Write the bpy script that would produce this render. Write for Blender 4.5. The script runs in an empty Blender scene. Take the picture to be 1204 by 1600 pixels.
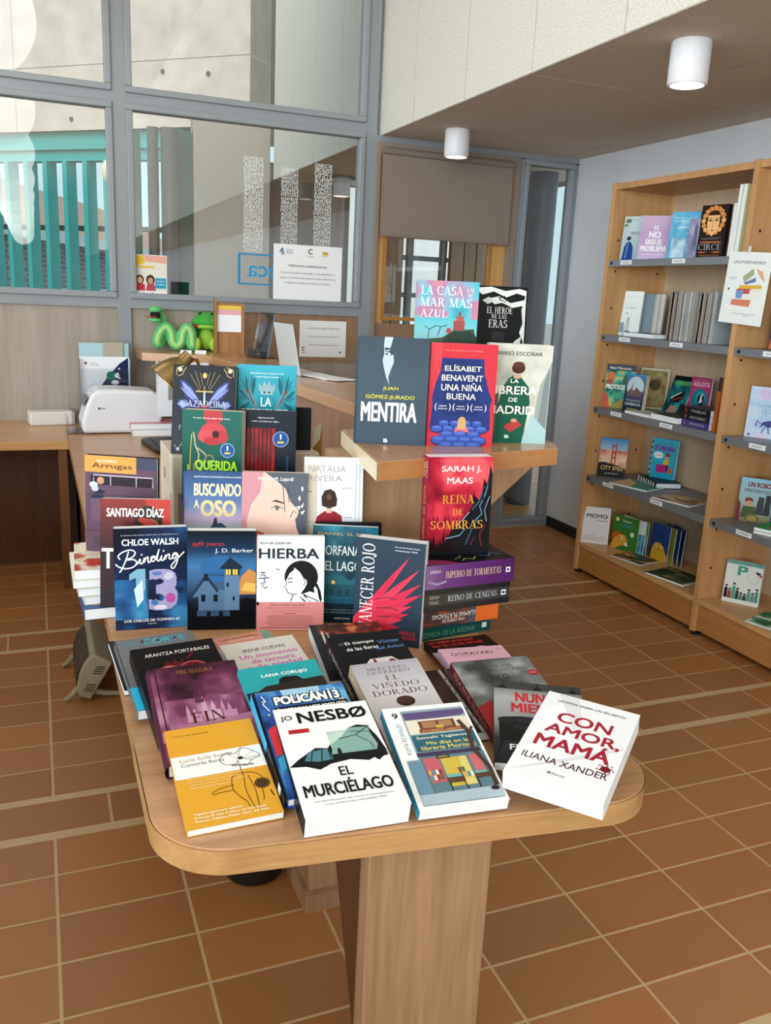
import bpy, bmesh, math, random
import numpy as np
from mathutils import Vector, Matrix
from mathutils.geometry import tessellate_polygon

random.seed(7)
SC = bpy.context.scene
COL = SC.collection
R = math.radians

# ------------------------------------------------------------------ camera
CAM_Z = 1.5
FPX, PITCH, ROLL, YAW = 1337.54, 0.246359, 0.0480321, 0.389619
_f = Vector((math.sin(YAW)*math.cos(PITCH), math.cos(YAW)*math.cos(PITCH), -math.sin(PITCH)))
_r = Vector((math.cos(YAW), -math.sin(YAW), 0)); _u = _r.cross(_f)
_r, _u = _r*math.cos(ROLL)+_u*math.sin(ROLL), -_r*math.sin(ROLL)+_u*math.cos(ROLL)
cam = bpy.data.cameras.new('camera'); cam_o = bpy.data.objects.new('camera', cam); COL.objects.link(cam_o)
cam_o.matrix_world = Matrix(((_r.x, _u.x, -_f.x, 0), (_r.y, _u.y, -_f.y, 0), (_r.z, _u.z, -_f.z, CAM_Z), (0, 0, 0, 1)))
cam.sensor_fit = 'VERTICAL'; cam.sensor_height = 32; cam.lens = FPX/1600*32
cam.clip_start = .05; cam.clip_end = 200
SC.camera = cam_o

# ------------------------------------------------------------------ light, sky, exposure
SC.view_settings.view_transform = 'Standard'; SC.view_settings.look = 'None'
SC.view_settings.gamma = 1; SC.view_settings.use_curve_mapping = False
SC.view_settings.exposure = -0.57
W_ = bpy.data.worlds.new('sky'); SC.world = W_; W_.use_nodes = True
_bg = W_.node_tree.nodes['Background']; _bg.inputs[0].default_value = (.62, .87, .94, 1); _bg.inputs[1].default_value = 1.6
def area(name, loc, rot, sx, sy, power, col):
    l = bpy.data.lights.new(name, 'AREA'); l.shape = 'RECTANGLE'; l.size = sx; l.size_y = sy; l.energy = power; l.color = col
    o = bpy.data.objects.new(name, l); COL.objects.link(o); o.location = loc; o.rotation_euler = rot; return o
# daylight entering through the tall windows of the left and rear walls
sun = bpy.data.lights.new('hazy_sun', 'SUN'); sun.energy = 5.0; sun.angle = R(50); sun.color = (1, .98, .96)
sun_o = bpy.data.objects.new('hazy_sun', sun); COL.objects.link(sun_o); sun_o.rotation_euler = (R(42), 0, R(-30))
DAY = (.80, .93, 1.0)
for i, (yy, pw) in enumerate(((-13.2, 720), (-9.2, 680), (-5.2, 620), (-1.4, 360), (2.2, 110))):
    area('window_daylight', (-4.86, yy, 2.0), (0, R(-90), 0), 3.0, 3.2, pw, DAY)

# ------------------------------------------------------------------ pixel helpers (frame 1204 x 1600)
def ray(px, py): return _r*((px-602)/FPX)+_u*((800-py)/FPX)+_f
def onz(px, py, z): d = ray(px, py); return Vector((0, 0, CAM_Z))+d*((z-CAM_Z)/d.z)
def ony(px, py, y): d = ray(px, py); return Vector((0, 0, CAM_Z))+d*(y/d.y)
def onx(px, py, x): d = ray(px, py); return Vector((0, 0, CAM_Z))+d*(x/d.x)

# ------------------------------------------------------------------ colours and materials
def lin(c):
    if isinstance(c, str): c = [int(c[i:i+2], 16) for i in (0, 2, 4)]
    return tuple((v/255/12.92 if v/255 <= .04045 else ((v/255+.055)/1.055)**2.4) for v in c[:3])
MATS = {}
def new_mat(name):
    m = bpy.data.materials.new(name); m.use_nodes = True
    nt = m.node_tree; return m, nt, nt.nodes['Principled BSDF'], nt.nodes, nt.links
def mat(name, col, rough=.5, metal=0, spec=.5, noise=0, nscale=30, bump=0, coat=0):
    if name in MATS: return MATS[name]
    m, nt, b, N, L = new_mat(name); c = lin(col)
    b.inputs['Base Color'].default_value = (*c, 1); b.inputs['Roughness'].default_value = rough
    b.inputs['Metallic'].default_value = metal; b.inputs['Specular IOR Level'].default_value = spec
    b.inputs['Coat Weight'].default_value = coat
    if noise or bump:
        tc = N.new('ShaderNodeTexCoord'); nz = N.new('ShaderNodeTexNoise'); nz.inputs['Scale'].default_value = nscale; nz.inputs['Detail'].default_value = 4
        L.new(tc.outputs['Object'], nz.inputs['Vector'])
        if noise:
            r = N.new('ShaderNodeValToRGB'); r.color_ramp.elements[0].position = .3; r.color_ramp.elements[1].position = .7
            r.color_ramp.elements[0].color = (*[v*(1-noise) for v in c], 1); r.color_ramp.elements[1].color = (*[min(1, v*(1+noise)) for v in c], 1)
            L.new(nz.outputs['Fac'], r.inputs[0]); L.new(r.outputs[0], b.inputs['Base Color'])
        if bump:
            bp = N.new('ShaderNodeBump'); bp.inputs['Strength'].default_value = bump; bp.inputs['Distance'].default_value = .004
            L.new(nz.outputs['Fac'], bp.inputs['Height']); L.new(bp.outputs[0], b.inputs['Normal'])
    MATS[name] = m; return m
def wood(name, c1, c2, axis='z', scale=1.0, rough=.38, coat=0):
    if name in MATS: return MATS[name]
    m, nt, b, N, L = new_mat(name)
    tc = N.new('ShaderNodeTexCoord'); mp = N.new('ShaderNodeMapping')
    s = {'x': (1.1, 16, 16), 'y': (16, 1.1, 16), 'z': (16, 16, 1.1)}[axis]
    mp.inputs['Scale'].default_value = [v*scale for v in s]
    nz = N.new('ShaderNodeTexNoise'); nz.inputs['Scale'].default_value = 1.6; nz.inputs['Detail'].default_value = 6; nz.inputs['Distortion'].default_value = .8
    n2 = N.new('ShaderNodeTexNoise'); n2.inputs['Scale'].default_value = 9; n2.inputs['Detail'].default_value = 3
    r = N.new('ShaderNodeValToRGB'); r.color_ramp.elements[0].position = .32; r.color_ramp.elements[1].position = .68
    r.color_ramp.elements[0].color = (*lin(c1), 1); r.color_ramp.elements[1].color = (*lin(c2), 1)
    mx = N.new('ShaderNodeMix'); mx.data_type = 'FLOAT'; mx.inputs[0].default_value = .35
    L.new(tc.outputs['Object'], mp.inputs[0]); L.new(mp.outputs[0], nz.inputs['Vector']); L.new(mp.outputs[0], n2.inputs['Vector'])
    L.new(nz.outputs['Fac'], mx.inputs[2]); L.new(n2.outputs['Fac'], mx.inputs[3]); L.new(mx.outputs[0], r.inputs[0]); L.new(r.outputs[0], b.inputs['Base Color'])
    b.inputs['Roughness'].default_value = rough; b.inputs['Specular IOR Level'].default_value = .4; b.inputs['Coat Weight'].default_value = coat
    MATS[name] = m; return m
def paint(name, rough=.35, spec=.5, bump=0, mott=0):
    """surface whose local colours are stored per face corner (print on covers, tiles, labels)"""
    if name in MATS: return MATS[name]
    m, nt, b, N, L = new_mat(name)
    a = N.new('ShaderNodeAttribute'); a.attribute_name = 'col'
    b.inputs['Roughness'].default_value = rough; b.inputs['Specular IOR Level'].default_value = spec
    if bump or mott:
        tc = N.new('ShaderNodeTexCoord'); nz = N.new('ShaderNodeTexNoise'); nz.inputs['Scale'].default_value = 55; nz.inputs['Detail'].default_value = 5
        L.new(tc.outputs['Object'], nz.inputs['Vector'])
    if mott:
        mx = N.new('ShaderNodeMix'); mx.data_type = 'RGBA'; mx.blend_type = 'MULTIPLY'; mx.inputs[0].default_value = mott
        L.new(a.outputs['Color'], mx.inputs[6]); L.new(nz.outputs['Fac'], mx.inputs[7]); L.new(mx.outputs[2], b.inputs['Base Color'])
    else: L.new(a.outputs['Color'], b.inputs['Base Color'])
    if bump:
        bp = N.new('ShaderNodeBump'); bp.inputs['Strength'].default_value = bump; bp.inputs['Distance'].default_value = .003
        L.new(nz.outputs['Fac'], bp.inputs['Height']); L.new(bp.outputs[0], b.inputs['Normal'])
    MATS[name] = m; return m
def glow(name, col, strength):
    if name in MATS: return MATS[name]
    m, nt, b, N, L = new_mat(name)
    b.inputs['Base Color'].default_value = (*lin(col), 1); b.inputs['Emission Color'].default_value = (*lin(col), 1); b.inputs['Emission Strength'].default_value = strength
    MATS[name] = m; return m
def glass(name, tint=(1, 1, 1), refl=1.0):
    if name in MATS: return MATS[name]
    m, nt, b, N, L = new_mat(name); N.remove(b)
    t = N.new('ShaderNodeBsdfTransparent'); t.inputs[0].default_value = (*tint, 1)
    g = N.new('ShaderNodeBsdfGlossy'); g.inputs['Roughness'].default_value = 0
    fr = N.new('ShaderNodeFresnel'); fr.inputs[0].default_value = 1.5
    ml = N.new('ShaderNodeMath'); ml.operation = 'MULTIPLY'; ml.inputs[1].default_value = refl; ml.use_clamp = True
    mx = N.new('ShaderNodeMixShader')
    L.new(fr.outputs[0], ml.inputs[0]); L.new(ml.outputs[0], mx.inputs[0]); L.new(t.outputs[0], mx.inputs[1]); L.new(g.outputs[0], mx.inputs[2])
    L.new(mx.outputs[0], N['Material Output'].inputs[0]); MATS[name] = m; return m

PRINT = paint('printed_cover', .34, .13); PRINTM = paint('printed_matt', .6, .12); TILE = paint('glazed_tile', .42, .45, bump=.05)
def paper_edge(name, col):
    m, nt, b, N, L = new_mat(name)
    tc = N.new('ShaderNodeTexCoord'); mp = N.new('ShaderNodeMapping'); mp.inputs['Scale'].default_value = (2, 2, 1100)
    nz = N.new('ShaderNodeTexNoise'); nz.inputs['Scale'].default_value = 1; nz.inputs['Detail'].default_value = 2
    r = N.new('ShaderNodeValToRGB'); c = lin(col); r.color_ramp.elements[0].position = .3; r.color_ramp.elements[1].position = .6
    r.color_ramp.elements[0].color = (*[v*.86 for v in c], 1); r.color_ramp.elements[1].color = (*c, 1)
    L.new(tc.outputs['Object'], mp.inputs[0]); L.new(mp.outputs[0], nz.inputs['Vector']); L.new(nz.outputs['Fac'], r.inputs[0]); L.new(r.outputs[0], b.inputs['Base Color'])
    b.inputs['Roughness'].default_value = .8; b.inputs['Specular IOR Level'].default_value = .2; return m
PAGES = paper_edge('paper_pages', 'f2f6fa'); PAGES_CREAM = paper_edge('cream_pages', 'e2d3bd')

# ------------------------------------------------------------------ mesh builder
class MB:
    def __init__(s): s.v = []; s.f = []; s.c = []; s.mi = []; s.sm = []
    def add(s, vs, fs, col=(1, 1, 1), M=None, mi=0, smooth=False, vcols=None):
        o = len(s.v)
        s.v += [tuple(M @ Vector(p)) if M else tuple(p) for p in vs]
        for f in fs:
            s.f.append([i+o for i in f]); s.mi.append(mi); s.sm.append(smooth)
            s.c.append([vcols[i] for i in f] if vcols is not None else [col]*len(f))
        return s
    def box(s, x0, y0, z0, x1, y1, z1, col=(1, 1, 1), M=None, mi=0):
        v = [(x0, y0, z0), (x1, y0, z0), (x1, y1, z0), (x0, y1, z0), (x0, y0, z1), (x1, y0, z1), (x1, y1, z1), (x0, y1, z1)]
        return s.add(v, [(0, 3, 2, 1), (4, 5, 6, 7), (0, 1, 5, 4), (1, 2, 6, 5), (2, 3, 7, 6), (3, 0, 4, 7)], col, M, mi)
    def prism(s, poly, z0, z1, col=(1, 1, 1), M=None, mi=0):
        n = len(poly); a = sum(poly[i][0]*poly[(i+1) % n][1]-poly[(i+1) % n][0]*poly[i][1] for i in range(n))
        if a < 0: poly = poly[::-1]
        v = [(p[0], p[1], z0) for p in poly]+[(p[0], p[1], z1) for p in poly]
        f = [(i, (i+1) % n, n+(i+1) % n, n+i) for i in range(n)]
        tr = tessellate_polygon([[Vector((p[0], p[1], 0)) for p in poly]])
        for t in tr:
            (x0, y0), (x1, y1), (x2, y2) = [poly[i][:2] for i in t]
            t = t if (x1-x0)*(y2-y0)-(x2-x0)*(y1-y0) > 0 else t[::-1]
            f.append(tuple(i+n for i in t)); f.append(tuple(t[::-1]))
        return s.add(v, f, col, M, mi)
    def lathe(s, prof, seg=32, col=(1, 1, 1), M=None, mi=0, a0=0, a1=2*math.pi):
        full = abs(a1-a0-2*math.pi) < 1e-6; k = seg if full else seg+1
        v = [(r*math.cos(a0+(a1-a0)*i/seg), r*math.sin(a0+(a1-a0)*i/seg), z) for r, z in prof for i in range(k)]
        f = [(j*k+i, j*k+(i+1) % k, (j+1)*k+(i+1) % k, (j+1)*k+i) for j in range(len(prof)-1) for i in range(seg)]
        return s.add(v, f, col, M, mi, True)
    def ball(s, c, r, col=(1, 1, 1), M=None, mi=0, seg=20, rg=12):
        if not hasattr(r, '__len__'): r = (r, r, r)
        v = []; f = []
        for j in range(rg+1):
            t = math.pi*j/rg
            for i in range(seg):
                a = 2*math.pi*i/seg; v.append((c[0]+r[0]*math.sin(t)*math.cos(a), c[1]+r[1]*math.sin(t)*math.sin(a), c[2]-r[2]*math.cos(t)))
        f = [(j*seg+i, j*seg+(i+1) % seg, (j+1)*seg+(i+1) % seg, (j+1)*seg+i) for j in range(rg) for i in range(seg)]
        return s.add(v, f, col, M, mi, True)
    def tube(s, pts, r, seg=10, col=(1, 1, 1), M=None, mi=0, caps=True):
        pts = [Vector(p) for p in pts]; rr = r if hasattr(r, '__len__') else [r]*len(pts)
        v = []; n = len(pts); up = Vector((0, 0, 1)); prev = None
        for i, p in enumerate(pts):
            d = (pts[min(i+1, n-1)]-pts[max(i-1, 0)]).normalized()
            a = (prev-d*prev.dot(d)) if prev is not None else d.cross(up if abs(d.z) < .9 else Vector((1, 0, 0)))
            a.normalize(); prev = a; b = d.cross(a)
            v += [p+(a*math.cos(2*math.pi*k/seg)+b*math.sin(2*math.pi*k/seg))*rr[i] for k in range(seg)]
        f = [(j*seg+i, j*seg+(i+1) % seg, (j+1)*seg+(i+1) % seg, (j+1)*seg+i) for j in range(n-1) for i in range(seg)]
        if caps: f += [tuple(range(seg))[::-1], tuple((n-1)*seg+i for i in range(seg))]
        return s.add(v, f, col, M, mi, True)
    def build(s, name, mats, parent=None, bevel=0, kind=None, label=None, cat=None, group=None, seg=2):
        me = bpy.data.meshes.new(name); me.from_pydata(s.v, [], s.f)
        for m in (mats if isinstance(mats, (list, tuple)) else [mats]): me.materials.append(m)
        me.polygons.foreach_set('material_index', s.mi)
        if any(c != (1, 1, 1) for fc in s.c for c in fc):
            at = me.color_attributes.new('col', 'FLOAT_COLOR', 'CORNER')
            at.data.foreach_set('color', np.array([(*c, 1) for fc in s.c for c in fc], dtype=np.float32).ravel())
        if any(s.sm):
            me.polygons.foreach_set('use_smooth', s.sm); me.update(); me.set_sharp_from_angle(angle=R(42))
        me.update()
        o = bpy.data.objects.new(name, me); COL.objects.link(o)
        if parent: o.parent = parent
        if bevel:
            b = o.modifiers.new('edges', 'BEVEL'); b.width = bevel; b.segments = seg; b.limit_method = 'ANGLE'; b.angle_limit = R(40)
        tag(o, label, cat, group, kind); return o
def tag(o, label=None, cat=None, group=None, kind=None):
    for k, v in (('label', label), ('category', cat), ('group', group), ('kind', kind)):
        if v: o[k] = v
    return o
def thing(name, label, cat, loc=(0, 0, 0), rz=0, group=None, M=None):
    o = bpy.data.objects.new(name, None); COL.objects.link(o); o.empty_display_size = .05
    if M is not None: o.matrix_world = M
    else: o.location = loc; o.rotation_euler = (0, 0, rz)
    return tag(o, label, cat, group)
def mbox(name, m, x0, y0, z0, x1, y1, z1, parent=None, bevel=0, **k): return MB().box(x0, y0, z0, x1, y1, z1).build(name, m, parent, bevel, **k)
def struct(name, mb, m, parent=None, bevel=0): return mb.build(name, m, parent, bevel, kind='structure')
# ------------------------------------------------------------------ lettering
_TX = {}
def sans(s, bold=0.0):
    """outline of a string as (verts2d in its own bounding box 0..1, triangles/polygons, aspect)"""
    k = (s, bold)
    if k in _TX: return _TX[k]
    cu = bpy.data.curves.new('t', 'FONT'); cu.body = s; cu.resolution_u = 3; cu.offset = bold; cu.size = 1
    o = bpy.data.objects.new('t', cu); COL.objects.link(o)
    dg = bpy.context.evaluated_depsgraph_get(); me = o.evaluated_get(dg).to_mesh()
    vs = [(v.co.x, v.co.y) for v in me.vertices]; fs = [tuple(p.vertices) for p in me.polygons]
    o.evaluated_get(dg).to_mesh_clear(); bpy.data.objects.remove(o); bpy.data.curves.remove(cu)
    _TX[k] = norm2(vs, fs); return _TX[k]
def norm2(vs, fs):
    if not vs: return [], [], 1
    x0 = min(v[0] for v in vs); x1 = max(v[0] for v in vs); y0 = min(v[1] for v in vs); y1 = max(v[1] for v in vs)
    return [((x-x0)/(x1-x0+1e-9), (y-y0)/(y1-y0+1e-9)) for x, y in vs], fs, (x1-x0)/(y1-y0+1e-9)
TH, TN, SF = .135, .045, .085
def _ring(cx, cy, rx, ry, a0, a1, n=18):
    o = []; 
    for i in range(n+1):
        a = R(a0+(a1-a0)*i/n); o.append((cx+rx*math.cos(a), cy+ry*math.sin(a)))
    inn = []
    for i in range(n+1):
        a = R(a0+(a1-a0)*i/n); inn.append((cx+(rx-TH)*math.cos(a), cy+(ry-TN)*math.sin(a)))
    return [[o[i], o[i+1], inn[i+1], inn[i]] for i in range(n)]
def _bar(x0, y0, x1, y1, t): return [[(x0-t/2, y0), (x0+t/2, y0), (x1+t/2, y1), (x1-t/2, y1)]]
def _hb(x0, x1, y, t=TN): return [[(x0, y-t/2), (x1, y-t/2), (x1, y+t/2), (x0, y+t/2)]]
def _sf(x, y, t=TH): return _hb(x-t/2-SF, x+t/2+SF, y+(.02 if y < .5 else -.02), .04)
def _st(x, y0=0, y1=1, t=TH, lo=1, hi=1): return _bar(x, y0, x, y1, t)+(_sf(x, y0, t) if lo else [])+(_sf(x, y1, t) if hi else [])
def _glyph(c):
    if c == 'A': return _bar(.08, 0, .36, 1, TN)+_bar(.68, 0, .36, 1, TH)+_hb(.17, .58, .34)+_sf(.08, 0, TN)+_sf(.68, 0), .78
    if c == 'B': return _st(.16)+_ring(.3, .75, .28, .25, -90, 90)+_ring(.3, .26, .34, .26, -90, 90)+_hb(.16, .34, .975)+_hb(.16, .34, .515)+_hb(.16, .34, .025), .68
    if c == 'C': return _ring(.45, .5, .42, .5, 42, 318)+_bar(.78, .72, .78, .95, .04), .86
    if c == 'D': return _st(.16)+_ring(.3, .5, .44, .5, -90, 90)+_hb(.16, .32, .975)+_hb(.16, .32, .025), .82
    if c == 'E': return _st(.16)+_hb(.16, .56, .975)+_hb(.16, .48, .52)+_hb(.16, .6, .025)+_bar(.55, .82, .55, 1, .04)+_bar(.59, 0, .59, .2, .04)+_bar(.47, .42, .47, .62, .035), .66
    if c == 'F': return _st(.16)+_hb(.16, .56, .975)+_hb(.16, .46, .5)+_bar(.55, .8, .55, 1, .04)+_bar(.45, .4, .45, .6, .035), .62
    if c == 'G': return _ring(.45, .5, .42, .5, 42, 318)+_st(.74, .02, .42, TH, 0, 1)+_bar(.78, .75, .78, .95, .04), .9
    if c == 'H': return _st(.16)+_st(.68)+_hb(.16, .68, .52), .84
    if c == 'I': return _st(.16), .32
    if c == 'J': return _st(.26, .1, 1, TH, 0, 1)+_ring(.13, .1, .2, .24, 180, 360, 8), .42
    if c == 'K': return _st(.16)+_bar(.2, .42, .64, 1, TN)+_bar(.68, 0, .32, .58, TH)+_sf(.64, 1, TN)+_sf(.68, 0), .78
    if c == 'L': return _st(.16)+_hb(.16, .6, .025)+_bar(.59, 0, .59, .22, .04), .64
    if c == 'M': return _st(.13, 0, 1, TN)+_bar(.46, 0, .17, 1, TH)+_bar(.46, 0, .78, 1, TN)+_st(.82), .98
    if c == 'N': return _st(.13, 0, 1, TN)+_bar(.66, 0, .16, 1, TH)+_st(.68, 0, 1, TN, 0, 1), .84
    if c == 'O': return _ring(.45, .5, .43, .5, 0, 360, 28), .9
    if c == 'P': return _st(.16)+_ring(.3, .73, .3, .27, -90, 90)+_hb(.16, .34, .975)+_hb(.16, .34, .48), .64
    if c == 'Q': return _ring(.45, .5, .43, .5, 0, 360, 28)+_bar(.9, -.16, .45, .12, .1), .92
    if c == 'R': return _st(.16)+_ring(.3, .74, .29, .26, -90, 90)+_hb(.16, .34, .975)+_hb(.16, .36, .5)+_bar(.68, 0, .34, .52, TH)+_sf(.68, 0), .78
    if c == 'S': return _ring(.32, .755, .26, .245, 30, 270, 14)+_ring(.32, .27, .29, .27, -150, 90, 14)+_bar(.55, .78, .55, .98, .04)+_bar(.06, .03, .06, .22, .04), .64
    if c == 'T': return _st(.36, 0, 1, TH, 1, 0)+_hb(.04, .68, .975)+_bar(.05, .78, .05, 1, .04)+_bar(.67, .78, .67, 1, .04), .72
    if c == 'U': return _st(.16, .3, 1, TH, 0, 1)+_st(.68, .3, 1, TN, 0, 1)+_ring(.4, .3, .305, .3, 180, 360, 12), .84
    if c == 'V': return _bar(.4, 0, .1, 1, TH)+_bar(.4, 0, .68, 1, TN)+_sf(.1, 1)+_sf(.68, 1, TN), .78
    if c == 'X': return _bar(.66, 0, .12, 1, TH)+_bar(.1, 0, .64, 1, TN)+_sf(.12, 1)+_sf(.66, 0)+_sf(.1, 0, TN)+_sf(.64, 1, TN), .78
    if c == 'Y': return _bar(.37, .45, .1, 1, TH)+_bar(.37, .45, .66, 1, TN)+_st(.37, 0, .48, TH, 1, 0)+_sf(.1, 1)+_sf(.66, 1, TN), .76
    if c == 'Z': return _hb(.06, .62, .975)+_hb(.06, .64, .025)+_bar(.1, 0, .58, 1, .11), .7
    if c == '.': return _bar(.1, 0, .1, .12, .12), .24
    if c == ',': return _bar(.06, -.12, .1, .1, .1), .24
    return [], .36
_AC = {'Á': ('A', 1), 'É': ('E', 1), 'Í': ('I', 1), 'Ó': ('O', 1), 'Ú': ('U', 1), 'Ñ': ('N', 2)}
def serif(s):
    if ('s', s) in _TX: return _TX[('s', s)]
    vs = []; fs = []; x = 0
    for ch in s:
        base, acc = _AC.get(ch, (ch, 0)); polys, w = _glyph(base)
        if acc == 1: polys = polys+_bar(w/2-.04, 1.06, w/2+.1, 1.22, .06)
        if acc == 2: polys = polys+_hb(w/2-.16, w/2+.16, 1.13, .07)
        for p in polys:
            o = len(vs); vs += [(q[0]+x, q[1]) for q in p]; fs.append(tuple(range(o, o+len(p))))
        x += w+.06
    _TX[('s', s)] = norm2(vs, fs); return _TX[('s', s)]

# ------------------------------------------------------------------ value noise for printed textures
def fbm(x, y, seed=0, octv=4):
    rs = np.random.RandomState(seed); g = rs.rand(64, 64); out = np.zeros_like(x); amp = .5; tot = 0
    for o in range(octv):
        xi = np.floor(x).astype(int); yi = np.floor(y).astype(int); fx = x-xi; fy = y-yi; fx = fx*fx*(3-2*fx); fy = fy*fy*(3-2*fy)
        a = g[xi % 64, yi % 64]; b = g[(xi+1) % 64, yi % 64]; c = g[xi % 64, (yi+1) % 64]; d = g[(xi+1) % 64, (yi+1) % 64]
        out += amp*((a*(1-fx)+b*fx)*(1-fy)+(c*(1-fx)+d*fx)*fy); tot += amp; x = x*2+17; y = y*2+9; amp *= .5
    return out/tot
def ramp(t, stops):
    t = np.clip(t, 0, 1); k = [s[0] for s in stops]; c = np.array([lin(s[1]) for s in stops])
    return np.stack([np.interp(t, k, c[:, i]) for i in range(3)], -1)

# ------------------------------------------------------------------ printing flat artwork onto a rectangle
def draw(mb, ops, O, U, V, Nn, w, h, mi=0, step=.00004, base=.00016, clipx=None):
    """O corner, U/V unit axes, w/h size; op coordinates are fractions of the rectangle (0,0 lower left)"""
    O, U, V, Nn = Vector(O), Vector(U), Vector(V), Vector(Nn); k = [0]
    def P(x, y, e=0): return O+U*(x*w)+V*(y*h)+Nn*(base+step*(k[0]+e))
    def poly(pts, c, vc=None):
        if len(pts) == 3 or len(pts) == 4: mb.add([P(*p) for p in pts], [tuple(range(len(pts)))], lin(c), mi=mi)
        else: mb.add([P(*p) for p in pts], [tuple(t) for t in tessellate_polygon([[Vector((p[0]*w, p[1]*h, 0)) for p in pts]])], lin(c), mi=mi)
    for op in ops:
        k[0] += 1; t = op[0]
        if t == 'r': poly([(op[1], op[2]), (op[3], op[2]), (op[3], op[4]), (op[1], op[4])], op[5])
        elif t == 'p': poly(op[1], op[2])
        elif t == 'e':
            cx, cy, rx, ry, c = op[1:6]; rot = R(op[6]) if len(op) > 6 else 0; n = 28
            q = []
            for i in range(n):
                a = 2*math.pi*i/n; dx = rx*math.cos(a)*w; dy = ry*math.sin(a)*w
                q.append((cx+(dx*math.cos(rot)-dy*math.sin(rot))/w, cy+(dx*math.sin(rot)+dy*math.cos(rot))/h))
            mb.add([P(*p) for p in q], [tuple(range(n))], lin(c), mi=mi)
        elif t in 'lc':
            pts, wd, c = op[1:4]
            if t == 'c':               # smooth stroke through the points
                q = []; m_ = len(pts)-1
                for i in range(m_):
                    p0, p1, p2, p3 = [Vector(pts[min(max(i+d, 0), m_)]) for d in (-1, 0, 1, 2)]
                    for j in range(5):
                        f = j/5; q.append(.5*((2*p1)+(p2-p0)*f+(2*p0-5*p1+4*p2-p3)*f*f+(3*p1-p0-3*p2+p3)*f*f*f))
                pts = q+[Vector(pts[-1])]
            pts = [Vector((p[0]*w, p[1]*h)) for p in pts]; L = []; Rr = []
            for i, p in enumerate(pts):
                d = pts[min(i+1, len(pts)-1)]-pts[max(i-1, 0)]; d = d.normalized() if d.length else Vector((1, 0)); nrm = Vector((-d.y, d.x))*(wd*w/2)
                L.append(p+nrm); Rr.append(p-nrm)
            vs = [P(a.x/w, a.y/h) for a in L]+[P(a.x/w, a.y/h) for a in Rr]; n = len(L)
            mb.add(vs, [(i+1, i, n+i, n+i+1) for i in range(n-1)], lin(c), mi=mi)
        elif t in 'ts':
            s, x0, y0, x1, y1, c = op[1:7]; bold = op[7] if len(op) > 7 else 0; rot = op[8] if len(op) > 8 else 0
            vs, fs, _a = sans(s) if t == 't' else serif(s)
            if rot == 90: vs = [(1-v, u) for u, v in vs]
            elif rot == -90: vs = [(v, 1-u) for u, v in vs]
            elif rot == 180: vs = [(1-u, 1-v) for u, v in vs]
            elif rot == 'mirror': vs = [(1-u, v) for u, v in vs]
            hb = ((y1-y0)*h if rot not in (90, -90) else (x1-x0)*w)*abs(bold)*.95   # heavier strokes: overlapping impressions
            bx, by = hb/w, hb/h
            for ie, (ox, oy) in enumerate(((0, 0),) if bold <= 0 else ((-1, -.7), (1, -.7), (1, .7), (-1, .7), (0, 0), (-.5, .7), (.5, -.7))):
                mb.add([P(x0+bx+(x1-x0-2*bx)*u+ox*bx, y0+by+(y1-y0-2*by)*v+oy*by, ie*.12) for u, v in vs], fs, lin(c), mi=mi)
        elif t in 'gn':
            x0, y0, x1, y1 = op[1:5]
            if t == 'g': nx, ny = 1, 14
            else: nx, ny = max(8, int(50*(x1-x0))), max(8, int(72*(y1-y0)))
            X, Y = np.meshgrid(np.linspace(0, 1, nx+1), np.linspace(0, 1, ny+1))
            if t == 'g': C_ = ramp(Y, op[5])
            else:
                sc, seed, stops = op[5:8]; tilt = op[8] if len(op) > 8 else 0
                val = fbm((x0+X*(x1-x0))*sc, (y0+Y*(y1-y0))*sc*1.5, seed); val = (val-.5)*1.8+.5
                C_ = ramp(val+tilt*(Y-.5), stops)
            vs = [P(x0+(x1-x0)*X[j, i], y0+(y1-y0)*Y[j, i]) for j in range(ny+1) for i in range(nx+1)]
            fs = [(j*(nx+1)+i, j*(nx+1)+i+1, (j+1)*(nx+1)+i+1, (j+1)*(nx+1)+i) for j in range(ny) for i in range(nx)]
            mb.add(vs, fs, mi=mi, vcols=[tuple(c) for c in C_.reshape(-1, 3)])

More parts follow.
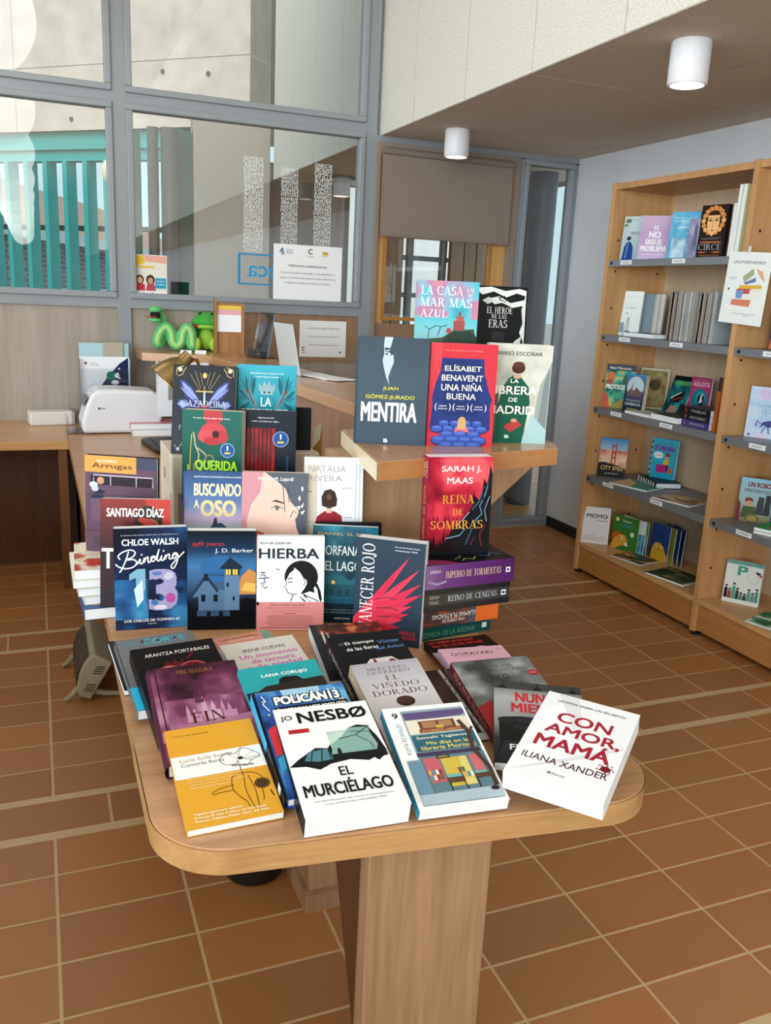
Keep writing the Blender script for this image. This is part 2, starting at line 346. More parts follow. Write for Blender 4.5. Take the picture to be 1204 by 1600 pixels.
# ------------------------------------------------------------------ books
def pose(O, yaw, tilt, rho=0):
    a, t, r = R(yaw), R(tilt), R(rho)
    u = Vector((math.cos(a), math.sin(a), 0)); b = Vector((-math.sin(a), math.cos(a), 0))
    v = Vector((0, 0, 1))*math.cos(t)+b*math.sin(t); n = u.cross(v)
    uu = u*math.cos(r)+v*math.sin(r); vv = -u*math.sin(r)+v*math.cos(r)
    M = Matrix((uu, vv, n)).transposed().to_4x4(); M.translation = Vector(O); return M
def book(label, P, W, H, T, col, art=(), hard=False, spine=None, spcol=None, pages=None, group=None, back=None, name='book', extra=None, matt=False, spine_side='L', M=None, cat='book'):
    """front cover in the local xy plane (x across, y up), body reaching to z = -T"""
    M = M if M is not None else pose(*P)
    o = thing(name, label, cat, group=group, M=M)
    tc = .0026 if hard else .0007; lap = .003 if hard else .0006
    c, sc, bc = lin(col), lin(spcol or col), lin(back or col); hw = W/2; mb = MB()
    mb.box(-hw, 0, -tc, hw, H, 0, c); mb.box(-hw, 0, -T, hw, H, -T+tc, bc)
    sx = -hw if spine_side == 'L' else hw
    if hard:                                   # rounded case spine
        n = 8; q = [(sx+(-1 if spine_side == 'L' else 1)*.005*math.sin(math.pi*i/n), -T*i/n) for i in range(n+1)]
        vs = [(x, y, z) for y in (0, H) for x, z in q]; m_ = n+1
        mb.add(vs, [((i, i+1, m_+i+1, m_+i) if spine_side == 'L' else (i+1, i, m_+i, m_+i+1)) for i in range(n)], sc, smooth=True)
    else: mb.box(min(sx, sx+(tc if spine_side == 'L' else -tc)), 0, -T+tc, max(sx, sx+(tc if spine_side == 'L' else -tc)), H, -tc, sc)
    draw(mb, art, (-hw, 0, 0), (1, 0, 0), (0, 1, 0), (0, 0, 1), W, H)
    if spine:
        off = .0052 if hard else 0
        if spine_side == 'L': draw(mb, spine, (-hw-off, 0, -T), (0, 0, 1), (0, 1, 0), (-1, 0, 0), T, H)
        else: draw(mb, spine, (hw+off, 0, 0), (0, 0, -1), (0, 1, 0), (1, 0, 0), T, H)
    mb.build('cover', PRINTM if matt else PRINT, o)
    x0, x1 = (-hw+tc, hw-lap) if spine_side == 'L' else (-hw+lap, hw-tc)
    MB().box(x0, lap, -T+tc+.0001, x1, H-lap, -tc-.0001).build('page_block', pages or PAGES, o)
    if extra: extra(o)
    return o
# ------------------------------------------------------------------ materials of the place
M_DESK = wood('desk_beech', 'b58a63', 'd3a67c', 'x', .8, .3)
M_COUNTER = wood('counter_beech', 'b48860', 'cb9f77', 'y', .8, .3)
M_EDGE = wood('pale_edge_veneer', 'd9c3a2', 'e6d4b8', 'y', 1)
M_LEG = wood('beech_upright', '8f6e52', 'b8936f', 'z', .7, .45)
M_OAKF = wood('oak_front', 'b0824e', 'c99a62', 'x', 1, .4)
M_PANEL = wood('grey_veneer', '978b82', 'aea298', 'z', .5, .5)
M_PANEL2 = wood('brown_veneer', '8a6d54', 'a2836a', 'z', .5, .45)
M_SHELFW = wood('bookcase_beech', 'c08c58', 'd6a672', 'z', .6, .4)
M_SHELFB = wood('bookcase_back', 'bfa488', 'd2b99c', 'z', .6, .5)
M_KICK = wood('kick_beech', 'a86f3c', 'bf8549', 'y', .7, .4)
M_DOOR = wood('door_oak', 'c08f52', 'd8aa6c', 'z', .8, .4)
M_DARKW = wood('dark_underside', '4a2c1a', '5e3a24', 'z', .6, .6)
M_FRAME = mat('painted_steel', '8e9399', .45, spec=.5)
M_FRAMED = mat('door_frame_paint', '8f7f74', .5)
M_WALL = mat('painted_wall', 'd2d3d9', .8, noise=.03, nscale=4)
M_SHELFM = mat('shelf_steel', '85888e', .4, .3)
M_BLACK = mat('black_plastic', '141416', .45)
M_WHITE = mat('white_plastic', 'e4e5ec', .35)
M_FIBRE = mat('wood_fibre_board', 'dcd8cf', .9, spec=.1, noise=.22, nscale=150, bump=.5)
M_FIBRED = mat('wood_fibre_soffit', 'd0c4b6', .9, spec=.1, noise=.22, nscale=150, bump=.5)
M_JOINT = mat('board_joint', '54493f', .9)
M_CONC = mat('cast_concrete', 'c4bbb1', .85, noise=.13, nscale=5, bump=.2)
M_GLASS = glass('window_glass', (.97, .975, .975), 2.1)
M_ACRYL = glass('acrylic', (.96, .97, .98), .9)

# ------------------------------------------------------------------ floor: terracotta tiles in pale joints
YB = 5.005
def floor():
    mb = MB(); rs = random.Random(3)
    mb.box(-5.2, -28.2, -.12, 3.7, YB+.06, 0, lin('d2b78c')); mb.box(-7, YB+.06, -.12, 9.0, 10.6, 0, lin('d2b78c'))
    rows = []; 
    def band(y0): return [(y0+.032, y0+.172, True)]
    ys = []
    for k in range(-11, 5):
        b = 2.265+1.35*k
        ys.append((b+.016, b+.170, True))
        y = b+.200
        for j in range(7): ys.append((y+j*.1617+.004, y+(j+1)*.1617-.004, False))
    for y0, y1, off in ys:
        if y0 > 10.4 or y1 < -4.5: continue
        if y0 < YB+.03 < y1: pass
        for i in range(-17, 8 if y0 < YB else 15):
            x0 = 1.22+.31*i+(.155 if off else 0)
            if y0 < YB and (x0 > 3.3 or x0 < -4.9): continue
            v = rs.uniform(.955, 1.045); hshift = rs.uniform(-3, 3)
            c = lin(((172+hshift)*v, (118)*v, (72-hshift)*v))
            mb.box(x0+.004, y0, -.01, x0+.306, y1, .0012, c)
    struct('floor', mb, TILE)
floor()

# ------------------------------------------------------------------ shell
XR = 3.258
struct('wall_right', MB().box(XR, -28.2, 0, XR+.15, YB+.05, 4.6), M_WALL)
struct('baseboard_right', MB().box(XR-.012, 4.05, 0, XR, YB-.06, .07), mat('black_skirting', '1d1a1c', .5))
struct('wall_left', MB().box(-5.2, -28.2, 0, -5, YB, 4.6), mat('left_wall_paint', 'd8d4cc', .8))
struct('wall_rear', MB().box(-5.2, -28.2, 0, XR+.15, -28, 4.6), mat('rear_wall_paint', 'cfcac2', .8))
struct('ceiling', MB().box(-5.2, -28.2, 4.6, XR+.2, YB+.1, 4.75), mat('upper_ceiling', 'd5d0c6', .9))
struct('wall_low', MB().box(-1.2, -6, 0, -1.08, 4.2, .86), mat('left_wall_paint', 'd8d4cc', .8))  # unseen low wall, added to keep daylight off the left floor
# low soffit of wood fibre boards with its upstand, running on past the glass
XS = 1.90
def soffit():
    mb = MB(); mb.box(XS+.012, -28, 2.402, 3.9, 7.44, 2.55, mi=1)
    xs = [XS, 2.05+.45, 3.15, 3.9]
    y = 7.44; g = .004
    xs = [XS, 2.51, 3.12, 3.73]
    ys = [-28+1.205*i for i in range(31)]; ys[-1] = 7.44
    for a, b in zip(xs[:-1], xs[1:]):
        for c, d in zip(ys[:-1], ys[1:]): mb.box(a+g, c+g, 2.40, b-g, d-g, 2.4022)
    yb = [-28+.602*i for i in range(60)]; yb[-1] = 7.44
    for c, d in zip(yb[:-1], yb[1:]): mb.box(XS, c+.0035, 2.402, XS+.02, d-.0035, 5.2)
    mb.box(XS+.02, -28, 2.5, XS+.05, 7.44, 5.2, mi=1); mb.box(XS+.02, 7.42, 2.402, 3.9, 7.44, 5.2)
    return mb
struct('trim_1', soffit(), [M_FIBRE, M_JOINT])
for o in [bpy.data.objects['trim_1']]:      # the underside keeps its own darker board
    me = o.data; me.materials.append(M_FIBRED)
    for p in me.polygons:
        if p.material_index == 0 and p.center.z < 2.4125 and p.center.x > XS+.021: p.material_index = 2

# downlights under the soffit
def downlight(x, y, label):
    t = thing('ceiling_downlight', label, 'lamp', (x, y, 2.4), group='white cylinder downlights')
    MB().lathe([(0, 0), (.066, 0), (.068, -.004), (.068, -.135), (.064, -.14), (.058, -.14), (.054, -.118)], 40).build('housing', mat('lamp_white', 'e9e9ee', .4), t)
    MB().lathe([(.054, -.119), (0, -.121)], 40).build('diffuser', glow('lamp_diffuser', 'fff3e0', 9), t)
downlight(2.145, 2.652, 'white cylinder downlight under the soffit above the bookcase')
downlight(2.19, 4.559, 'white cylinder downlight under the soffit before the roller blind')

# ------------------------------------------------------------------ glazed screen at the back
def bar(mb, x0, z0, x1, z1, y0=YB-.035, y1=YB+.035, **k): return mb.box(x0, y0, z0, x1, y1, z1, **k)
scr = MB()
for x in (-.90, -2.3, -3.7): bar(scr, x-.035, 0, x+.035, 4.6)
bar(scr, .415, 0, .485, 4.6); bar(scr, 1.805, 0, 1.875, 4.6)
bar(scr, -5, 2.405, 1.8755, 2.455, YB-.034, YB+.034); bar(scr, -5, 1.375, 1.8755, 1.425, YB-.034, YB+.034)
bar(scr, 1.875, 2.365, XR, 2.40); bar(scr, 2.83, 0, 2.866, 2.37); bar(scr, XR-.03, 0, XR, 2.37); bar(scr, 2.866, 0, XR-.03, .03)
struct('trim_2', scr, M_FRAME)
def window(n, x0, z0, x1, z1, fw=.032, m=M_FRAME):
    mb = MB(); y0, y1 = YB-.05, YB+.02
    mb.box(x0, y0, z0, x1, y1, z0+fw); mb.box(x0, y0, z1-fw, x1, y1, z1); mb.box(x0, y0, z0+fw, x0+fw, y1, z1-fw); mb.box(x1-fw, y0, z0+fw, x1, y1, z1-fw)
    w = struct('window_%d' % n, mb, m, bevel=.005)
    g = MB().box(x0+fw-.004, YB-.012, z0+fw-.004, x1-fw+.004, YB-.006, z1-fw+.004).build('pane', M_GLASS, w)
    return w
window(1, -.865, 1.425, .415, 2.405); window(2, .485, 1.425, 1.805, 2.405)
window(3, -.865, 2.455, .415, 4.55); window(4, .485, 2.455, 1.805, 4.55)
window(5, -2.265, 1.425, -.935, 2.405); window(6, -2.265, 2.455, -.935, 4.55)
window(7, 2.866, .03, XR-.03, 2.365, .03)
pan = MB()
for x0, x1 in ((-5, -3.735), (-3.665, -2.335), (-2.265, -.935), (-.865, .415), (.485, 1.805)): pan.box(x0, YB-.012, 0, x1, YB+.012, 1.375)
struct('wall_back', pan, M_PANEL)
struct('trim_3', MB().box(1.07, YB-.020, 1.1, 1.805, YB-.0125, 1.375), M_PANEL2)
struct('wall_upper', MB().box(-5, YB-.03, 2.455, -2.335, YB+.03, 4.6), M_CONC)

# doorway with its roller blind
dr = MB(); dr.box(1.875, YB-.05, 0, 1.905, YB+.05, 2.365); dr.box(2.775, YB-.05, 0, 2.83, YB+.05, 2.365); dr.box(1.905, YB-.05, 2.315, 2.775, YB+.05, 2.365)
struct('trim_4', dr, M_FRAMED, bevel=.003)
dl = MB(); dl.box(1.905, YB-.02, 1.34, 1.962, YB+.02, 2.315); dl.box(2.665, YB-.02, 1.34, 2.775, YB+.02, 2.315); dl.box(1.962, YB-.02, 1.86, 2.665, YB+.02, 2.315)
d1 = struct('door_1', dl, M_DOOR)
MB().box(1.905, YB-.02, .01, 2.775, YB+.02, 1.34).build('lower_panel', M_PANEL2, d1)
fr = MB(); fr.box(1.948, YB-.032, 1.36, 1.968, YB-.02, 1.865); fr.box(2.655, YB-.032, 1.36, 2.675, YB-.02, 1.865); fr.box(1.968, YB-.032, 1.36, 2.655, YB-.02, 1.38); fr.box(1.968, YB-.032, 1.845, 2.655, YB-.02, 1.865)
fr.build('glazing_bead', wood('bead_oak', 'a86f35', 'bd8447', 'x', 1), d1)
MB().box(1.962, YB-.004, 1.36, 2.665, YB+.004, 1.86).build('door_glass', M_GLASS, d1)
bl = thing('roller_blind', 'taupe roller blind drawn halfway down over the wooden door', 'blind', (1.90, YB-.08, 1.85))
MB().box(0, 0, 0, .86, .002, .47).build('fabric', mat('blind_fabric', '877a70', .85, noise=.04, nscale=60), bl)
MB().box(0, -.006, -.006, .86, .008, .012).build('bottom_bar', mat('blind_bar', '80736a', .6), bl)
MB().lathe([(.0, 0), (.022, 0), (.022, .86), (0, .86)], 20, M=Matrix.Translation((0, .006, .465)) @ Matrix.Rotation(R(90), 4, 'Y')).build('roller_tube', mat('blind_bar', '80736a', .6), bl)

# ------------------------------------------------------------------ the hall and the street beyond the glass
struct('wall_hall', MB().box(1.262, 7.56, 0, 1.90, 7.7, 2.86), mat('hall_plaster', 'a9a297', .8, noise=.03, nscale=3))
struct('wall_far', MB().box(1.85, 7.9, 0, 2.74, 8.0, 2.6), mat('hall_brown', '7d6d60', .8))
struct('trim_5', MB().box(1.76, 8.6, 2.86, 3.4, 8.75, 6.0), mat('hall_grey_brown', '8b8074', .85))  # upper hall wall, grey-brown
struct('trim_6', MB().box(1.87, 5.7, 3.72, 1.899, 6.6, 3.80), M_DOOR)
wd = Vector((-.725, .689, 0)); wn = Vector((-.689, -.725, 0)); w0 = Vector((1.823, 8.0, 0))
WM = Matrix(((wd.x, -wn.x, 0, w0.x), (wd.y, -wn.y, 0, w0.y), (0, 0, 1, 0), (0, 0, 0, 1)))
cw = MB()
for a, b in ((0, 1.42), (1.43, 2.62), (2.63, 6)):
    for c, d in ((2.9, 3.46), (3.468, 6.0)): cw.box(a, .0, c, b, .35, d, M=WM)
cw.box(0, .01, 2.9, 6, .36, 6.0, M=WM)
for s_, z_ in ((.42, 3.33), (.9, 3.37), (1.95, 3.33), (1.95, 3.0), (2.9, 3.33)):
    cw.lathe([(.0, 0), (.022, 0), (.022, .004), (0, .004)], 12, M=WM @ Matrix.Translation((s_, -.003, z_)) @ Matrix.Rotation(R(90), 4, 'X'), mi=1)
struct('wall_concrete', cw, [M_CONC, mat('tie_hole', '4b443e', .9)])
M_TEAL = mat('teal_paint', '2fa8a6', .45); M_TEALD = mat('dark_teal_paint', '0d4a42', .5)
struct('trim_7', MB().box(.75, .05, 2.74, 6, .25, 2.9, M=WM).box(.75, .08, 2.64, 6, .2, 2.735, M=WM), M_TEAL)
for i in range(11):
    s_ = 1.60+.245*i
    f_ = MB().box(s_, .06, .1, s_+.052, .20, 2.64, M=WM).build('sunshade_fin', M_TEAL)
    tag(f_, 'vertical teal sunshade fin outside the left window, in an even row of fins', 'fin', 'teal sunshade fins outside')
struct('trim_8', MB().box(1.2, .5, 2.02, 6, .54, 2.07, M=WM).box(1.2, .5, .9, 6, .54, .95, M=WM), mat('dark_rail', '2f3a3a', .5))
def column(label, px0, px1, ptop, y, z1):
    a, b = ony(px0, ptop, y), ony(px1, ptop, y); r_ = (b.x-a.x)/2
    o = MB().lathe([(0, 0), (r_, 0), (r_, z1), (0, z1)], 32, M=Matrix.Translation(((a.x+b.x)/2, y+r_, 0))).build('round_column', mat('column_grey', '43464c', .45))
    tag(o, label, 'column', 'dark grey round columns'); return o
column('dark grey round column behind the wide window, the thinner one beside the teal panel', 230, 248, 205, 7.5, 2.72)
column('dark grey round column behind the wide window, the thicker one of the pair', 252, 279, 205, 7.45, 2.72)
column('dark grey round column in the narrow side window, the thinner one behind', 820, 846, 265, 5.75, 2.4)
column('dark grey round column in the narrow side window, the thicker one in front', 845, 882, 265, 5.5, 2.4)
tag(MB().box(1.135, 7.6, 0, 1.26, 7.66, 2.72).build('teal_door_leaf', M_TEALD), 'dark teal door leaf beside the round columns beyond the glass', 'door leaf')
tag(MB().box(.70, 7.8, 0, .87, 7.86, 2.72).build('teal_side_panel', M_TEALD), 'dark teal panel at the left edge of the wide window', 'panel')
tag(MB().lathe([(0, 0), (.09, 0), (.09, 2.4), (0, 2.4)], 24, M=Matrix.Translation((2.5, 7.62, 0))).build('pale_curtain_post', mat('pale_post', 'a3968a', .7)), 'pale beige round post against the brown hall wall beyond the glass', 'post')
# downlight of the hall, seen through the glass
hd = thing('ceiling_downlight', 'white cylinder downlight with a disc plate seen through the wide window', 'lamp', (2.32, 6.9, 2.4), group='white cylinder downlights')
MB().lathe([(0, 0), (.066, 0), (.068, -.004), (.068, -.135), (.064, -.14), (.054, -.118)], 32).build('housing', mat('lamp_white', 'e9e9ee', .4), hd)
MB().lathe([(.054, -.119), (0, -.121)], 32).build('diffuser', glow('lamp_diffuser', 'fff3e0', 9), hd)
MB().lathe([(.069, -.03), (.17, -.03), (.17, -.04), (.069, -.04)], 40).build('disc_plate', mat('lamp_white', 'e9e9ee', .4), hd)
# timber slats and bright opening behind the door window
for px0, px1 in ((597, 612), (614, 628), (703, 722), (724, 741), (743, 760)):
    x0, x1 = ony(px0, 430, 7.0).x, ony(px1, 430, 7.0).x
    tag(MB().box(x0, 7.0, 0, x1, 7.06, 2.39).build('timber_slat', wood('slat_wood', '9b7d66', 'b89a82', 'z', .8)), 'upright brown timber slat seen through the door window, in a row of slats', 'slat', 'timber slats behind the door')
hb = MB()
for px in (640, 692): hb.box(ony(px-4, 430, 7.1).x, 7.1, 0, ony(px+4, 430, 7.1).x, 7.16, 2.39)
for py in (404, 462): hb.box(2.55, 7.11, ony(660, py, 7.1).z-.02, 4.3, 7.15, ony(660, py, 7.1).z+.02)
struct('trim_9', hb, M_FRAME)
# street: house with tiled roof
k1, k2 = ray(40, 366), ray(180, 390); ya, yb_ = 17.0, 17.0*(k1.z/k1.y)/(k2.z/k2.y)
A, B = Vector((k1.x/k1.y*ya, ya, 0)), Vector((k2.x/k2.y*yb_, yb_, 0)); ze = 1.5+k1.z/k1.y*ya; d_ = (B-A).normalized(); n_ = Vector((-d_.y, d_.x, 0))
HM = Matrix(((d_.x, n_.x, 0, A.x), (d_.y, n_.y, 0, A.y), (0, 0, 1, 0), (0, 0, 0, 1)))
h = thing('house', 'grey brick house with a red tiled roof across the street', 'house', (0, 0, 0))
def bricks():
    m, nt, b, N, L = new_mat('grey_brick'); t = N.new('ShaderNodeTexBrick'); t.inputs['Scale'].default_value = 1; t.inputs['Brick Width'].default_value = .25; t.inputs['Row Height'].default_value = .09
    t.inputs['Color1'].default_value = (*lin('7d8187'), 1); t.inputs['Color2'].default_value = (*lin('8d9096'), 1); t.inputs['Mortar'].default_value = (*lin('b5b8ba'), 1); t.inputs['Mortar Size'].default_value = .012
    tc = N.new('ShaderNodeTexCoord'); mp = N.new('ShaderNodeMapping'); mp.inputs['Rotation'].default_value = (R(90), 0, 0)
    L.new(tc.outputs['Object'], mp.inputs[0]); L.new(mp.outputs[0], t.inputs[0]); L.new(t.outputs[0], b.inputs[0]); b.inputs['Roughness'].default_value = .9; return m
MB().box(-28, 0, 0, 12, 6, ze, M=HM).build('wall', bricks(), h)
MB().add([(-28, -.5, ze), (12, -.5, ze), (12, 2.6, ze+1.35), (-28, 2.6, ze+1.35), (-28, -.5, ze+.1), (12, -.5, ze+.1), (12, 2.6, ze+1.45), (-28, 2.6, ze+1.45)], [(3, 2, 1, 0), (4, 5, 6, 7), (0, 1, 5, 4), (2, 3, 7, 6), (1, 2, 6, 5), (3, 0, 4, 7)], M=HM).build('roof', mat('roof_tiles', '9c7f74', .9, noise=.25, nscale=14), h)
MB().box(-28, -.62, ze-.12, 12, -.5, ze+.08, M=HM).build('gutter', mat('gutter_white', 'c9ced2', .5), h)
for x in (-3.4, -1.0, 1.4, 3.8):
    w = MB().box(x, -.03, ze-2.3, x+.9, .02, ze-.9, M=HM).build('window', mat('house_window_frame', 'd5dade', .5), h)
    MB().box(x+.07, -.04, ze-2.23, x+.83, -.03, ze-.97, M=HM).build('pane', mat('house_pane', '5c6a74', .2), w)
struct('trim_10', MB().box(3.6, 12.0, 0, 7.5, 12.2, 3.4), mat('glare_white', 'f0f2f2', .8))  # white wall added to stand for the overbright view through the door
struct('ground', MB().box(-40, 10.6, -.2, 60, 60, -.01), mat('street', '8d8a85', .9))

# ------------------------------------------------------------------ globe lamps over the reading room (mirrored in the glass)
M_GLOBE = glow('globe_paper', 'fffcf6', 4.6)
for i in range(10):
    y = 3.9-3.0*i
    g = thing('globe_lamp', ('large white globe lamp hanging high on a cord, reflected in the left window' if i else 'large white globe lamp hanging high nearest the glass, reflected in the left window'), 'lamp', (-.26, y, 3.0), group='row of white globe lamps')
    MB().ball((0, 0, 0), .35, seg=32, rg=20).build('globe', M_GLOBE, g)
    MB().tube([(0, 0, .35), (0, 0, 1.6)], .006).build('cord', M_BLACK, g)
    MB().lathe([(0, .345), (.05, .345), (.05, .41), (0, .41)], 20).build('cap', M_WHITE, g)
g = thing('globe_lamp', 'cream globe lamp beyond the left window pane, half hidden by the mullion', 'lamp', (ony(183, 268, 7.2).x, 7.2, ony(183, 268, 7.2).z))
MB().ball((0, 0, 0), .112, seg=28, rg=18).build('globe', glow('globe_cream', 'f0dcc0', .6), g)
MB().tube([(0, 0, .11), (0, 0, 2.5)], .006).build('cord', M_BLACK, g)
# ------------------------------------------------------------------ reception desk, its peninsula end and the raised counter
def rounded(pts, radii, n=8):
    out = []; N_ = len(pts)
    for i, p in enumerate(pts):
        r = radii[i]; p = Vector(p)
        if not r: out.append(tuple(p)); continue
        a = (Vector(pts[i-1])-p).normalized(); b = (Vector(pts[(i+1) % N_])-p).normalized()
        half = a.angle(b)/2; d = r/math.tan(half); c = p+(a+b).normalized()*(r/math.sin(half)); s, e = p+a*d, p+b*d
        a0 = math.atan2((s-c).y, (s-c).x); a1 = math.atan2((e-c).y, (e-c).x)
        while a1-a0 > math.pi: a1 -= 2*math.pi
        while a1-a0 < -math.pi: a1 += 2*math.pi
        out += [(c.x+r*math.cos(a0+(a1-a0)*k/n), c.y+r*math.sin(a0+(a1-a0)*k/n)) for k in range(n+1)]
    return out
DZ, DT = .76, .042
desk = thing('display_desk', 'long beech desk with a rounded front end covered in display books', 'desk', (.5, 1.2, 0))
def kid(mb, name, m, parent, **k):
    o = mb.build(name, m, parent, **k); return o
def loc(o): return Matrix.Translation(-Vector(o.location))
top = rounded([(.118, 1.025), (.905, .935), (.905, 2.3), (.905, 4.9), (.118, 4.9)], [.115, .105, 0, 0, 0], 14)
kid(MB().prism(top, DZ-DT, DZ, M=loc(desk)), 'desk_top', wood('desk_top_beech', 'aa7b52', 'cf9f73', 'x', .8, .28, .15), desk, bevel=.0025)
rim = rounded([(.1165, 1.0235), (.9065, .9335), (.9065, 1.35), (.1165, 1.35)], [.1165, .1065, 0, 0], 14)
k0 = MB()
n_ = len(rim)
for i in range(n_):
    a, b = rim[i], rim[(i+1) % n_]
    if a[1] > 1.3 and b[1] > 1.3: continue
    k0.add([(*a, DZ-DT+.002), (*b, DZ-DT+.002), (*b, DZ-.003), (*a, DZ-.003)], [(0, 1, 2, 3)], M=loc(desk))
k0.build('edge_band', wood('edge_band_beech', 'a98050', 'c69b66', 'x', 1.2, .4), desk)
kid(MB().box(.473, 1.15, 0, .707, 1.19, DZ-DT, M=loc(desk)), 'front_leg', M_LEG, desk, bevel=.002)
kid(MB().add([(.473, 1.19, .20), (.473, 1.43, DZ-DT), (.473, 1.19, DZ-DT), (.505, 1.19, .20), (.505, 1.43, DZ-DT), (.505, 1.19, DZ-DT)], [(0, 2, 1), (3, 4, 5), (0, 1, 4, 3), (1, 2, 5, 4), (2, 0, 3, 5)], M=loc(desk)), 'leg_gusset', wood('gusset_shade_wood', '4c2f1f', '5e3c29', 'z', .7), desk)  # gusset colour darkened to stand in for shade under the desk
kid(MB().box(.565, 1.76, .05, .65, 1.92, DZ-DT, M=loc(desk)), 'middle_leg', M_LEG, desk, bevel=.002)
kid(MB().box(.55, 1.74, 0, .665, 1.94, .05, M=loc(desk)), 'leg_plinth', M_LEG, desk, bevel=.002)
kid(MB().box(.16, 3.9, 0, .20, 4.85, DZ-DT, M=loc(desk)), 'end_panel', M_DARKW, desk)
wing = thing('wall_desk', 'beech wall desk with a dark open underside left of the display desk', 'desk', (-.6, 4.65, 0))
kid(MB().box(-2.2, 4.325, DZ-DT, .117, YB-.013, DZ, M=loc(wing)), 'desk_top', M_DESK, wing, bevel=.002)
kid(MB().box(-2.2, 4.322, DZ-DT, .117, 4.3245, DZ-.002, M=loc(wing)), 'edge_band', M_OAKF, wing)
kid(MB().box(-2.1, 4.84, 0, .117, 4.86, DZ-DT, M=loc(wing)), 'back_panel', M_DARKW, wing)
kid(MB().box(.07, 4.36, 0, .11, 4.83, DZ-DT, M=loc(wing)), 'side_panel', wood('wing_side', '6e4526', '7f5230', 'z', .7), wing)

CZ, CT = 1.155, .043
ct = thing('reception_counter', 'high beech reception counter running back from the display desk', 'counter', (1.0, 3.2, 0))
A_ = [(.502, 4.957), (.511, 4.728), (.848, 4.56), (.905, 3.805), (.93, 3.154), (.958, 2.614), (.958, 2.16), (.735, 2.12), (.667, 1.68), (1.19, 1.792), (1.225, 1.86), (1.25, 2.4), (1.2, 3.28), (1.145, 3.88), (1.15, 4.957)]
kid(MB().prism(A_, CZ-CT, CZ, M=loc(ct)), 'counter_top', wood('counter_top_beech', 'b08258', 'c99a6e', 'y', .8, .25, .2), ct, bevel=.002)
eb = MB()
for (a, b) in ((A_[8], A_[9]), (A_[7], A_[8])):
    a, b = Vector((*a, 0)), Vector((*b, 0)); d = (b-a).normalized(); n = Vector((d.y, -d.x, 0))*.0015
    eb.add([a+n+Vector((0, 0, CZ-CT+.001)), b+n+Vector((0, 0, CZ-CT+.001)), b+n+Vector((0, 0, CZ-.002)), a+n+Vector((0, 0, CZ-.002))], [(0, 1, 2, 3)], M=loc(ct), mi=0 if a.y < 1.7 else 1)
eb.build('edge_band', [wood('counter_edge', 'a96f3c', 'b98049', 'x', 1.3), M_EDGE], ct)
kid(MB().prism([(.963, 2.25), (1.0, 2.25), (.97, 3.7), (.93, 4.5), (.895, 4.5), (.935, 3.7)], DZ+.001, CZ-CT, M=loc(ct)), 'front_panel', wood('counter_panel', '84614a', 'a27e64', 'z', .55, .4), ct)
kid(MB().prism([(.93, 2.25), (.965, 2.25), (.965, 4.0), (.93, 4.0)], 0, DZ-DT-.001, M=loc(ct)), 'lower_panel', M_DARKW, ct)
pd = (Vector((1.205, 1.80, 0))-Vector((.638, 1.607, 0))); pa = Vector((.717, 1.894, 0)); pdir = Vector((.979, .203, 0)); pn = Vector((-.203, .979, 0))
PM = loc(ct) @ Matrix(((pdir.x, pn.x, 0, pa.x), (pdir.y, pn.y, 0, pa.y), (0, 0, 1, 0), (0, 0, 0, 1)))
zt, zb = CZ-CT, DZ+.001
def onpl(px, py):
    d = ray(px, py); t = (pa-Vector((0, 0, CAM_Z))).dot(pn)/d.dot(pn); P = Vector((0, 0, CAM_Z))+d*t; return (P-pa).dot(pdir), P.z
u1, u2 = onpl(838, 723), onpl(766, 790); sl = (u2[1]-u1[1])/(u2[0]-u1[0]); bx = lambda z: u1[0]+(z-u1[1])/sl
pl = [(0, zb), (.14, zb), (bx(zb+.03), zb+.03), (bx(zt), zt), (0, zt)]
v = [(x, 0, z) for x, z in pl]+[(x, .04, z) for x, z in pl]
kid(MB().add(v, [(0, 1, 2, 3, 4), (9, 8, 7, 6, 5)]+[(i, 5+i, 5+(i+1) % 5, (i+1) % 5) for i in range(5)], M=PM), 'end_bracket', wood('bracket_wood', 'a47f5a', 'c19a72', 'z', .55, .45), ct)
kid(MB().box(.005, .041, zb, .05, .20, zt, M=PM), 'side_panel', M_LEG, ct)

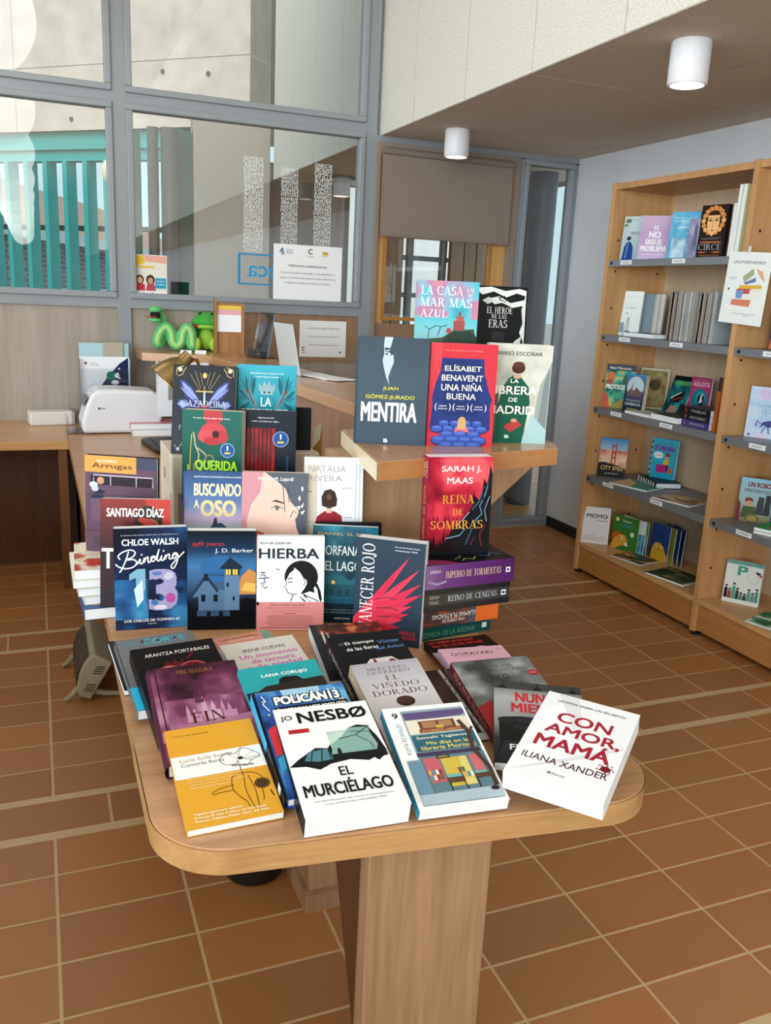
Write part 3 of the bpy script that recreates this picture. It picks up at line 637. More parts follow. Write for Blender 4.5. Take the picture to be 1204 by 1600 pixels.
# ------------------------------------------------------------------ bookcases along the right wall
FX, BX = 2.838, 3.235
SHELF_Z = (1.742, 1.355, .965, .578)
def bookcase(label, y1, y0, left_side=True):
    t = thing('bookcase', label, 'bookcase', (BX, (y0+y1)/2, 0), group='beech bookcases along the wall'); M = loc(t); th = .03
    if left_side: kid(MB().box(FX, y1-th, .02, BX, y1, 2.13, M=M), 'side_panel', M_SHELFW, t, bevel=.0015)
    kid(MB().box(FX, y0, .02, BX, y0+th, 2.13, M=M), 'side_panel', M_SHELFW, t, bevel=.0015)
    a, b = (y0+th, y1-th) if left_side else (y0+th, y1)
    kid(MB().box(FX+.004, a, 2.095, BX, b, 2.125, M=M), 'top_panel', M_SHELFW, t, bevel=.001)
    kid(MB().box(BX-.012, a, .17, BX, b, 2.095, M=M), 'back_panel', M_SHELFB, t)
    kid(MB().box(FX+.004, a, .16, BX-.012, b, .185, M=M), 'bottom_shelf', wood('bottom_shelf_wood', 'c5945e', 'd6a873', 'y', .7, .35), t)
    kid(MB().box(FX+.012, a, .03, FX+.03, b, .16, M=M), 'kick_plate', M_KICK, t)
    hm = MB()
    for yy in ((a, b)):
        s_ = .0006 if yy == a else -.0006
        for zz in SHELF_Z+(1.9, 1.55, 1.16, .77, .39):
            for xx in (FX+.05, BX-.07): hm.lathe([(0, 0), (.006, 0), (.006, .001)], 10, M=M @ Matrix.Translation((xx, yy+s_, zz-.055)) @ Matrix.Rotation(R(-90 if yy == a else 90), 4, 'X'))
    hm.build('peg_holes', mat('peg_hole', '1c1714', .8), t)
    for z in SHELF_Z:
        s = kid(MB().box(FX+.006, a+.002, z-.004, BX-.014, b-.002, z, M=M).box(FX+.002, a+.002, z-.034, FX+.006, b-.002, z, M=M), 'shelf', M_SHELFM, t)
        for f in ((.78, .36) if z != 1.742 else (.84, .42)):
            yc = a+(b-a)*f
            lb = MB().box(FX-.0005, yc-.045, z-.025, FX+.0025, yc+.045, z-.004, lin('eef0f2'), M=M)
            draw(lb, [('t', 'NOVEDADES', .18, .3, .82, .7, '3a3a3e')], Vector((FX-.0005, yc+.045, z-.025))-Vector(t.location), (0, -1, 0), (0, 0, 1), (-1, 0, 0), .09, .021)
            lb.build('shelf_label', PRINTM, s)
        MB().lathe([(0, 0), (.008, 0), (.008, .002)], 12, M=M @ Matrix.Translation((FX+.0015, b-.03, z-.016)) @ Matrix.Rotation(R(-90), 4, 'Y')).build('shelf_peg', M_BLACK, s)
    for yy in (y0+th/2,)+((y1-th/2,) if left_side else ()):
        MB().lathe([(0, 0), (.022, 0), (.022, .012), (.008, .012), (.008, .03), (0, .03)], 16, M=M @ Matrix.Translation((FX+.03, yy, 0))).build('foot', M_BLACK, t)
bookcase('beech bookcase with grey shelves, the farther one beside the window corner', 4.0, 2.985)
bookcase('beech bookcase with grey shelves, the nearer one cut by the picture edge', 2.983, 1.98, False)
# flyer hung over the upright
fl = thing('flyer', 'white flyer with a drawing of stacked books taped to the bookcase upright', 'flyer', (FX-.02, 2.985, 1.55))
fa = [('t', '¡NOVEDADES!', .14, .83, .86, .88, '555b66', .01), ('p', [(.40, .66), (.62, .78), (.66, .70), (.46, .58)], 'a9b48a'), ('p', [(.46, .58), (.70, .66), (.72, .60), (.48, .55)], '6f86b8'), ('p', [(.68, .78), (.84, .74), (.92, .60), (.80, .66)], 'e3b48a'),
      ('p', [(.36, .54), (.86, .56), (.88, .51), (.36, .49)], 'e6b64a'), ('p', [(.32, .49), (.66, .50), (.62, .43), (.30, .42)], 'c75a58'), ('p', [(.30, .46), (.48, .48), (.46, .36), (.32, .35)], '7f9fcf'), ('p', [(.24, .34), (.68, .35), (.66, .25), (.22, .26)], 'dd8a68'),
      ('p', [(.62, .49), (.88, .50), (.86, .47), (.62, .43)], 'f0ead8'), ('p', [(.46, .41), (.9, .43), (.9, .38), (.46, .36)], 'f4f0e6'), ('l', [(.1, .64), (.28, .64)], .006, '8a8f98'), ('l', [(.1, .62), (.24, .62)], .006, '8a8f98'), ('e', .12, .48, .02, .02, '3a3a3a'), ('l', [(.3, .14), (.85, .15)], .008, '9aa0a8'), ('l', [(.55, .12), (.7, .12)], .008, '9aa0a8')]
f1 = MB().box(-.0004, -.125, -.15, .0004, .125, .15, lin('f2f4f2'))
draw(f1, fa, (-.0004, .125, -.15), (0, -1, 0), (0, 0, 1), (-1, 0, 0), .25, .30)
f1.build('sheet', PRINTM, fl).rotation_euler = (R(3), 0, 0)
MB().box(-.001, -.004, .145, 0, .012, .175).build('tape_strip', mat('clear_tape', 'd8dcdc', .3), fl)
fl.location = (FX-.006, 2.962, 1.605)

# ------------------------------------------------------------------ posters and lettering on the glass
def sheet(name, label, cat, x0, z0, x1, z1, art, y=YB-.014, bg='f2f2f4', dirn=-1, tilt=0):
    mb = MB().box(x0, y-.0004, z0, x1, y+.0004, z1, lin(bg)); draw(mb, art, (x0, y-.0004, z0), (1, 0, 0), (0, 0, 1), (0, -1, 0), x1-x0, z1-z0)
    return tag(mb.build(name, PRINTM), label, cat)
sheet('poster', 'small colourful poster with two children taped to the wide window', 'poster', .505, 1.44, .683, 1.66, [('r', 0, .12, 1, 1, 'e4ded6'), ('p', [(.02, .96), (.3, .98), (.36, .82), (.1, .72)], 'e9c23f'), ('p', [(.3, .98), (.98, .98), (.98, .8), (.4, .84)], 'e8a79c'), ('t', 'capital', .12, .8, .5, .86, 'f4c430', .01), ('r', .1, .68, .62, .73, 'e9c23f'), ('t', 'Aquí te esperamos', .25, .58, .85, .62, 'ffffff', .01), ('e', .18, .4, .12, .14, '2a2222'), ('e', .18, .39, .08, .1, 'd9a988'), ('p', [(.04, .14), (.34, .14), (.32, .3), (.06, .3)], 'c03a44'), ('e', .5, .4, .13, .15, '3a2a22'), ('e', .5, .38, .08, .1, 'c99476'), ('p', [(.36, .14), (.66, .14), (.62, .3), (.4, .3)], 'b84a56'), ('r', .64, .2, .97, .45, '2f9fc4'), ('t', 'de lunes', .69, .36, .92, .4, 'ffffff'), ('t', 'a sábado', .69, .28, .92, .32, 'ffffff'), ('e', .3, .06, .04, .04, '5070a0'), ('e', .55, .06, .04, .04, '404040'), ('e', .8, .06, .05, .03, 'd0b040')])
sheet('notice', 'white printed notice with three small logos taped to the wide window', 'notice', 1.281, 1.457, 1.694, 1.765, [('p', [(.08, .86), (.13, .95), (.15, .86)], '4a6a8a'), ('e', .13, .85, .025, .035, '8aa0b8'), ('l', [(.18, .9), (.28, .9)], .008, '8a8fa0'), ('l', [(.18, .87), (.27, .87)], .008, '8a8fa0'), ('l', [(.18, .84), (.28, .84)], .008, '8a8fa0'), ('t', 'C', .5, .84, .56, .94, '2a2a30', .03), ('t', 'Concello', .48, .79, .58, .815, '2a2a30'), ('r', .71, .84, .79, .9, 'c9a936'), ('l', [(.71, .82), (.79, .82)], .006, 'a08a40'), ('t', 'PRÉSTAMOS SOBREPASADOS', .22, .60, .78, .645, '22242c', .015), ('t', 'Si no ha devuelto el ejemplar o los ejemplares a', .1, .47, .9, .505, '3a3c46', .01), ('t', 'tiempo (3 semanas de préstamo como máximo), se', .09, .38, .91, .415, '3a3c46', .01), ('t', 'le dejará la suspensión activa y el motivo.', .16, .29, .84, .325, '3a3c46', .01)])
sheet('notice', 'white printed exit notice on the brown panel below the wide window', 'notice', 1.443, 1.13, 1.733, 1.342, [('t', 'SALIDA POR PUERTA PRINCIPAL', .17, .76, .86, .81, '6a6460'), ('t', 'EN HORARIO DE ATENCIÓN AL', .17, .54, .86, .59, '6a6460'), ('t', 'PÚBLICO DE LA BIBLIOTECA', .2, .31, .84, .36, '6a6460'), ('t', 'C', .05, .16, .12, .28, '2a2a30', .03), ('l', [(.05, .11), (.14, .11)], .01, '5a5a60'), ('e', .88, .14, .02, .02, '3a3a40')], y=YB-.022)
rows = ['CONOC', 'CIENTO', 'OSCOM', 'MAGOBE', 'LEOTEN', 'NACARI', 'CORMAP', 'SABERE', 'LECTUR', 'CODEAS', 'SCORIO', 'DIVER', 'TESORO', 'NOVELA', 'HISTOR', 'ILUSTR', 'PALABR', 'CUENTO', 'AUTORE', 'RIMASO', 'COMICS', 'POESIA', 'CIENCI', 'SUEÑOS', 'CULTUR', 'INFORME']
def letters(label, x0, x1, z0, z1, n, seed):
    mb = MB(); rs = random.Random(seed); h = (z1-z0)/n; ops = []
    for i in range(n):
        s = rows[(i*7+seed) % len(rows)]; s = rows[i] if seed == 0 else s
        ops.append(('t', s, 0, i/n+.06/n, 1, (i+.94)/n, 'eef2f2', 0, 'mirror'))
    draw(mb, ops[::-1], (x0, YB-.0125, z0), (1, 0, 0), (0, 0, 1), (0, -1, 0), x1-x0, z1-z0, step=0)
    tag(mb.build('window_lettering', PRINTM), label, 'lettering', 'white lettering columns on the window')
letters('column of white mirrored letters on the window, farthest from the notice', 1.107, 1.216, 1.708, 2.22, 24, 0)
letters('column of white mirrored letters on the window, the middle one of three', 1.32, 1.417, 1.70, 2.175, 22, 3)
letters('column of white mirrored letters on the window, nearest the door', 1.515, 1.617, 1.70, 2.216, 24, 5)
bs = MB(); draw(bs, [('r', 0, 0, .022, 1, '2a8cc0'), ('r', 0, 0, 1, .05, '2a8cc0'), ('r', 0, .95, 1, 1, '2a8cc0'), ('t', 'biblioteca', .09, .26, 1.0, .80, '2f9ad0', .01, 'mirror')], (1.077, YB-.0122, 1.529), (1, 0, 0), (0, 0, 1), (0, -1, 0), .60, .171)
tag(bs.build('window_sign', PRINTM), 'blue framed mirrored word on the window, half covered by the notice', 'sign')

# ------------------------------------------------------------------ things standing on the desk
hp = ony(125, 600, 4.86)
def leaflets():
    p0, p1 = ony(127, 642, 4.86), ony(201, 560, 4.86)
    t = thing('leaflet_holder', 'clear leaflet holder with a white folder and a navy dotted leaflet behind the white printer', 'holder', ((p0.x+p1.x)/2, 4.86, DZ)); w = p1.x-p0.x
    MB().box(-w/2-.004, -.07, 0, w/2+.004, -.067, .30).box(-w/2-.004, .03, 0, w/2+.004, .033, .42).box(-w/2-.004, -.067, 0, w/2+.004, .03, .004).box(-w/2-.004, -.067, .004, -w/2-.001, .03, .35).box(w/2+.001, -.067, .004, w/2+.004, .03, .35).build('clear_shell', M_ACRYL, t)
    mb = MB().box(-w/2, -.02, .005, w/2, -.015, .36, lin('eceef4'))
    draw(mb, [('e', .12, .9, .03, .03, 'a04a6a'), ('l', [(.2, .9), (.36, .9)], .01, '888a98'), ('l', [(.2, .87), (.4, .87)], .01, '888a98'), ('p', [(.98, .0), (.98, .99), (.8, .9), (.55, .7), (.3, .45), (.1, .1), (.1, 0)], '1e2a4e'), ('e', .62, .72, .09, .09, '1f7a6a'), ('e', .74, .72, .05, .05, 'f0f0f0'), ('e', .7, .62, .07, .05, 'f0f0f0')]+[('r', .5+.12*(i % 4)+.03*(i//4 % 2), .60+.07*(i//4), .54+.12*(i % 4)+.03*(i//4 % 2), .625+.07*(i//4), 'e8ecf4') for i in range(24) if .55+.12*(i % 4) < .9 and .62+.07*(i//4) < .5+.5*(i % 4)/3], (-w/2, -.02, .005), (1, 0, 0), (0, 0, 1), (0, -1, 0), w, .355)
    mb.build('white_folder', PRINTM, t)
    MB().box(-w/2, .0, .005, w/2, .012, .43, lin('aecbd6')).build('pale_folder', PRINTM, t)
    MB().box(-.005, -.013, .3, w/2-.03, -.003, .435, lin('b0a898')).build('brown_leaflet', PRINTM, t)
leaflets()
def printer():
    a, b = onz(128, 674, DZ), onz(247, 668, DZ)
    t = thing('label_printer', 'white rounded desk printer with a clear tray at its end', 'printer', (.375, 4.60, DZ), R(2))
    prof = [(-.185, .004), (.15, .004), (.19, .03), (.215, .10), (.215, .15), (.20, .19), (.16, .215), (0, .225), (-.10, .224), (-.135, .205), (-.165, .15), (-.19, .06)]
    n = len(prof); v = [(x, y, z) for y in (-.10, .12) for x, z in prof]
    MB().add(v, [tuple(range(n))[::1], tuple(range(2*n-1, n-1, -1))]+[(i, n+i, n+(i+1) % n, (i+1) % n) for i in range(n)]).build('housing', M_WHITE, t, bevel=.018, seg=4)
    MB().box(-.11, -.1015, .125, -.10, -.1, .135, lin('3a3a44')).box(-.095, -.1015, .128, -.075, -.1, .133, lin('8a8a94')).build('badge', PRINT, t)
    MB().add([(-.178, -.09, .14), (-.158, -.09, .185), (-.158, .11, .185), (-.178, .11, .14)], [(0, 3, 2, 1)]).build('paper_slot', mat('slot_grey', '6a7076', .4), t)
    MB().box(-.255, -.08, .002, -.252, .10, .085).box(-.252, -.08, .002, -.185, .10, .005).box(-.252, -.08, .005, -.19, -.077, .06).build('clear_tray', M_ACRYL, t)
    MB().lathe([(0, 0), (.008, 0), (.008, .004)], 12, M=Matrix.Translation((-.13, -.08, 0))).build('foot', M_BLACK, t)
printer()
pk = thing('paper_pack', 'white wrapped paper pack lying beside the printer on the wall desk', 'pack', (.065, 4.86, DZ), R(8))
MB().box(-.125, -.055, 0, .09, .05, .072).add([(-.12, -.056, .012), (-.05, -.057, .05), (.0, -.056, .02)], [(0, 1, 2)]).build('wrapper', mat('white_wrap', 'dfdbd8', .6, bump=.6, nscale=22), pk, bevel=.008)
MB().box(.0905, -.055, .002, .096, .05, .068).build('folded_end', mat('white_wrap_end', 'd2cecb', .6, bump=.5, nscale=30), pk, bevel=.002)
kb = thing('keyboard', 'black curved keyboard lying on the desk in front of the printer', 'keyboard', (.575, 4.06, DZ), R(3))
kp = rounded([(-.13, .20), (-.10, -.20), (.25, -.22), (.25, .22)], [.06, .10, .02, .02], 8)
MB().prism(kp, .002, .022).build('base', M_BLACK, kb, bevel=.006)
kk = MB()
for i in range(6):
    for j in range(11): kk.box(-.08+.05*i, -.165+.032*j, .021, -.038+.05*i, -.139+.032*j, .027)
kk.build('keys', mat('keycaps', '2c2c30', .4), kb, bevel=.002)
# brass lamp, white box behind
lp = thing('desk_lamp', 'brass desk lamp with a ribbed bell shade leaning behind the display books', 'lamp', (.60, 3.62, DZ))
hd = ony(289, 562, 3.6)-Vector(lp.location); tl = ony(262, 588, 3.6)-Vector(lp.location); ax = (hd-tl).normalized()
BM = Matrix.Translation(hd) @ ax.to_track_quat('Z', 'Y').to_matrix().to_4x4()
M_BRASS = mat('brass', 'a08a5e', .36, 1)
MB().lathe([(.0, .028), (.026, .028), (.028, .02), (.028, -.012), (.032, -.018), (.045, -.035), (.062, -.075), (.073, -.12), (.071, -.12), (.058, -.075), (.035, -.03), (0, -.025)], 40, M=BM).build('shade', M_BRASS, lp)
MB().tube([hd, hd+Vector((.05, .02, .0)), Vector((.10, .05, .25)), Vector((.08, .05, .02))], .007).build('stem', M_BRASS, lp)
MB().lathe([(0, 0), (.075, 0), (.075, .012), (.03, .022), (0, .022)], 32, M=Matrix.Translation((.08, .05, 0))).build('base', M_BRASS, lp)
wb = thing('desk_organiser', 'white desk organiser with a square opening beneath the counter ledge', 'organiser', (.66, 4.30, DZ))
q0, q1 = ony(246, 566, 4.28), ony(268, 645, 4.28)
MB().box(q0.x-.66, -.02, .12, .12, -.008, q0.z-DZ).box(q0.x-.66, -.008, .12, q0.x-.65, .05, q0.z-DZ).box(.11, -.008, .12, .12, .05, q0.z-DZ).build('housing', M_WHITE, wb)
MB().box(q1.x-.675, -.022, .20, q1.x-.66+.012, -.0201, .29).build('opening', mat('opening_grey', '8d8a88', .6), wb)
MB().box(-.02, 0, 0, .06, .04, .12).build('stand', M_BLACK, wb)
# carton under the rear display books
cb = thing('cardboard_box', 'pale cardboard box carrying the rear display books', 'box', (.515, 2.37, DZ))
M_CARD = mat('pale_card', 'd6c6b2', .85, noise=.05, nscale=12)
MB().box(-.20, -.125, 0, .20, .125, .31).build('carton', M_CARD, cb, bevel=.002)
MB().box(-.2012, -.122, .20, -.2004, -.06, .308).add([(-.2014, -.08, .19), (-.2014, -.05, .215), (-.2014, -.06, .23), (-.2014, -.03, .2), (-.2014, -.05, .17)], [(4, 3, 2, 1, 0)]).build('torn_flap', mat('card_white', 'e6dfd4', .8), cb)
MB().box(-.2012, .03, .22, -.2004, .036, .25).build('hand_slot', M_BLACK, cb)
# note slip at the counter panel
ns = thing('note_slip', 'pale yellow paper slip sticking up beside the black book back', 'note', (ony(490, 676, 2.45).x, 2.45, .0))
a = ony(491, 676, 2.45)
MB().add([(-.004, 0, a.z-.05), (.022, .004, a.z-.02), (.024, .004, a.z+.028), (.0, 0, a.z+.012)], [(0, 1, 2, 3)]).add([(-.0, .01, a.z-.075), (.03, .012, a.z-.08), (.03, .012, a.z+.0), (.0, .01, a.z)], [(0, 1, 2, 3)], mi=1).build('slip', [mat('note_paper', 'dfe0c4', .8), mat('note_card', 'b08a34', .8)], ns)

# ------------------------------------------------------------------ things on the counter ledge
def plush_frog():
    c = onz(325, 549, CZ)
    t = thing('plush_frog', 'green plush frog sitting on the counter ledge beside the wooden stand', 'plush toy', (c.x, c.y+.05, CZ), R(-14)); t.scale = (1.22,)*3
    g1, g2 = mat('plush_green', '45a63c', .95, noise=.18, nscale=120, bump=.5), mat('plush_lime', 'a4cf4a', .95, noise=.15, nscale=120, bump=.5)
    b = MB().ball((0, 0, .055), (.045, .04, .055)).ball((0, -.015, .128), (.066, .05, .032)).ball((0, -.005, .15), (.05, .036, .026)).ball((-.027, -.006, .162), (.02, .02, .016)).ball((.027, -.006, .162), (.02, .02, .016)).build('body', g1, t)
    m = b.modifiers.new('fuse', 'REMESH'); m.mode = 'VOXEL'; m.voxel_size = .005; m.use_smooth_shade = True
    MB().ball((0, -.022, .055), (.036, .028, .048)).build('belly', g2, t)
    MB().ball((0, -.024, .110), (.060, .046, .014)).build('jaw', g2, t)
    for s_ in (-1, 1):
        MB().tube([(s_*.03, -.01, .02), (s_*.05, -.05, .022), (s_*.042, -.085, .028)], [.02, .021, .019]).ball((s_*.042, -.088, .034), (.024, .016, .032)).build('leg', g2, t)
        MB().tube([(s_*.036, -.005, .09), (s_*.06, -.03, .068), (s_*.066, -.055, .05)], [.015, .014, .016]).ball((s_*.067, -.06, .046), .019).build('arm', g1, t)
        MB().ball((s_*.027, -.024, .166), (.010, .006, .008)).build('eye', M_BLACK, t)
    MB().ball((-.045, -.062, .114), (.011, .004, .009)).build('tongue', mat('plush_red', 'a33a3a', .9), t)
plush_frog()
def plush_snake():
    c = onz(270, 549, CZ)
    t = thing('plush_snake', 'green plush snake coiled in loops with an open mouth on the counter ledge', 'plush toy', (c.x, c.y+.035, CZ), R(-8)); t.scale = (1.15,)*3
    g1 = mat('plush_snake_green', '66c078', .95, noise=.15, nscale=120, bump=.5)
    key = [(.095, 0, .028), (.092, 0, .085), (.072, 0, .112), (.052, 0, .085), (.045, 0, .045), (.024, 0, .026), (.004, 0, .045), (-.002, 0, .085), (-.024, 0, .112), (-.05, 0, .092), (-.066, 0, .05), (-.06, .012, .03), (-.045, .03, .06), (-.04, .03, .12), (-.05, .02, .155), (-.066, .004, .175)]
    pts = []
    for i in range(len(key)-1):
        for k in range(3):
            f = k/3; p0, p1, p2, p3 = [Vector(key[min(max(i+d, 0), len(key)-1)]) for d in (-1, 0, 1, 2)]
            pts.append(.5*((2*p1)+(p2-p0)*f+(2*p0-5*p1+4*p2-p3)*f*f+(3*p1-p0-3*p2+p3)*f*f*f))
    b = MB().tube(pts, .025, 14).ball(pts[0], .025).ball(pts[-1], .026).ball((-.072, -.018, .190), (.030, .034, .018)).build('body', g1, t)
    m = b.modifiers.new('fuse', 'REMESH'); m.mode = 'VOXEL'; m.voxel_size = .0045; m.use_smooth_shade = True
    MB().tube([(p.x, p.y-.0185, p.z) for p in pts[:33]], .0125, 8).build('belly_stripe', mat('plush_pale', 'a9d98a', .95), t)
    MB().ball((-.074, -.034, .142), (.028, .032, .012)).build('lower_jaw', g1, t)
    MB().ball((-.074, -.030, .165), (.024, .022, .022)).build('mouth', mat('plush_black', '151515', .95), t)
    MB().box(-.115, -.052, .155, -.07, -.048, .160).build('tongue', mat('plush_red', 'a33a3a', .9), t)
plush_snake()
rd = thing('plush_crab', 'dark red plush toy peeping out behind the green snake', 'plush toy', (onz(252, 546, CZ).x, onz(252, 546, CZ).y+.10, CZ))
mr = mat('plush_dark_red', '6e2a2c', .95, noise=.2, nscale=90)
b = MB().ball((0, 0, .05), (.045, .035, .05)).ball((-.02, -.02, .02), (.03, .03, .02)).ball((.10, .0, .10), (.03, .025, .03)).ball((.05, 0, .07), (.06, .02, .03)).build('body', mr, rd)
m = b.modifiers.new('fuse', 'REMESH'); m.mode = 'VOXEL'; m.voxel_size = .006; m.use_smooth_shade = True
for i, (px, lab) in enumerate(((290, 'white name tag card on the ledge under the snake'), (313, 'white name tag card on the ledge under the frog'))):
    c = onz(px, 553, CZ); cc = MB().box(-.03, -.0004, 0, .03, .0004, .022, lin('eef0f2')); 
    o = tag(cc.build('name_tag', PRINTM), lab, 'tag', 'name tags on the ledge'); o.location = (c.x, c.y+.004, CZ); o.rotation_euler = (R(-35), 0, R(-22))
ws = thing('wooden_stand', 'brown wooden leaflet stand with a white card pinned on the counter ledge', 'stand', (ony(361, 553, 4.62).x, 4.62, CZ), R(-6))
tz = ony(338, 466, 4.62).z-CZ
MB().box(-.085, -.02, 0, -.075, .10, tz).box(-.075, .0, 0, .068, .012, tz*.93).build('panel', wood('pine_stand', '8a5a34', 'b5824f', 'z', .9), ws, bevel=.001)
MB().box(-.073, -.004, tz*.42, .052, -.0005, tz*.88, lin('edeef2')).box(-.073, -.0045, tz*.72, .052, -.004, tz*.81, lin('e6a9b0')).box(-.073, -.0045, tz*.81, .052, -.004, tz*.88, lin('e8c24c')).build('card', PRINTM, ws)
MB().box(-.075, -.03, 0, .068, 0, .012).build('ledge', wood('pine_stand', '8a5a34', 'b5824f', 'z', .9), ws)
ah = thing('acrylic_holder', 'clear acrylic holder with grey cards leaning beside the wooden stand', 'holder', (onz(386, 553, CZ).x, 4.50, CZ), R(-65))
for k in range(3): pass
MB().add([(-.06, 0, 0), (.06, 0, 0), (.06, .05, .235), (-.06, .05, .235), (-.06, .004, 0), (.06, .004, 0), (.06, .054, .235), (-.06, .054, .235)], [(0, 1, 2, 3), (7, 6, 5, 4), (0, 4, 5, 1), (1, 5, 6, 2), (2, 6, 7, 3), (3, 7, 4, 0)]).box(-.06, -.04, 0, .06, .07, .004).box(-.06, -.04, .004, .06, -.037, .05).build('shell', M_ACRYL, ah)
MB().add([(-.055, .006, .005), (.055, .006, .005), (.055, .052, .225), (-.055, .052, .225), (-.055, .022, .005), (.055, .022, .005), (.055, .068, .225), (-.055, .068, .225)], [(0, 1, 2, 3), (7, 6, 5, 4), (0, 4, 5, 1), (1, 5, 6, 2), (2, 6, 7, 3), (3, 7, 4, 0)]).build('cards', mat('grey_cards', '9298a2', .5), ah)
a0, a1, a2, a3 = onz(440, 575, CZ), onz(470, 592, CZ), ony(427, 503, 3.80), ony(455, 506, 3.45)
sg = thing('acrylic_sign', 'white slanted acrylic sign standing on the counter behind the turquoise winged book', 'sign', (1.03, 3.64, CZ))
def q(p): return Vector(p)-Vector(sg.location)
bl_, br_ = Vector((1.06, 3.98, CZ+.002)), Vector((1.02, 3.50, CZ+.002)); off = Vector((.003, 0, 0))
tl_, tr_ = ony(427, 503, 3.94), ony(456, 507, 3.50)
MB().add([q(bl_), q(br_), q(tr_), q(tl_), q(bl_+off), q(br_+off), q(tr_+off), q(tl_+off)], [(0, 1, 2, 3), (7, 6, 5, 4), (0, 4, 5, 1), (1, 5, 6, 2), (2, 6, 7, 3), (3, 7, 4, 0)]).build('sheet', mat('sign_white', 'e2eaf2', .25), sg)
MB().box(-.0, -.14, 0, .09, .30, .004).build('base', M_ACRYL, sg)
for i, (x, y, rz, lab) in enumerate(((1.125, 3.52, 8, 'loose white paper sheet on the counter, the lower of two'), (1.12, 3.46, 20, 'loose white paper sheet on the counter, the upper one turned askew'))):
    o = MB().box(-.055, -.14, 0, .055, .14, .003).build('paper_sheet', mat('white_paper', 'f2f2f2', .7)); tag(o, lab, 'paper', 'papers on the counter'); o.location = (x, y, CZ+.0005+.0035*i); o.rotation_euler = (0, 0, R(rz))

# ------------------------------------------------------------------ on the floor
ht = thing('electric_heater', 'beige electric fan heater on the floor left of the display desk', 'heater', (.12, 3.24, 0), R(0))
M_BEIGE = mat('beige_plastic', 'a39c86', .5); M_GRILL = mat('heater_grille', '4c463c', .6, noise=.3, nscale=60)
hp_ = [(-.042, .034), (.0, .012), (.082, .15), (.022, .188), (.008, .184), (-.018, .152), (-.036, .11), (-.044, .07)]
n = len(hp_); v = [(x, y, z) for y in (-.185, .185) for x, z in hp_]
MB().add(v, [tuple(range(n)), tuple(range(2*n-1, n-1, -1))]+[(i, n+i, n+(i+1) % n, (i+1) % n) for i in range(n)]).build('housing', M_BEIGE, ht, bevel=.006)
gp = [(.0, .180), (-.022, .153), (-.0405, .11), (-.0475, .07), (-.045, .045)]
MB().add([(x, y, z) for x, z in gp for y in (-.16, .16)], [(2*i, 2*i+1, 2*i+3, 2*i+2) for i in range(4)]).build('grille', M_GRILL, ht)
for s_ in (-1, 1):
    MB().tube([(-.085, s_*.155, .010), (-.062, s_*.155, .026), (-.045, s_*.155, .05), (.0, s_*.155, .04), (.05, s_*.155, .02), (.12, s_*.155, .010)], [.009, .011, .014, .014, .011, .009], 10).build('foot', M_BEIGE, ht)
for z0, x0 in ((.05, -.022), (.115, .012)):
    vt = MB()
    for k in range(4): vt.add([(x0+.004*k, -.1862, z0+.008*k), (x0+.032+.004*k, -.1862, z0-.006+.008*k), (x0+.032+.004*k, -.1862, z0-.002+.008*k), (x0+.004*k, -.1862, z0+.004+.008*k)], [(0, 1, 2, 3)])
    vt.build('vent_slots', M_BLACK, ht)
bn = thing('waste_bin', 'black round bin in the shade under the display desk', 'bin', (.47, 1.95, 0)); bn.scale = (.74,)*3
MB().lathe([(0, .004), (.095, .004), (.105, .012), (.135, .32), (.128, .32), (.10, .02), (0, .016)], 36).build('bucket', M_BLACK, bn)
MB().lathe([(0, 0), (.09, 0), (.09, .0038)], 28).build('foot_ring', M_BLACK, bn)
# ------------------------------------------------------------------ artwork pieces
def oval_text(ops): return ops
def castle(x, y, s, c):
    return [('p', [(x, y), (x, y+.10*s), (x+.02*s, y+.16*s), (x+.04*s, y+.10*s), (x+.04*s, y)], c), ('p', [(x+.07*s, y), (x+.07*s, y+.07*s), (x+.09*s, y+.12*s), (x+.11*s, y+.07*s), (x+.11*s, y)], c), ('r', x, y-.03*s, x+.16*s, y+.04*s, c)]
def spikes(x0, x1, y, h, n, c, seed=1):
    rs = random.Random(seed); o = []
    for i in range(n):
        x = x0+(x1-x0)*(i+.5)/n; w = (x1-x0)/n*.8; hh = h*rs.uniform(.55, 1.1); o.append(('p', [(max(0, x-w), y), (min(1, x+w), y), (x+rs.uniform(-.2, .2)*w, y+hh)], c))
    return o
def lines(x0, x1, y0, y1, n, c, w=.008, seed=2):
    rs = random.Random(seed); return [('l', [(x0+rs.uniform(0, .06), y0+(y1-y0)*i/max(1, n-1)), (x1-rs.uniform(0, .08), y0+(y1-y0)*i/max(1, n-1))], w, c) for i in range(n)]
GD = 'books on the reception counter'; GS = 'books standing on the display desk'; GF = 'books lying on the display desk'; GT = 'books in the stack at the desk edge'

# ------------------------------------------------------------------ on the reception counter
art = [('g', 0, 0, 1, 1, [(0, '3b4a59'), (.6, '42525f'), (1, '3a4854')]), ('p', [(.36, 1), (.48, 1), (.45, .92), (.42, .85), (.49, .84), (.50, .77), (.46, .70), (.43, .63), (.45, .56), (.40, .63), (.36, .72), (.34, .79), (.36, .85), (.35, .93)], 'b9c6d2'),
       ('p', [(.36, .88), (.46, .885), (.43, .90), (.37, .905)], '39475a'), ('e', .43, .845, .055, .018, '2f3d4c'), ('e', .43, .845, .022, .016, 'dfe6ec'), ('l', [(.37, .87), (.49, .865)], .012, '2f3d4c'),
       ('t', 'JUAN', .36, .505, .58, .545, 'd6cf3a', .012), ('t', 'GÓMEZ-JURADO', .12, .42, .82, .475, 'd6cf3a', .012), ('t', 'MENTIRA', .06, .215, .86, .40, 'f4f6f6', .026), ('t', 'B', .40, .02, .46, .055, 'eef2f4', .06)]
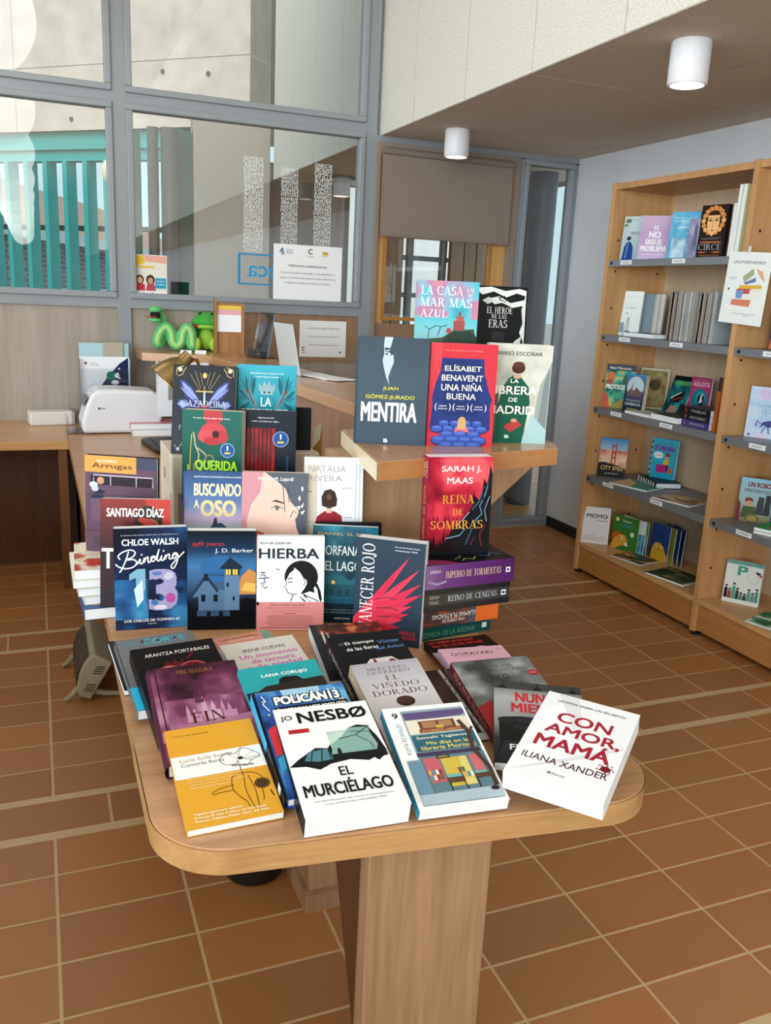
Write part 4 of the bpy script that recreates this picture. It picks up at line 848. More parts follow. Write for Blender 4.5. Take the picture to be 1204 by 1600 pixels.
book('slate blue hardcover with a pale sliver of face and one eye, on the counter corner', ((.777, 1.884, CZ), -20.1, 2.4), .167, .2535, .040, '3c4b5a', art, True, group=GD)
art = [('r', 0, 0, 1, 1, 'cf3a46'), ('g', 0, .12, .17, 1, [(0, 'c12f3f'), (1, 'dc4a52')]), ('p', [(.17, .86), (.80, .86), (.82, .72), (.90, .55), (.96, .46), (.93, .40), (.95, .25), (.95, .16), (.04, .16), (.06, .40), (.05, .48), (.10, .62), (.16, .74)], '2b3a78'), ('p', [(.25, .84), (.74, .84), (.78, .60), (.76, .3), (.22, .3), (.21, .6)], '25346c'),
       ('t', 'Por la autora de la trilogía', .22, .925, .78, .94, 'f0b0b0'), ('t', 'ELÍSABET', .22, .735, .77, .80, 'e8e2d0', .02), ('t', 'BENAVENT', .18, .64, .80, .70, 'e8e2d0', .02), ('t', 'UNA NIÑA', .18, .545, .80, .625, 'f0e8d4', .012), ('t', 'BUENA', .27, .46, .71, .52, 'f0e8d4', .012)]
for x in (.10, .37, .64):
    art += [('t', '(', x, .345, x+.03, .42, 'f0f0f0'), ('t', ')', x+.21, .345, x+.24, .42, 'f0f0f0'), ('t', 'MEJOR', x+.06, .385, x+.18, .40, 'f0f0f0', .02), ('t', 'PELÍCULA', x+.05, .362, x+.19, .377, 'f0f0f0', .02)]
for j in range(5):
    y = .22-.055*j; n = 6-(j > 1)
    for i in range(n):
        x = (i+.5+(j % 2)*.4)/n*1.0; r_ = .085+.012*j
        if r_ < x < 1-r_: art += [('e', x, y, r_, .05+.008*j, '1d2a58'), ('e', x, y+.006, r_*.92, .043+.007*j, '3f58ac'), ('e', x, y+.02, r_*.7, .02, '5670c0')]
    if j == 1: art += [('p', [(.40, .14), (.44, .19), (.60, .19), (.64, .14)], 'd86a7c'), ('e', .52, .235, .065, .09, 'c9a070'), ('r', .455, .17, .585, .235, 'c9a070')]
book('red paperback with blue theatre seats and an open curtain, between two books on the counter', ((.942, 1.845, CZ), -15.9, 1.3), .162, .245, .030, 'cf3a46', art, group=GD)
art = [('n', 0, 0, 1, 1, 3, 4, [(0, 'a6a89e'), (.5, 'c9c8bd'), (1, 'dcdcd4')], .4), ('p', [(.78, .0), (1, 0), (1, .85), (.92, .72), (.84, .6), (.80, .4)], '9fa6a4'), ('p', [(.84, .1), (.98, .05), (.98, .78), (.9, .62)], '7f8a8a'), ('p', [(.6, .0), (1, .0), (1, .14), (.75, .3)], 'a9c9cc'), ('p', [(.0, .0), (.2, .0), (.2, .5), (.0, .62)], '5f5d54'),
       ('p', [(.16, 0), (.62, 0), (.66, .2), (.70, .42), (.66, .58), (.55, .66), (.50, .70), (.42, .70), (.34, .66), (.26, .58), (.20, .4)], '1d5a48'), ('p', [(.40, .70), (.42, .66), (.52, .66), (.53, .70)], 'c9a386'), ('e', .48, .765, .105, .085, '4a2f26'), ('e', .48, .80, .09, .045, '5c3a2e'), ('r', .22, .325, .66, .36, '1a3f36'),
       ('p', [(.31, .17), (.50, .25), (.60, .19), (.42, .11)], 'b8423e'), ('e', .47, .235, .05, .03, 'cf9c80'), ('t', 'MARIO ESCOBAR', .10, .89, .84, .93, '4b4a46', .015), ('t', 'LA', .37, .615, .50, .655, 'f4f2ea', .03), ('t', 'LIBRERA', .04, .50, .80, .585, 'f4f2ea', .03), ('t', 'DE', .36, .425, .50, .468, 'f4f2ea', .03), ('t', 'MADRID', .03, .30, .78, .385, 'f4f2ea', .03), ('t', 'B', .34, .05, .41, .085, 'eef2f4', .06)]
book('pale paperback with a woman in a green coat seen from behind, rightmost on the counter', ((1.109, 1.870, CZ), -18.4, -.6), .160, .246, .034, 'c9c8bd', art, group=GD)
art = [('n', 0, 0, 1, 1, 3, 11, [(0, '2f8fa4'), (.42, '56b3c0'), (.6, '8fa6c0'), (.8, 'b07a9a'), (1, 'c27f98')], .35), ('g', 0, .3, 1, .62, [(0, '9cc9cc'), (1, '58b6c2')]), ('p', [(.05, .38), (.2, .40), (.45, .42), (.62, .50), (.95, .52), (1, .40), (1, .3), (0, .3)], '35553a'), ('p', [(.42, .36), (.6, .48), (.9, .50), (1, .44), (1, .25), (.5, .22)], '23352c'), ('r', .62, .50, .80, .60, '9c4a48'), ('r', .66, .60, .78, .645, 'b0564e'), ('r', .70, .645, .73, .69, '8a3c3c'), ('p', [(.50, .47), (.60, .47), (.58, .52), (.52, .52)], 'a83f4a'), ('l', [(.22, .41), (.24, .50), (.16, .53)], .012, '2a2a2c'), ('l', [(.24, .50), (.34, .54)], .012, '2a2a2c'), ('l', [(.38, .44), (.42, .53), (.52, .55)], .012, '2a2a2c'), ('l', [(.42, .53), (.34, .54)], .01, '2a2a2c'), ('n', 0, 0, 1, .3, 4, 5, [(0, '2f6f84'), (1, '5aa4b0')]),
       ('s', 'LA CASA', .08, .855, .75, .945, 'f2f6f2'), ('s', 'EN', .81, .895, .91, .93, 'f2f6f2'), ('s', 'EL', .83, .845, .91, .88, 'f2f6f2'), ('s', 'MAR MÁS', .08, .735, .90, .845, 'f2f6f2'), ('s', 'AZUL', .08, .625, .51, .705, 'f2f6f2')]
book('turquoise and pink paperback with a red cliff house, raised behind the counter row', ((.971, 2.019, 1.303), -22, 3.4), .160, .243, .030, '58b0c0', art, group=GD)
art = [('r', 0, 0, 1, 1, '131416'), ('p', [(.05, .97), (.35, .99), (.6, .95), (.85, .98), (.97, .96), (.97, .9), (.8, .93), (.62, .88), (.4, .94), (.2, .9)], 'e4e8e6'), ('p', [(.3, .86), (.5, .89), (.7, .82), (.95, .86), (.95, .80), (.74, .77), (.55, .82), (.42, .80)], 'dfe4e2'), ('p', [(.2, .84), (.32, .88), (.4, .83), (.3, .80)], 'cfd4d2'), ('p', [(.97, .95), (.97, .1), (.93, .15), (.95, .4), (.88, .5), (.93, .6), (.90, .75)], 'd4dad8'), ('p', [(.80, .4), (.92, .46), (.9, .36), (.84, .3), (.76, .34)], 'cdd3d1'), ('l', [(.5, .86), (.6, .83), (.66, .86), (.58, .89), (.48, .87)], .02, '131416'),
       ('t', 'BRANDON', .45, .83, .62, .845, 'dcdcdc', .02), ('s', 'EL HÉROE', .29, .70, .74, .785, 'eceeee'), ('s', 'DE LAS', .38, .645, .64, .69, 'eceeee'), ('s', 'ERAS', .33, .545, .66, .63, 'eceeee'), ('r', .4, .4, .62, .5, '2a2c30'), ('l', [(.3, .36), (.7, .36)], .01, '6a6e72')]
book('black paperback with swirling white mist, raised at the back right of the counter', ((1.171, 2.102, 1.300), -16, 6), .158, .243, .036, '131416', art, group=GD)
rs_ = MB().box(.885, 2.03, CZ, 1.215, 2.14, 1.2995).build('display_block', mat('block_oak', 'b08a5e', .5))
tag(rs_, 'plain wooden block lifting the two rear books on the counter', 'block')

# ------------------------------------------------------------------ the stack at the right edge and the book standing on it
def reina():
    art = [('n', 0, 0, 1, 1, 3.2, 21, [(0, '6e0f24'), (.45, 'b01f38'), (.8, 'd23a4c'), (1, 'e25a62')], .35), ('p', [(0, 0), (1, 0), (1, .82), (.97, .9), (.94, .80), (.92, .72), (.88, .78), (.86, .66), (.80, .56), (.72, .62), (.70, .50), (.62, .40), (.5, .34), (.42, .28), (.36, .22), (.3, .10), (0, .06)], '14141a')]
    art += spikes(0, .45, .04, .2, 9, '1a0a10', 3)+spikes(.0, .5, .30, .12, 8, '8f1830', 5)
    art += [('l', [(.95, .76), (.9, .62), (.82, .5), (.86, .42), (.74, .34)], .018, '5f87a0'), ('l', [(.88, .70), (.80, .54), (.70, .46)], .014, '4a7088'), ('l', [(.97, .6), (.9, .46), (.94, .34)], .014, '6f97b0'), ('l', [(.66, .44), (.56, .36), (.46, .30), (.6, .26), (.52, .2), (.3, .17)], .014, '7fa7bc'), ('l', [(.8, .36), (.7, .24), (.62, .1)], .02, '34566c'), ('l', [(.92, .3), (.84, .2), (.88, .08)], .016, '7a2436'), ('l', [(.76, .18), (.7, .1)], .014, '7a2436'), ('p', [(.70, .5), (.715, .68), (.73, .5)], '1a2230'), ('p', [(.84, .56), (.86, .80), (.88, .56)], '1a2230'), ('p', [(.93, .7), (.955, .93), (.98, .7)], '1a2230'),
            ('t', 'EL CUARTO VOLUMEN DE LA SERIE TRONO DE CRISTAL', .16, .955, .88, .968, 'd88a90'), ('t', 'SARAH J.', .2, .835, .82, .91, 'f6f2ee', .012), ('t', 'MAAS', .29, .73, .69, .795, 'f6f2ee', .012), ('s', 'REINA', .23, .53, .73, .615, 'e8a23c'), ('s', 'DE', .40, .41, .56, .475, 'e8a23c'), ('s', 'SOMBRAS', .06, .27, .88, .355, 'e8a23c')]
    sp = [('g', 0, 0, 1, 1, [(0, '7a1230'), (1, 'a32448')]), ('t', 'SARAH J.', .55, .78, .8, .95, 'f6f2ee', .01, -90), ('t', 'MAAS', .22, .80, .46, .93, 'f6f2ee', .01, -90), ('s', 'REINA DE SOMBRAS', .35, .06, .68, .70, 'e0a840', 0, -90)]
    book('thick red fantasy paperback with a dark castle mountain, standing on the book stack', ((.860, 1.657, .9412), -7.6, 2.1, .4), .150, .2235, .046, 'a31c34', art, spine=sp, spcol='8a1838', group=GT)
reina()
def flatbook(label, cx, cy, z, W, H, T, yaw, col, art=(), spine=None, **k):
    """lying book: spine towards the viewer, cover up; yaw turns the spine edge"""
    # local x (cover width) points away from the viewer, y along the spine
    a = R(yaw); along = Vector((math.cos(a), math.sin(a), 0)); away = Vector((-math.sin(a), math.cos(a), 0))
    y_ax = -along; x_ax = away; n = Vector((0, 0, 1))
    if x_ax.cross(y_ax).z < 0: y_ax = along
    M = Matrix((x_ax, y_ax, x_ax.cross(y_ax))).transposed().to_4x4()
    if M.col[2][2] < 0: pass
    M.translation = Vector((cx, cy, z+T))+x_ax*(W/2)-y_ax*(H/2)
    return book(label, None, W, H, T, col, art, spine=spine, M=M, **k)
def stackbooks():
    z = DZ+.0006
    def S(label, T, x1, L, y, yaw, col, sp, art=(), spcol=None, **k):
        nonlocal z
        a = R(yaw); along = Vector((math.cos(a), math.sin(a), 0)); c = Vector((x1, y, 0))-along*(L/2)
        away = Vector((-math.sin(a), math.cos(a), 0)); M = Matrix((away, -along, Vector((0, 0, -1)))).transposed().to_4x4()
        # cover looks up: use x = away, y = along reversed so that the normal is +z
        xa, ya = away, -along; nn = xa.cross(ya)
        if nn.z < 0: ya = along; nn = xa.cross(ya)
        M = Matrix((xa, ya, nn)).transposed().to_4x4(); M.translation = c+Vector((0, 0, z+T))-ya*(L/2)+xa*.075
        book(label, None, .15, L, T, col, art, spine=sp, spcol=spcol, M=M, group=GT, **k); z += T+.0005
    S('teal spined paperback lowest in the stack, mostly in shade', .031, .945, .215, 1.630, 7, '0e4a48', [('t', 'LA ESPADA DE LA ASESINA', .2, .2, .6, .93, '5f8f7a', 0, -90), ('r', .3, .05, .7, .11, 'd8e0de')])
    S('orange and grey spined paperback lying upside down in the stack', .040, .957, .225, 1.620, 5, '3f3c48', [('n', 0, 0, 1, 1, 5, 8, [(0, '33323e'), (.5, '5c3a36'), (1, 'a8502c')]), ('r', 0, .0, 1, .27, 'd9692c'), ('r', 0, .27, 1, .36, '50505e'), ('t', 'LLAMAS PLATEADAS', .45, .28, .72, .78, 'd8d4d0', .01, 90), ('t', 'UNA CORTE DE', .2, .40, .38, .66, 'd8d4d0', .01, 90)])
    S('thick charcoal spined paperback with silver title in the stack', .052, .978, .232, 1.612, 4, '202022', [('g', 0, 0, 1, 1, [(0, '1c1c1e'), (.5, '2c2b2c'), (1, '3a342e')]), ('g', .25, 0, .75, 1, [(0, '343436'), (1, '4a423a')]), ('s', 'REINO DE CENIZAS', .38, .15, .64, .70, 'c4ccd0', 0, -90), ('r', .38, .045, .62, .10, 'e8ecec'), ('r', .45, .055, .55, .09, '202022'), ('t', 'SARAH', .55, .80, .7, .90, 'b0aca8', 0, -90), ('t', 'MAAS', .32, .80, .47, .90, 'b0aca8', 0, -90)])
    S('thick purple spined paperback on top of the stack under the red book', .055, .982, .232, 1.607, 3, '17161c', [('g', 0, 0, 1, 1, [(0, '4a1f58'), (.45, '5c2a6a'), (.8, '6a3f74'), (1, '8a6f92')]), ('s', 'IMPERIO DE TORMENTAS', .42, .15, .70, .76, 'e0c49a', 0, -90), ('r', .42, .045, .64, .095, 'f0f0f0'), ('r', .48, .055, .58, .085, '5c2a6a'), ('t', 'SARAH', .66, .82, .8, .93, 'e0d8e4', 0, -90), ('l', [(.3, .75), (.2, .85), (.34, .95)], .1, '9a86a8')],
      [('n', 0, 0, 1, 1, 3, 9, [(0, '0e0e12'), (.7, '1a1a22'), (1, '2a2a36')]), ('p', [(.0, .62), (.02, .98), (.3, .97), (.24, .8), (.1, .66)], '8f2f58'), ('l', [(.1, .55), (.18, .5), (.12, .42), (.24, .36)], .02, 'b0b85a'), ('l', [(.2, .60), (.26, .52), (.34, .5)], .016, '9aa04a'), ('l', [(.3, .3), (.2, .22), (.34, .16), (.26, .08)], .03, '4a6f98'), ('l', [(.42, .3), (.5, .2), (.44, .12)], .02, '3f5f88'), ('e', .6, .2, .08, .06, 'b0703c')])
stackbooks()

# ------------------------------------------------------------------ front standing row
def wing():
    o = []; base = (.02, .16)
    tips = [(.78, .86, .05), (.66, .76, .05), (.93, .75, .055), (.97, .62, .06), (.90, .50, .06), (.99, .52, .05), (.86, .40, .06), (.82, .32, .06), (.74, .26, .06), (.70, .18, .05)]
    for i, (x, y, w) in enumerate(tips):
        d = Vector((x-base[0], y-base[1])); L_ = d.length; d.normalize(); nn = Vector((-d.y, d.x)); b0 = Vector(base)+d*(L_*.25)
        m = Vector(base)+d*(L_*.7); o.append(('p', [tuple(b0-nn*w*.9), tuple(m-nn*w*.75), (x, y), tuple(m+nn*w*.55), tuple(b0+nn*w*.9)], 'cf2f4c' if i % 2 else 'dc3a56'))
    return o+[('p', [(0, 0), (.30, 0), (.42, .1), (.5, .25), (.42, .42), (.3, .46), (.16, .36), (0, .22)], 'd63450'), ('l', [(.3, .42), (.5, .46), (.62, .44)], .012, '2b3a4a'), ('l', [(.34, .34), (.55, .36), (.66, .34)], .012, '2b3a4a'), ('l', [(.36, .26), (.56, .27)], .012, '2b3a4a'), ('l', [(.34, .18), (.5, .16)], .012, '2b3a4a')]
art = [('r', 0, 0, 1, 1, '2d3b4a')]+wing()+[('s', 'AMANECER ROJO', .09, .03, .30, .95, 'f4f2f0', 0, 90), ('t', 'Una novela de gran fuerza', .56, .935, .92, .95, 'e4e6ea', .015), ('t', 'revolucionaria. Thrill', .56, .905, .88, .92, 'e4e6ea', .015), ('t', 'PIERCE', .70, .11, .93, .145, 'd63450', .01), ('t', 'BROWN', .70, .065, .95, .10, 'd63450', .01)]
book('navy paperback with a big red wing and a sideways white title, front row right', ((.678, 1.617, DZ+.001), -35.5, 3, 0), .152, .233, .036, '2d3b4a', art, group=GS)
art = [('n', 0, 0, 1, 1, 3, 31, [(0, '0c2e3e'), (.5, '155468'), (1, '2a8296')], -.2), ('r', 0, 0, 1, .2, '0b2431'), ('p', [(.1, .25), (.1, .45), (.2, .52), (.3, .46), (.45, .5), (.6, .44), (.7, .5), (.9, .42), (.9, .25)], '1d6474'), ('r', .14, .27, .86, .4, '15505f')]+[('r', .18+.12*i, .3, .22+.12*i, .35, '0d3542') for i in range(6)]+[('e', .34, .42, .03, .03, 'e8d070'), ('t', 'DANIEL G. MIER', .08, .905, .92, .935, 'b89a5c', .012), ('t', 'EL ORFANATO', .04, .70, .92, .80, 'dfe4e0', .012), ('t', 'DEL LAGO', .10, .54, .76, .64, 'dfe4e0', .012), ('t', 'UNA DESAPARICIÓN DEL PASADO', .2, .13, .8, .145, '8fb0b4'), ('t', 'UNA VERDAD PARA EL FUTURO', .2, .10, .8, .115, '8fb0b4'), ('t', 'DESTINO', .38, .04, .62, .055, 'd8e0e0', .02)]
book('dark teal paperback with a lit mansion, squeezed between the comic and the red wing', ((.626, 1.758, DZ+.001), -21.5, 8, 0), .150, .226, .030, '12485a', art, group=GS)
book('black hardcover back of the front row, only its top edge showing', ((.655, 1.800, DZ+.001), -14, 7, 0), .150, .222, .022, '17181c', [], True, group=GS)
art = [('r', 0, 0, 1, 1, 'eceef0'), ('e', .66, .57, .25, .25, '121316'), ('p', [(.45, .56), (.5, .66), (.6, .7), (.74, .66), (.82, .56), (.84, .48), (.86, .40), (.78, .42), (.7, .45), (.58, .52)], '121316'), ('p', [(.44, .48), (.42, .53), (.47, .60), (.56, .67), (.64, .62), (.7, .55), (.72, .46), (.66, .40), (.58, .38), (.50, .40), (.46, .42), (.44, .45), (.40, .46)], 'f2f2f2'), ('l', [(.56, .66), (.48, .61), (.43, .54), (.445, .49), (.40, .465), (.44, .45), (.455, .41), (.52, .385), (.6, .39)], .012, '1c1d20'), ('l', [(.46, .515), (.53, .52)], .014, '1c1d20'), ('l', [(.45, .55), (.53, .56)], .014, '1c1d20'), ('e', .70, .51, .045, .06, 'f0f0f0'), ('l', [(.69, .48), (.73, .52), (.69, .55)], .012, '1c1d20'),
       ('p', [(.84, .50), (.90, .44), (.92, .36), (.95, .30), (.97, .33), (.95, .42), (.9, .5)], '121316'), ('l', [(.54, .38), (.50, .31)], .012, '1c1d20'), ('l', [(.66, .40), (.84, .34), (.92, .31)], .012, '1c1d20'), ('l', [(.62, .38), (.72, .31)], .02, '1c1d20'), ('l', [(.7, .38), (.8, .31)], .02, '1c1d20'), ('l', [(.62, .385), (.70, .345), (.82, .32)], .03, 'e4e4e4'),
       ('l', [(.06, .62), (.13, .615)], .016, '1c1d20'), ('l', [(.05, .58), (.09, .60), (.14, .575)], .014, '1c1d20'), ('l', [(.03, .555), (.19, .565)], .014, '1c1d20'), ('l', [(.11, .555), (.12, .52)], .014, '1c1d20'), ('l', [(.06, .50), (.14, .52), (.08, .48), (.12, .45), (.16, .47)], .014, '1c1d20'), ('l', [(.28, .66), (.34, .65), (.31, .64)], .01, '1c1d20'),
       ('t', 'KEUM SUK GENDRY-KIM', .05, .915, .50, .94, '2a2c30', .015), ('t', 'HIERBA', .03, .765, .92, .875, '1d2830', .035), ('r', 0, 0, 1, .305, 'd98a8c'), ('t', 'MEJOR CÓMIC DEL AÑO', .2, .262, .72, .285, '5a2c34', .015), ('t', 'Elegido entre los mejores por los lectores', .16, .235, .8, .248, '7a3c44'), ('t', 'Los Ángeles y Nueva York Times', .22, .205, .76, .218, '7a3c44'), ('t', 'PREMIOS', .40, .175, .58, .188, '5a2c34', .02)]+lines(.12, .88, .06, .155, 5, '8a4a50', .008)+[('t', 'UNA HISTORIA DE SUPERACIÓN PERSONAL QUE CONMUEVE AL MUNDO', .06, .025, .94, .042, '6a343c', .01), ('e', .02, .29, .02, .03, '1c1d20')]
book('white comic paperback with a black drawing of a girl and a pink band, front row', ((.498, 1.745, DZ+.001), -15, 8, .4), .150, .214, .026, 'eceef0', art, group=GS)
art = [('g', 0, 0, 1, 1, [(0, '0c1016'), (.3, '141c28'), (.52, '3d5f88'), (.66, '3f74a8'), (.8, '16304c'), (1, '0a0f18')]), ('p', [(.72, .36), (1, .36), (1, .58), (.9, .62), (.78, .54)], 'c98a4a'), ('p', [(.78, .4), (1, .38), (1, .47), (.85, .48)], 'e0b45a'), ('e', .5, .62, .32, .2, '2f6498'), ('p', [(.0, .0), (1, .0), (1, .30), (.86, .33), (.7, .28), (.4, .24), (.1, .22), (.0, .3)], '0b0e14'),
       ('p', [(.16, .2), (.16, .34), (.04, .33), (.28, .55), (.44, .42), (.60, .40), (.60, .20)], '54708e'), ('p', [(.02, .33), (.27, .57), (.46, .40), (.43, .38), (.27, .53), (.05, .31)], '223246'), ('p', [(.34, .50), (.55, .48), (.55, .40), (.44, .42), (.36, .50)], '3f5a78'), ('r', .24, .50, .30, .57, '16202c'), ('r', .54, .20, .76, .62, '5f7c9c'), ('p', [(.46, .62), (.60, .72), (.62, .74), (.80, .64), (.78, .62)], '1d2a3a'), ('r', .55, .555, .76, .62, '1a2838'), ('r', .56, .56, .63, .615, 'e8c860'), ('r', .66, .56, .73, .615, 'e8c860'), ('l', [(.595, .56), (.595, .615)], .01, '2a3038'), ('l', [(.695, .56), (.695, .615)], .01, '2a3038'),
       ('l', [(.3, .56), (.54, .55)], .008, '1a2636'), ('l', [(.3, .58), (.54, .57)], .006, '1a2636'), ('r', .20, .29, .26, .36, '0e1620'), ('r', .38, .29, .44, .36, '0e1620'), ('r', .57, .44, .60, .48, '0e1620'), ('r', .66, .30, .69, .34, '0e1620'), ('r', .14, .14, .62, .2, '35506c'), ('r', .28, .12, .34, .19, '0e1620'), ('r', .46, .12, .52, .19, '0e1620'), ('r', .08, .845, .16, .88, '8c2a30'), ('t', 'El pacto', .17, .842, .54, .892, 'b03a40', .01), ('t', 'J. D. Barker', .40, .775, .96, .825, 'e6e8ea', .006)]
book('black paperback with a blue lit lighthouse house at dusk, front row', ((.353, 1.790, DZ+.001), -12.6, 3, 0), .149, .226, .034, '0c1016', art, group=GS)
art = [('n', 0, 0, 1, 1, 2.2, 41, [(0, '121828'), (.5, '1c2a4a'), (.75, '275a90'), (1, '3f86b8')], -.45), ('n', .0, .1, .45, .5, 3, 44, [(0, '17233f'), (.5, '2a5f98'), (1, '4f9cc8')], -.2), ('t', 'EL AMOR LO ERA TODO. HASTA QUE LA CONOCIÓ A ELLA', .10, .925, .88, .94, 'c8ccd6', .01), ('t', 'CHLOE WALSH', .11, .83, .88, .895, 'f2f4f6', .03)]
art += [('p', [(.20, .49), (.20, .55), (.31, .60), (.42, .60), (.42, .17), (.29, .17), (.29, .515)], '7fb0cc'), ('p', [(.29, .30), (.42, .40), (.42, .17), (.29, .17)], '3f86b4'), ('t', '3', .46, .17, .86, .60, 'a39cc4', .07)]
art += [('p', [(.26, .40), (.38, .5), (.39, .3), (.30, .22)], 'cfe0ea'), ('p', [(.28, .2), (.38, .26), (.38, .19)], '2f7fb0'), ('e', .74, .52, .07, .05, 'c8c4d8', 20), ('e', .76, .3, .07, .07, 'b8509a', 60), ('e', .62, .21, .09, .035, 'd8d4e0'), ('e', .54, .26, .05, .04, '3f78b4'), ('e', .58, .55, .07, .03, '5a7ab8')]
scr_ = [[(.085, .70), (.06, .735), (.13, .775), (.24, .79), (.29, .76), (.25, .72), (.165, .695), (.27, .695), (.305, .66), (.25, .62), (.14, .61), (.05, .635), (.025, .66)], [(.20, .775), (.16, .69), (.10, .60), (.07, .575)],
        [(.31, .645), (.355, .70), (.35, .66), (.38, .655), (.415, .71), (.405, .66), (.43, .70), (.46, .715), (.46, .67), (.485, .665), (.515, .70), (.56, .715), (.52, .72), (.50, .69), (.53, .67), (.575, .71), (.615, .79), (.585, .70), (.595, .675), (.62, .68), (.65, .725), (.64, .685), (.67, .68), (.705, .73), (.695, .685), (.72, .725), (.755, .735), (.75, .695), (.78, .69), (.81, .725), (.86, .74), (.82, .745), (.795, .71), (.825, .69), (.87, .735), (.86, .66), (.81, .595), (.775, .615), (.83, .665), (.96, .755)]]
art += [('c', q, .019, 'f8f8fa') for q in scr_]+[('e', .375, .74, .012, .012, 'f8f8fa'), ('e', .675, .77, .012, .012, 'f8f8fa'), ('t', 'LOS CHICOS DE TOMMEN #1', .12, .07, .88, .10, 'e8eaf0', .025), ('t', 'montena', .44, .045, .56, .058, 'c8ccd6')]
book('navy paperback with big smoky numerals and white script lettering, front row left', ((.208, 1.836, DZ+.001), -5, 4, 0), .155, .228, .030, '16223a', art, group=GS)

# ------------------------------------------------------------------ second row, standing on lying books
art = [('g', 0, 0, 1, 1, [(0, '3a2024'), (.5, '2a1216'), (.8, '5a1a1c'), (1, '8a2826')]), ('p', [(.62, 1), (1, 1), (1, .5), (.88, .6), (.8, .8)], 'b5352e'), ('e', .68, .80, .2, .22, '2a1a14'), ('e', .72, .74, .12, .13, '8a5238'), ('e', .66, .79, .13, .05, 'a8342c', -20), ('e', .76, .70, .06, .05, 'b08060'), ('p', [(.0, .0), (1, .0), (1, .2), (.5, .3), (0, .15)], '2a2028'), ('t', 'SANTIAGO DÍAZ', .09, .835, .90, .935, 'f2eeec', .022), ('t', 'TIERRA', .02, .36, .97, .55, 'f0f0f2', .03)]
book('dark red paperback with a shadowed face and white author lettering, behind the navy one', ((.179, 1.905, .7875), -15.7, 9, 0), .155, .248, .030, '4a1a1c', art, group=GS)
art = [('r', 0, 0, 1, 1, '5f4658'), ('r', 0, .83, .72, 1, 'd79a4c'), ('r', .72, .88, 1, 1, '3f4258'), ('t', 'PACO ROCA', .17, .935, .45, .96, 'f6efe0', .02), ('t', 'Arrugas', .10, .86, .66, .925, '5a2a22', .02), ('r', .08, .70, .95, .80, '2a2028'), ('l', [(.12, .70), (.12, .80), (.95, .80), (.95, .70)], .018, 'b9a9b4'), ('l', [(.36, .70), (.36, .80)], .014, 'b9a9b4'), ('l', [(.72, .70), (.72, .80)], .014, 'b9a9b4'), ('e', .22, .745, .05, .05, 'c8926a'), ('e', .12, .70, .06, .04, 'cfd4d8'), ('e', .2, .63, .08, .03, '20293c'), ('e', .18, .57, .1, .04, '20293c'), ('e', .14, .66, .05, .04, 'b8c4cc'), ('l', [(.0, .60), (.95, .60)], .012, '4a3446'), ('l', [(.0, .22), (.95, .22)], .012, '4a3446'), ('r', .08, .32, .44, .56, '6c5266'), ('r', .1, .04, .9, .16, '54404e')]
book('mauve comic hardcover with an orange title box, leftmost of the standing books', ((.166, 2.085, .8645), -27, 3, 0), .176, .236, .022, '5f4658', art, True, spcol='d79a4c', back='2b2226', group=GS)
art = [('g', 0, 0, 1, 1, [(0, '2f7f8c'), (.35, '86c4bc'), (.48, 'c3aac8'), (.62, '6a7fae'), (.8, '3f5f92'), (1, '2c4878')]), ('p', [(.30, .2), (.34, .36), (.42, .44), (.55, .46), (.62, .42), (.7, .3), (.74, .16)], '2f4a68'), ('p', [(.42, .42), (.44, .50), (.48, .52), (.50, .44)], '4a3440'), ('p', [(.0, .2), (.12, .25), (.2, .22), (.2, .12), (0, .12)], '3f8a90'), ('r', 0, 0, 1, .16, '24506a'), ('t', 'ADAPTA MÁGICO LLEVÁNDOSELO POR LOS SUEÑOS', .14, .935, .84, .955, 'dfe6f0', .015), ('t', 'BUSCANDO', .14, .74, .84, .875, 'e6d9ae', .03), ('t', 'A', .14, .61, .22, .70, 'e6d9ae', .03), ('t', 'OSO', .24, .52, .77, .70, 'd9c890', .045)]
book('blue square hardcover with a bear silhouette under pale gold lettering, second row', ((.371, 1.935, .8645), -16.2, 9, 0), .156, .222, .030, '345884', art, True, group=GS)
art = [('r', 0, 0, 1, 1, 'e3bcae'), ('p', [(.35, 1), (1, 1), (1, .55), (.9, .5), (.86, .62), (.75, .7), (.66, .84), (.52, .92)], '565a66'), ('p', [(.80, .62), (1, .6), (1, .2), (.92, .3), (.84, .44)], '50535f'), ('p', [(0, .2), (0, 1), (.32, 1), (.28, .8), (.14, .66), (.08, .5), (.1, .36)], 'c98a94'), ('p', [(0, .0), (1, .0), (1, .2), (.86, .32), (.7, .22), (.5, .24), (.3, .16), (0, .22)], 'b83a4a'), ('e', .78, .585, .085, .11, 'e9c2b2', -20), ('l', [(.74, .54), (.80, .62), (.84, .58)], .014, '8a4a48'), ('p', [(.44, .70), (.52, .72), (.64, .695), (.64, .68), (.5, .70)], '4a3838'), ('p', [(.46, .63), (.53, .655), (.62, .63), (.54, .615)], 'f2eee8'), ('e', .54, .635, .035, .035, '6a6a58'), ('l', [(.45, .63), (.53, .66), (.63, .63)], .012, '3a2a2a'), ('p', [(.16, .36), (.22, .40), (.36, .37), (.30, .31), (.2, .31)], 'b04a50'), ('l', [(.36, .16), (.52, .26), (.7, .24), (.82, .14)], .02, 'e9c9b8'), ('p', [(.5, .0), (.56, .2), (.66, .25), (.76, .2), (.82, .0)], 'e9c2b2'), ('l', [(.76, .5), (.765, .34)], .014, 'e0c080')]
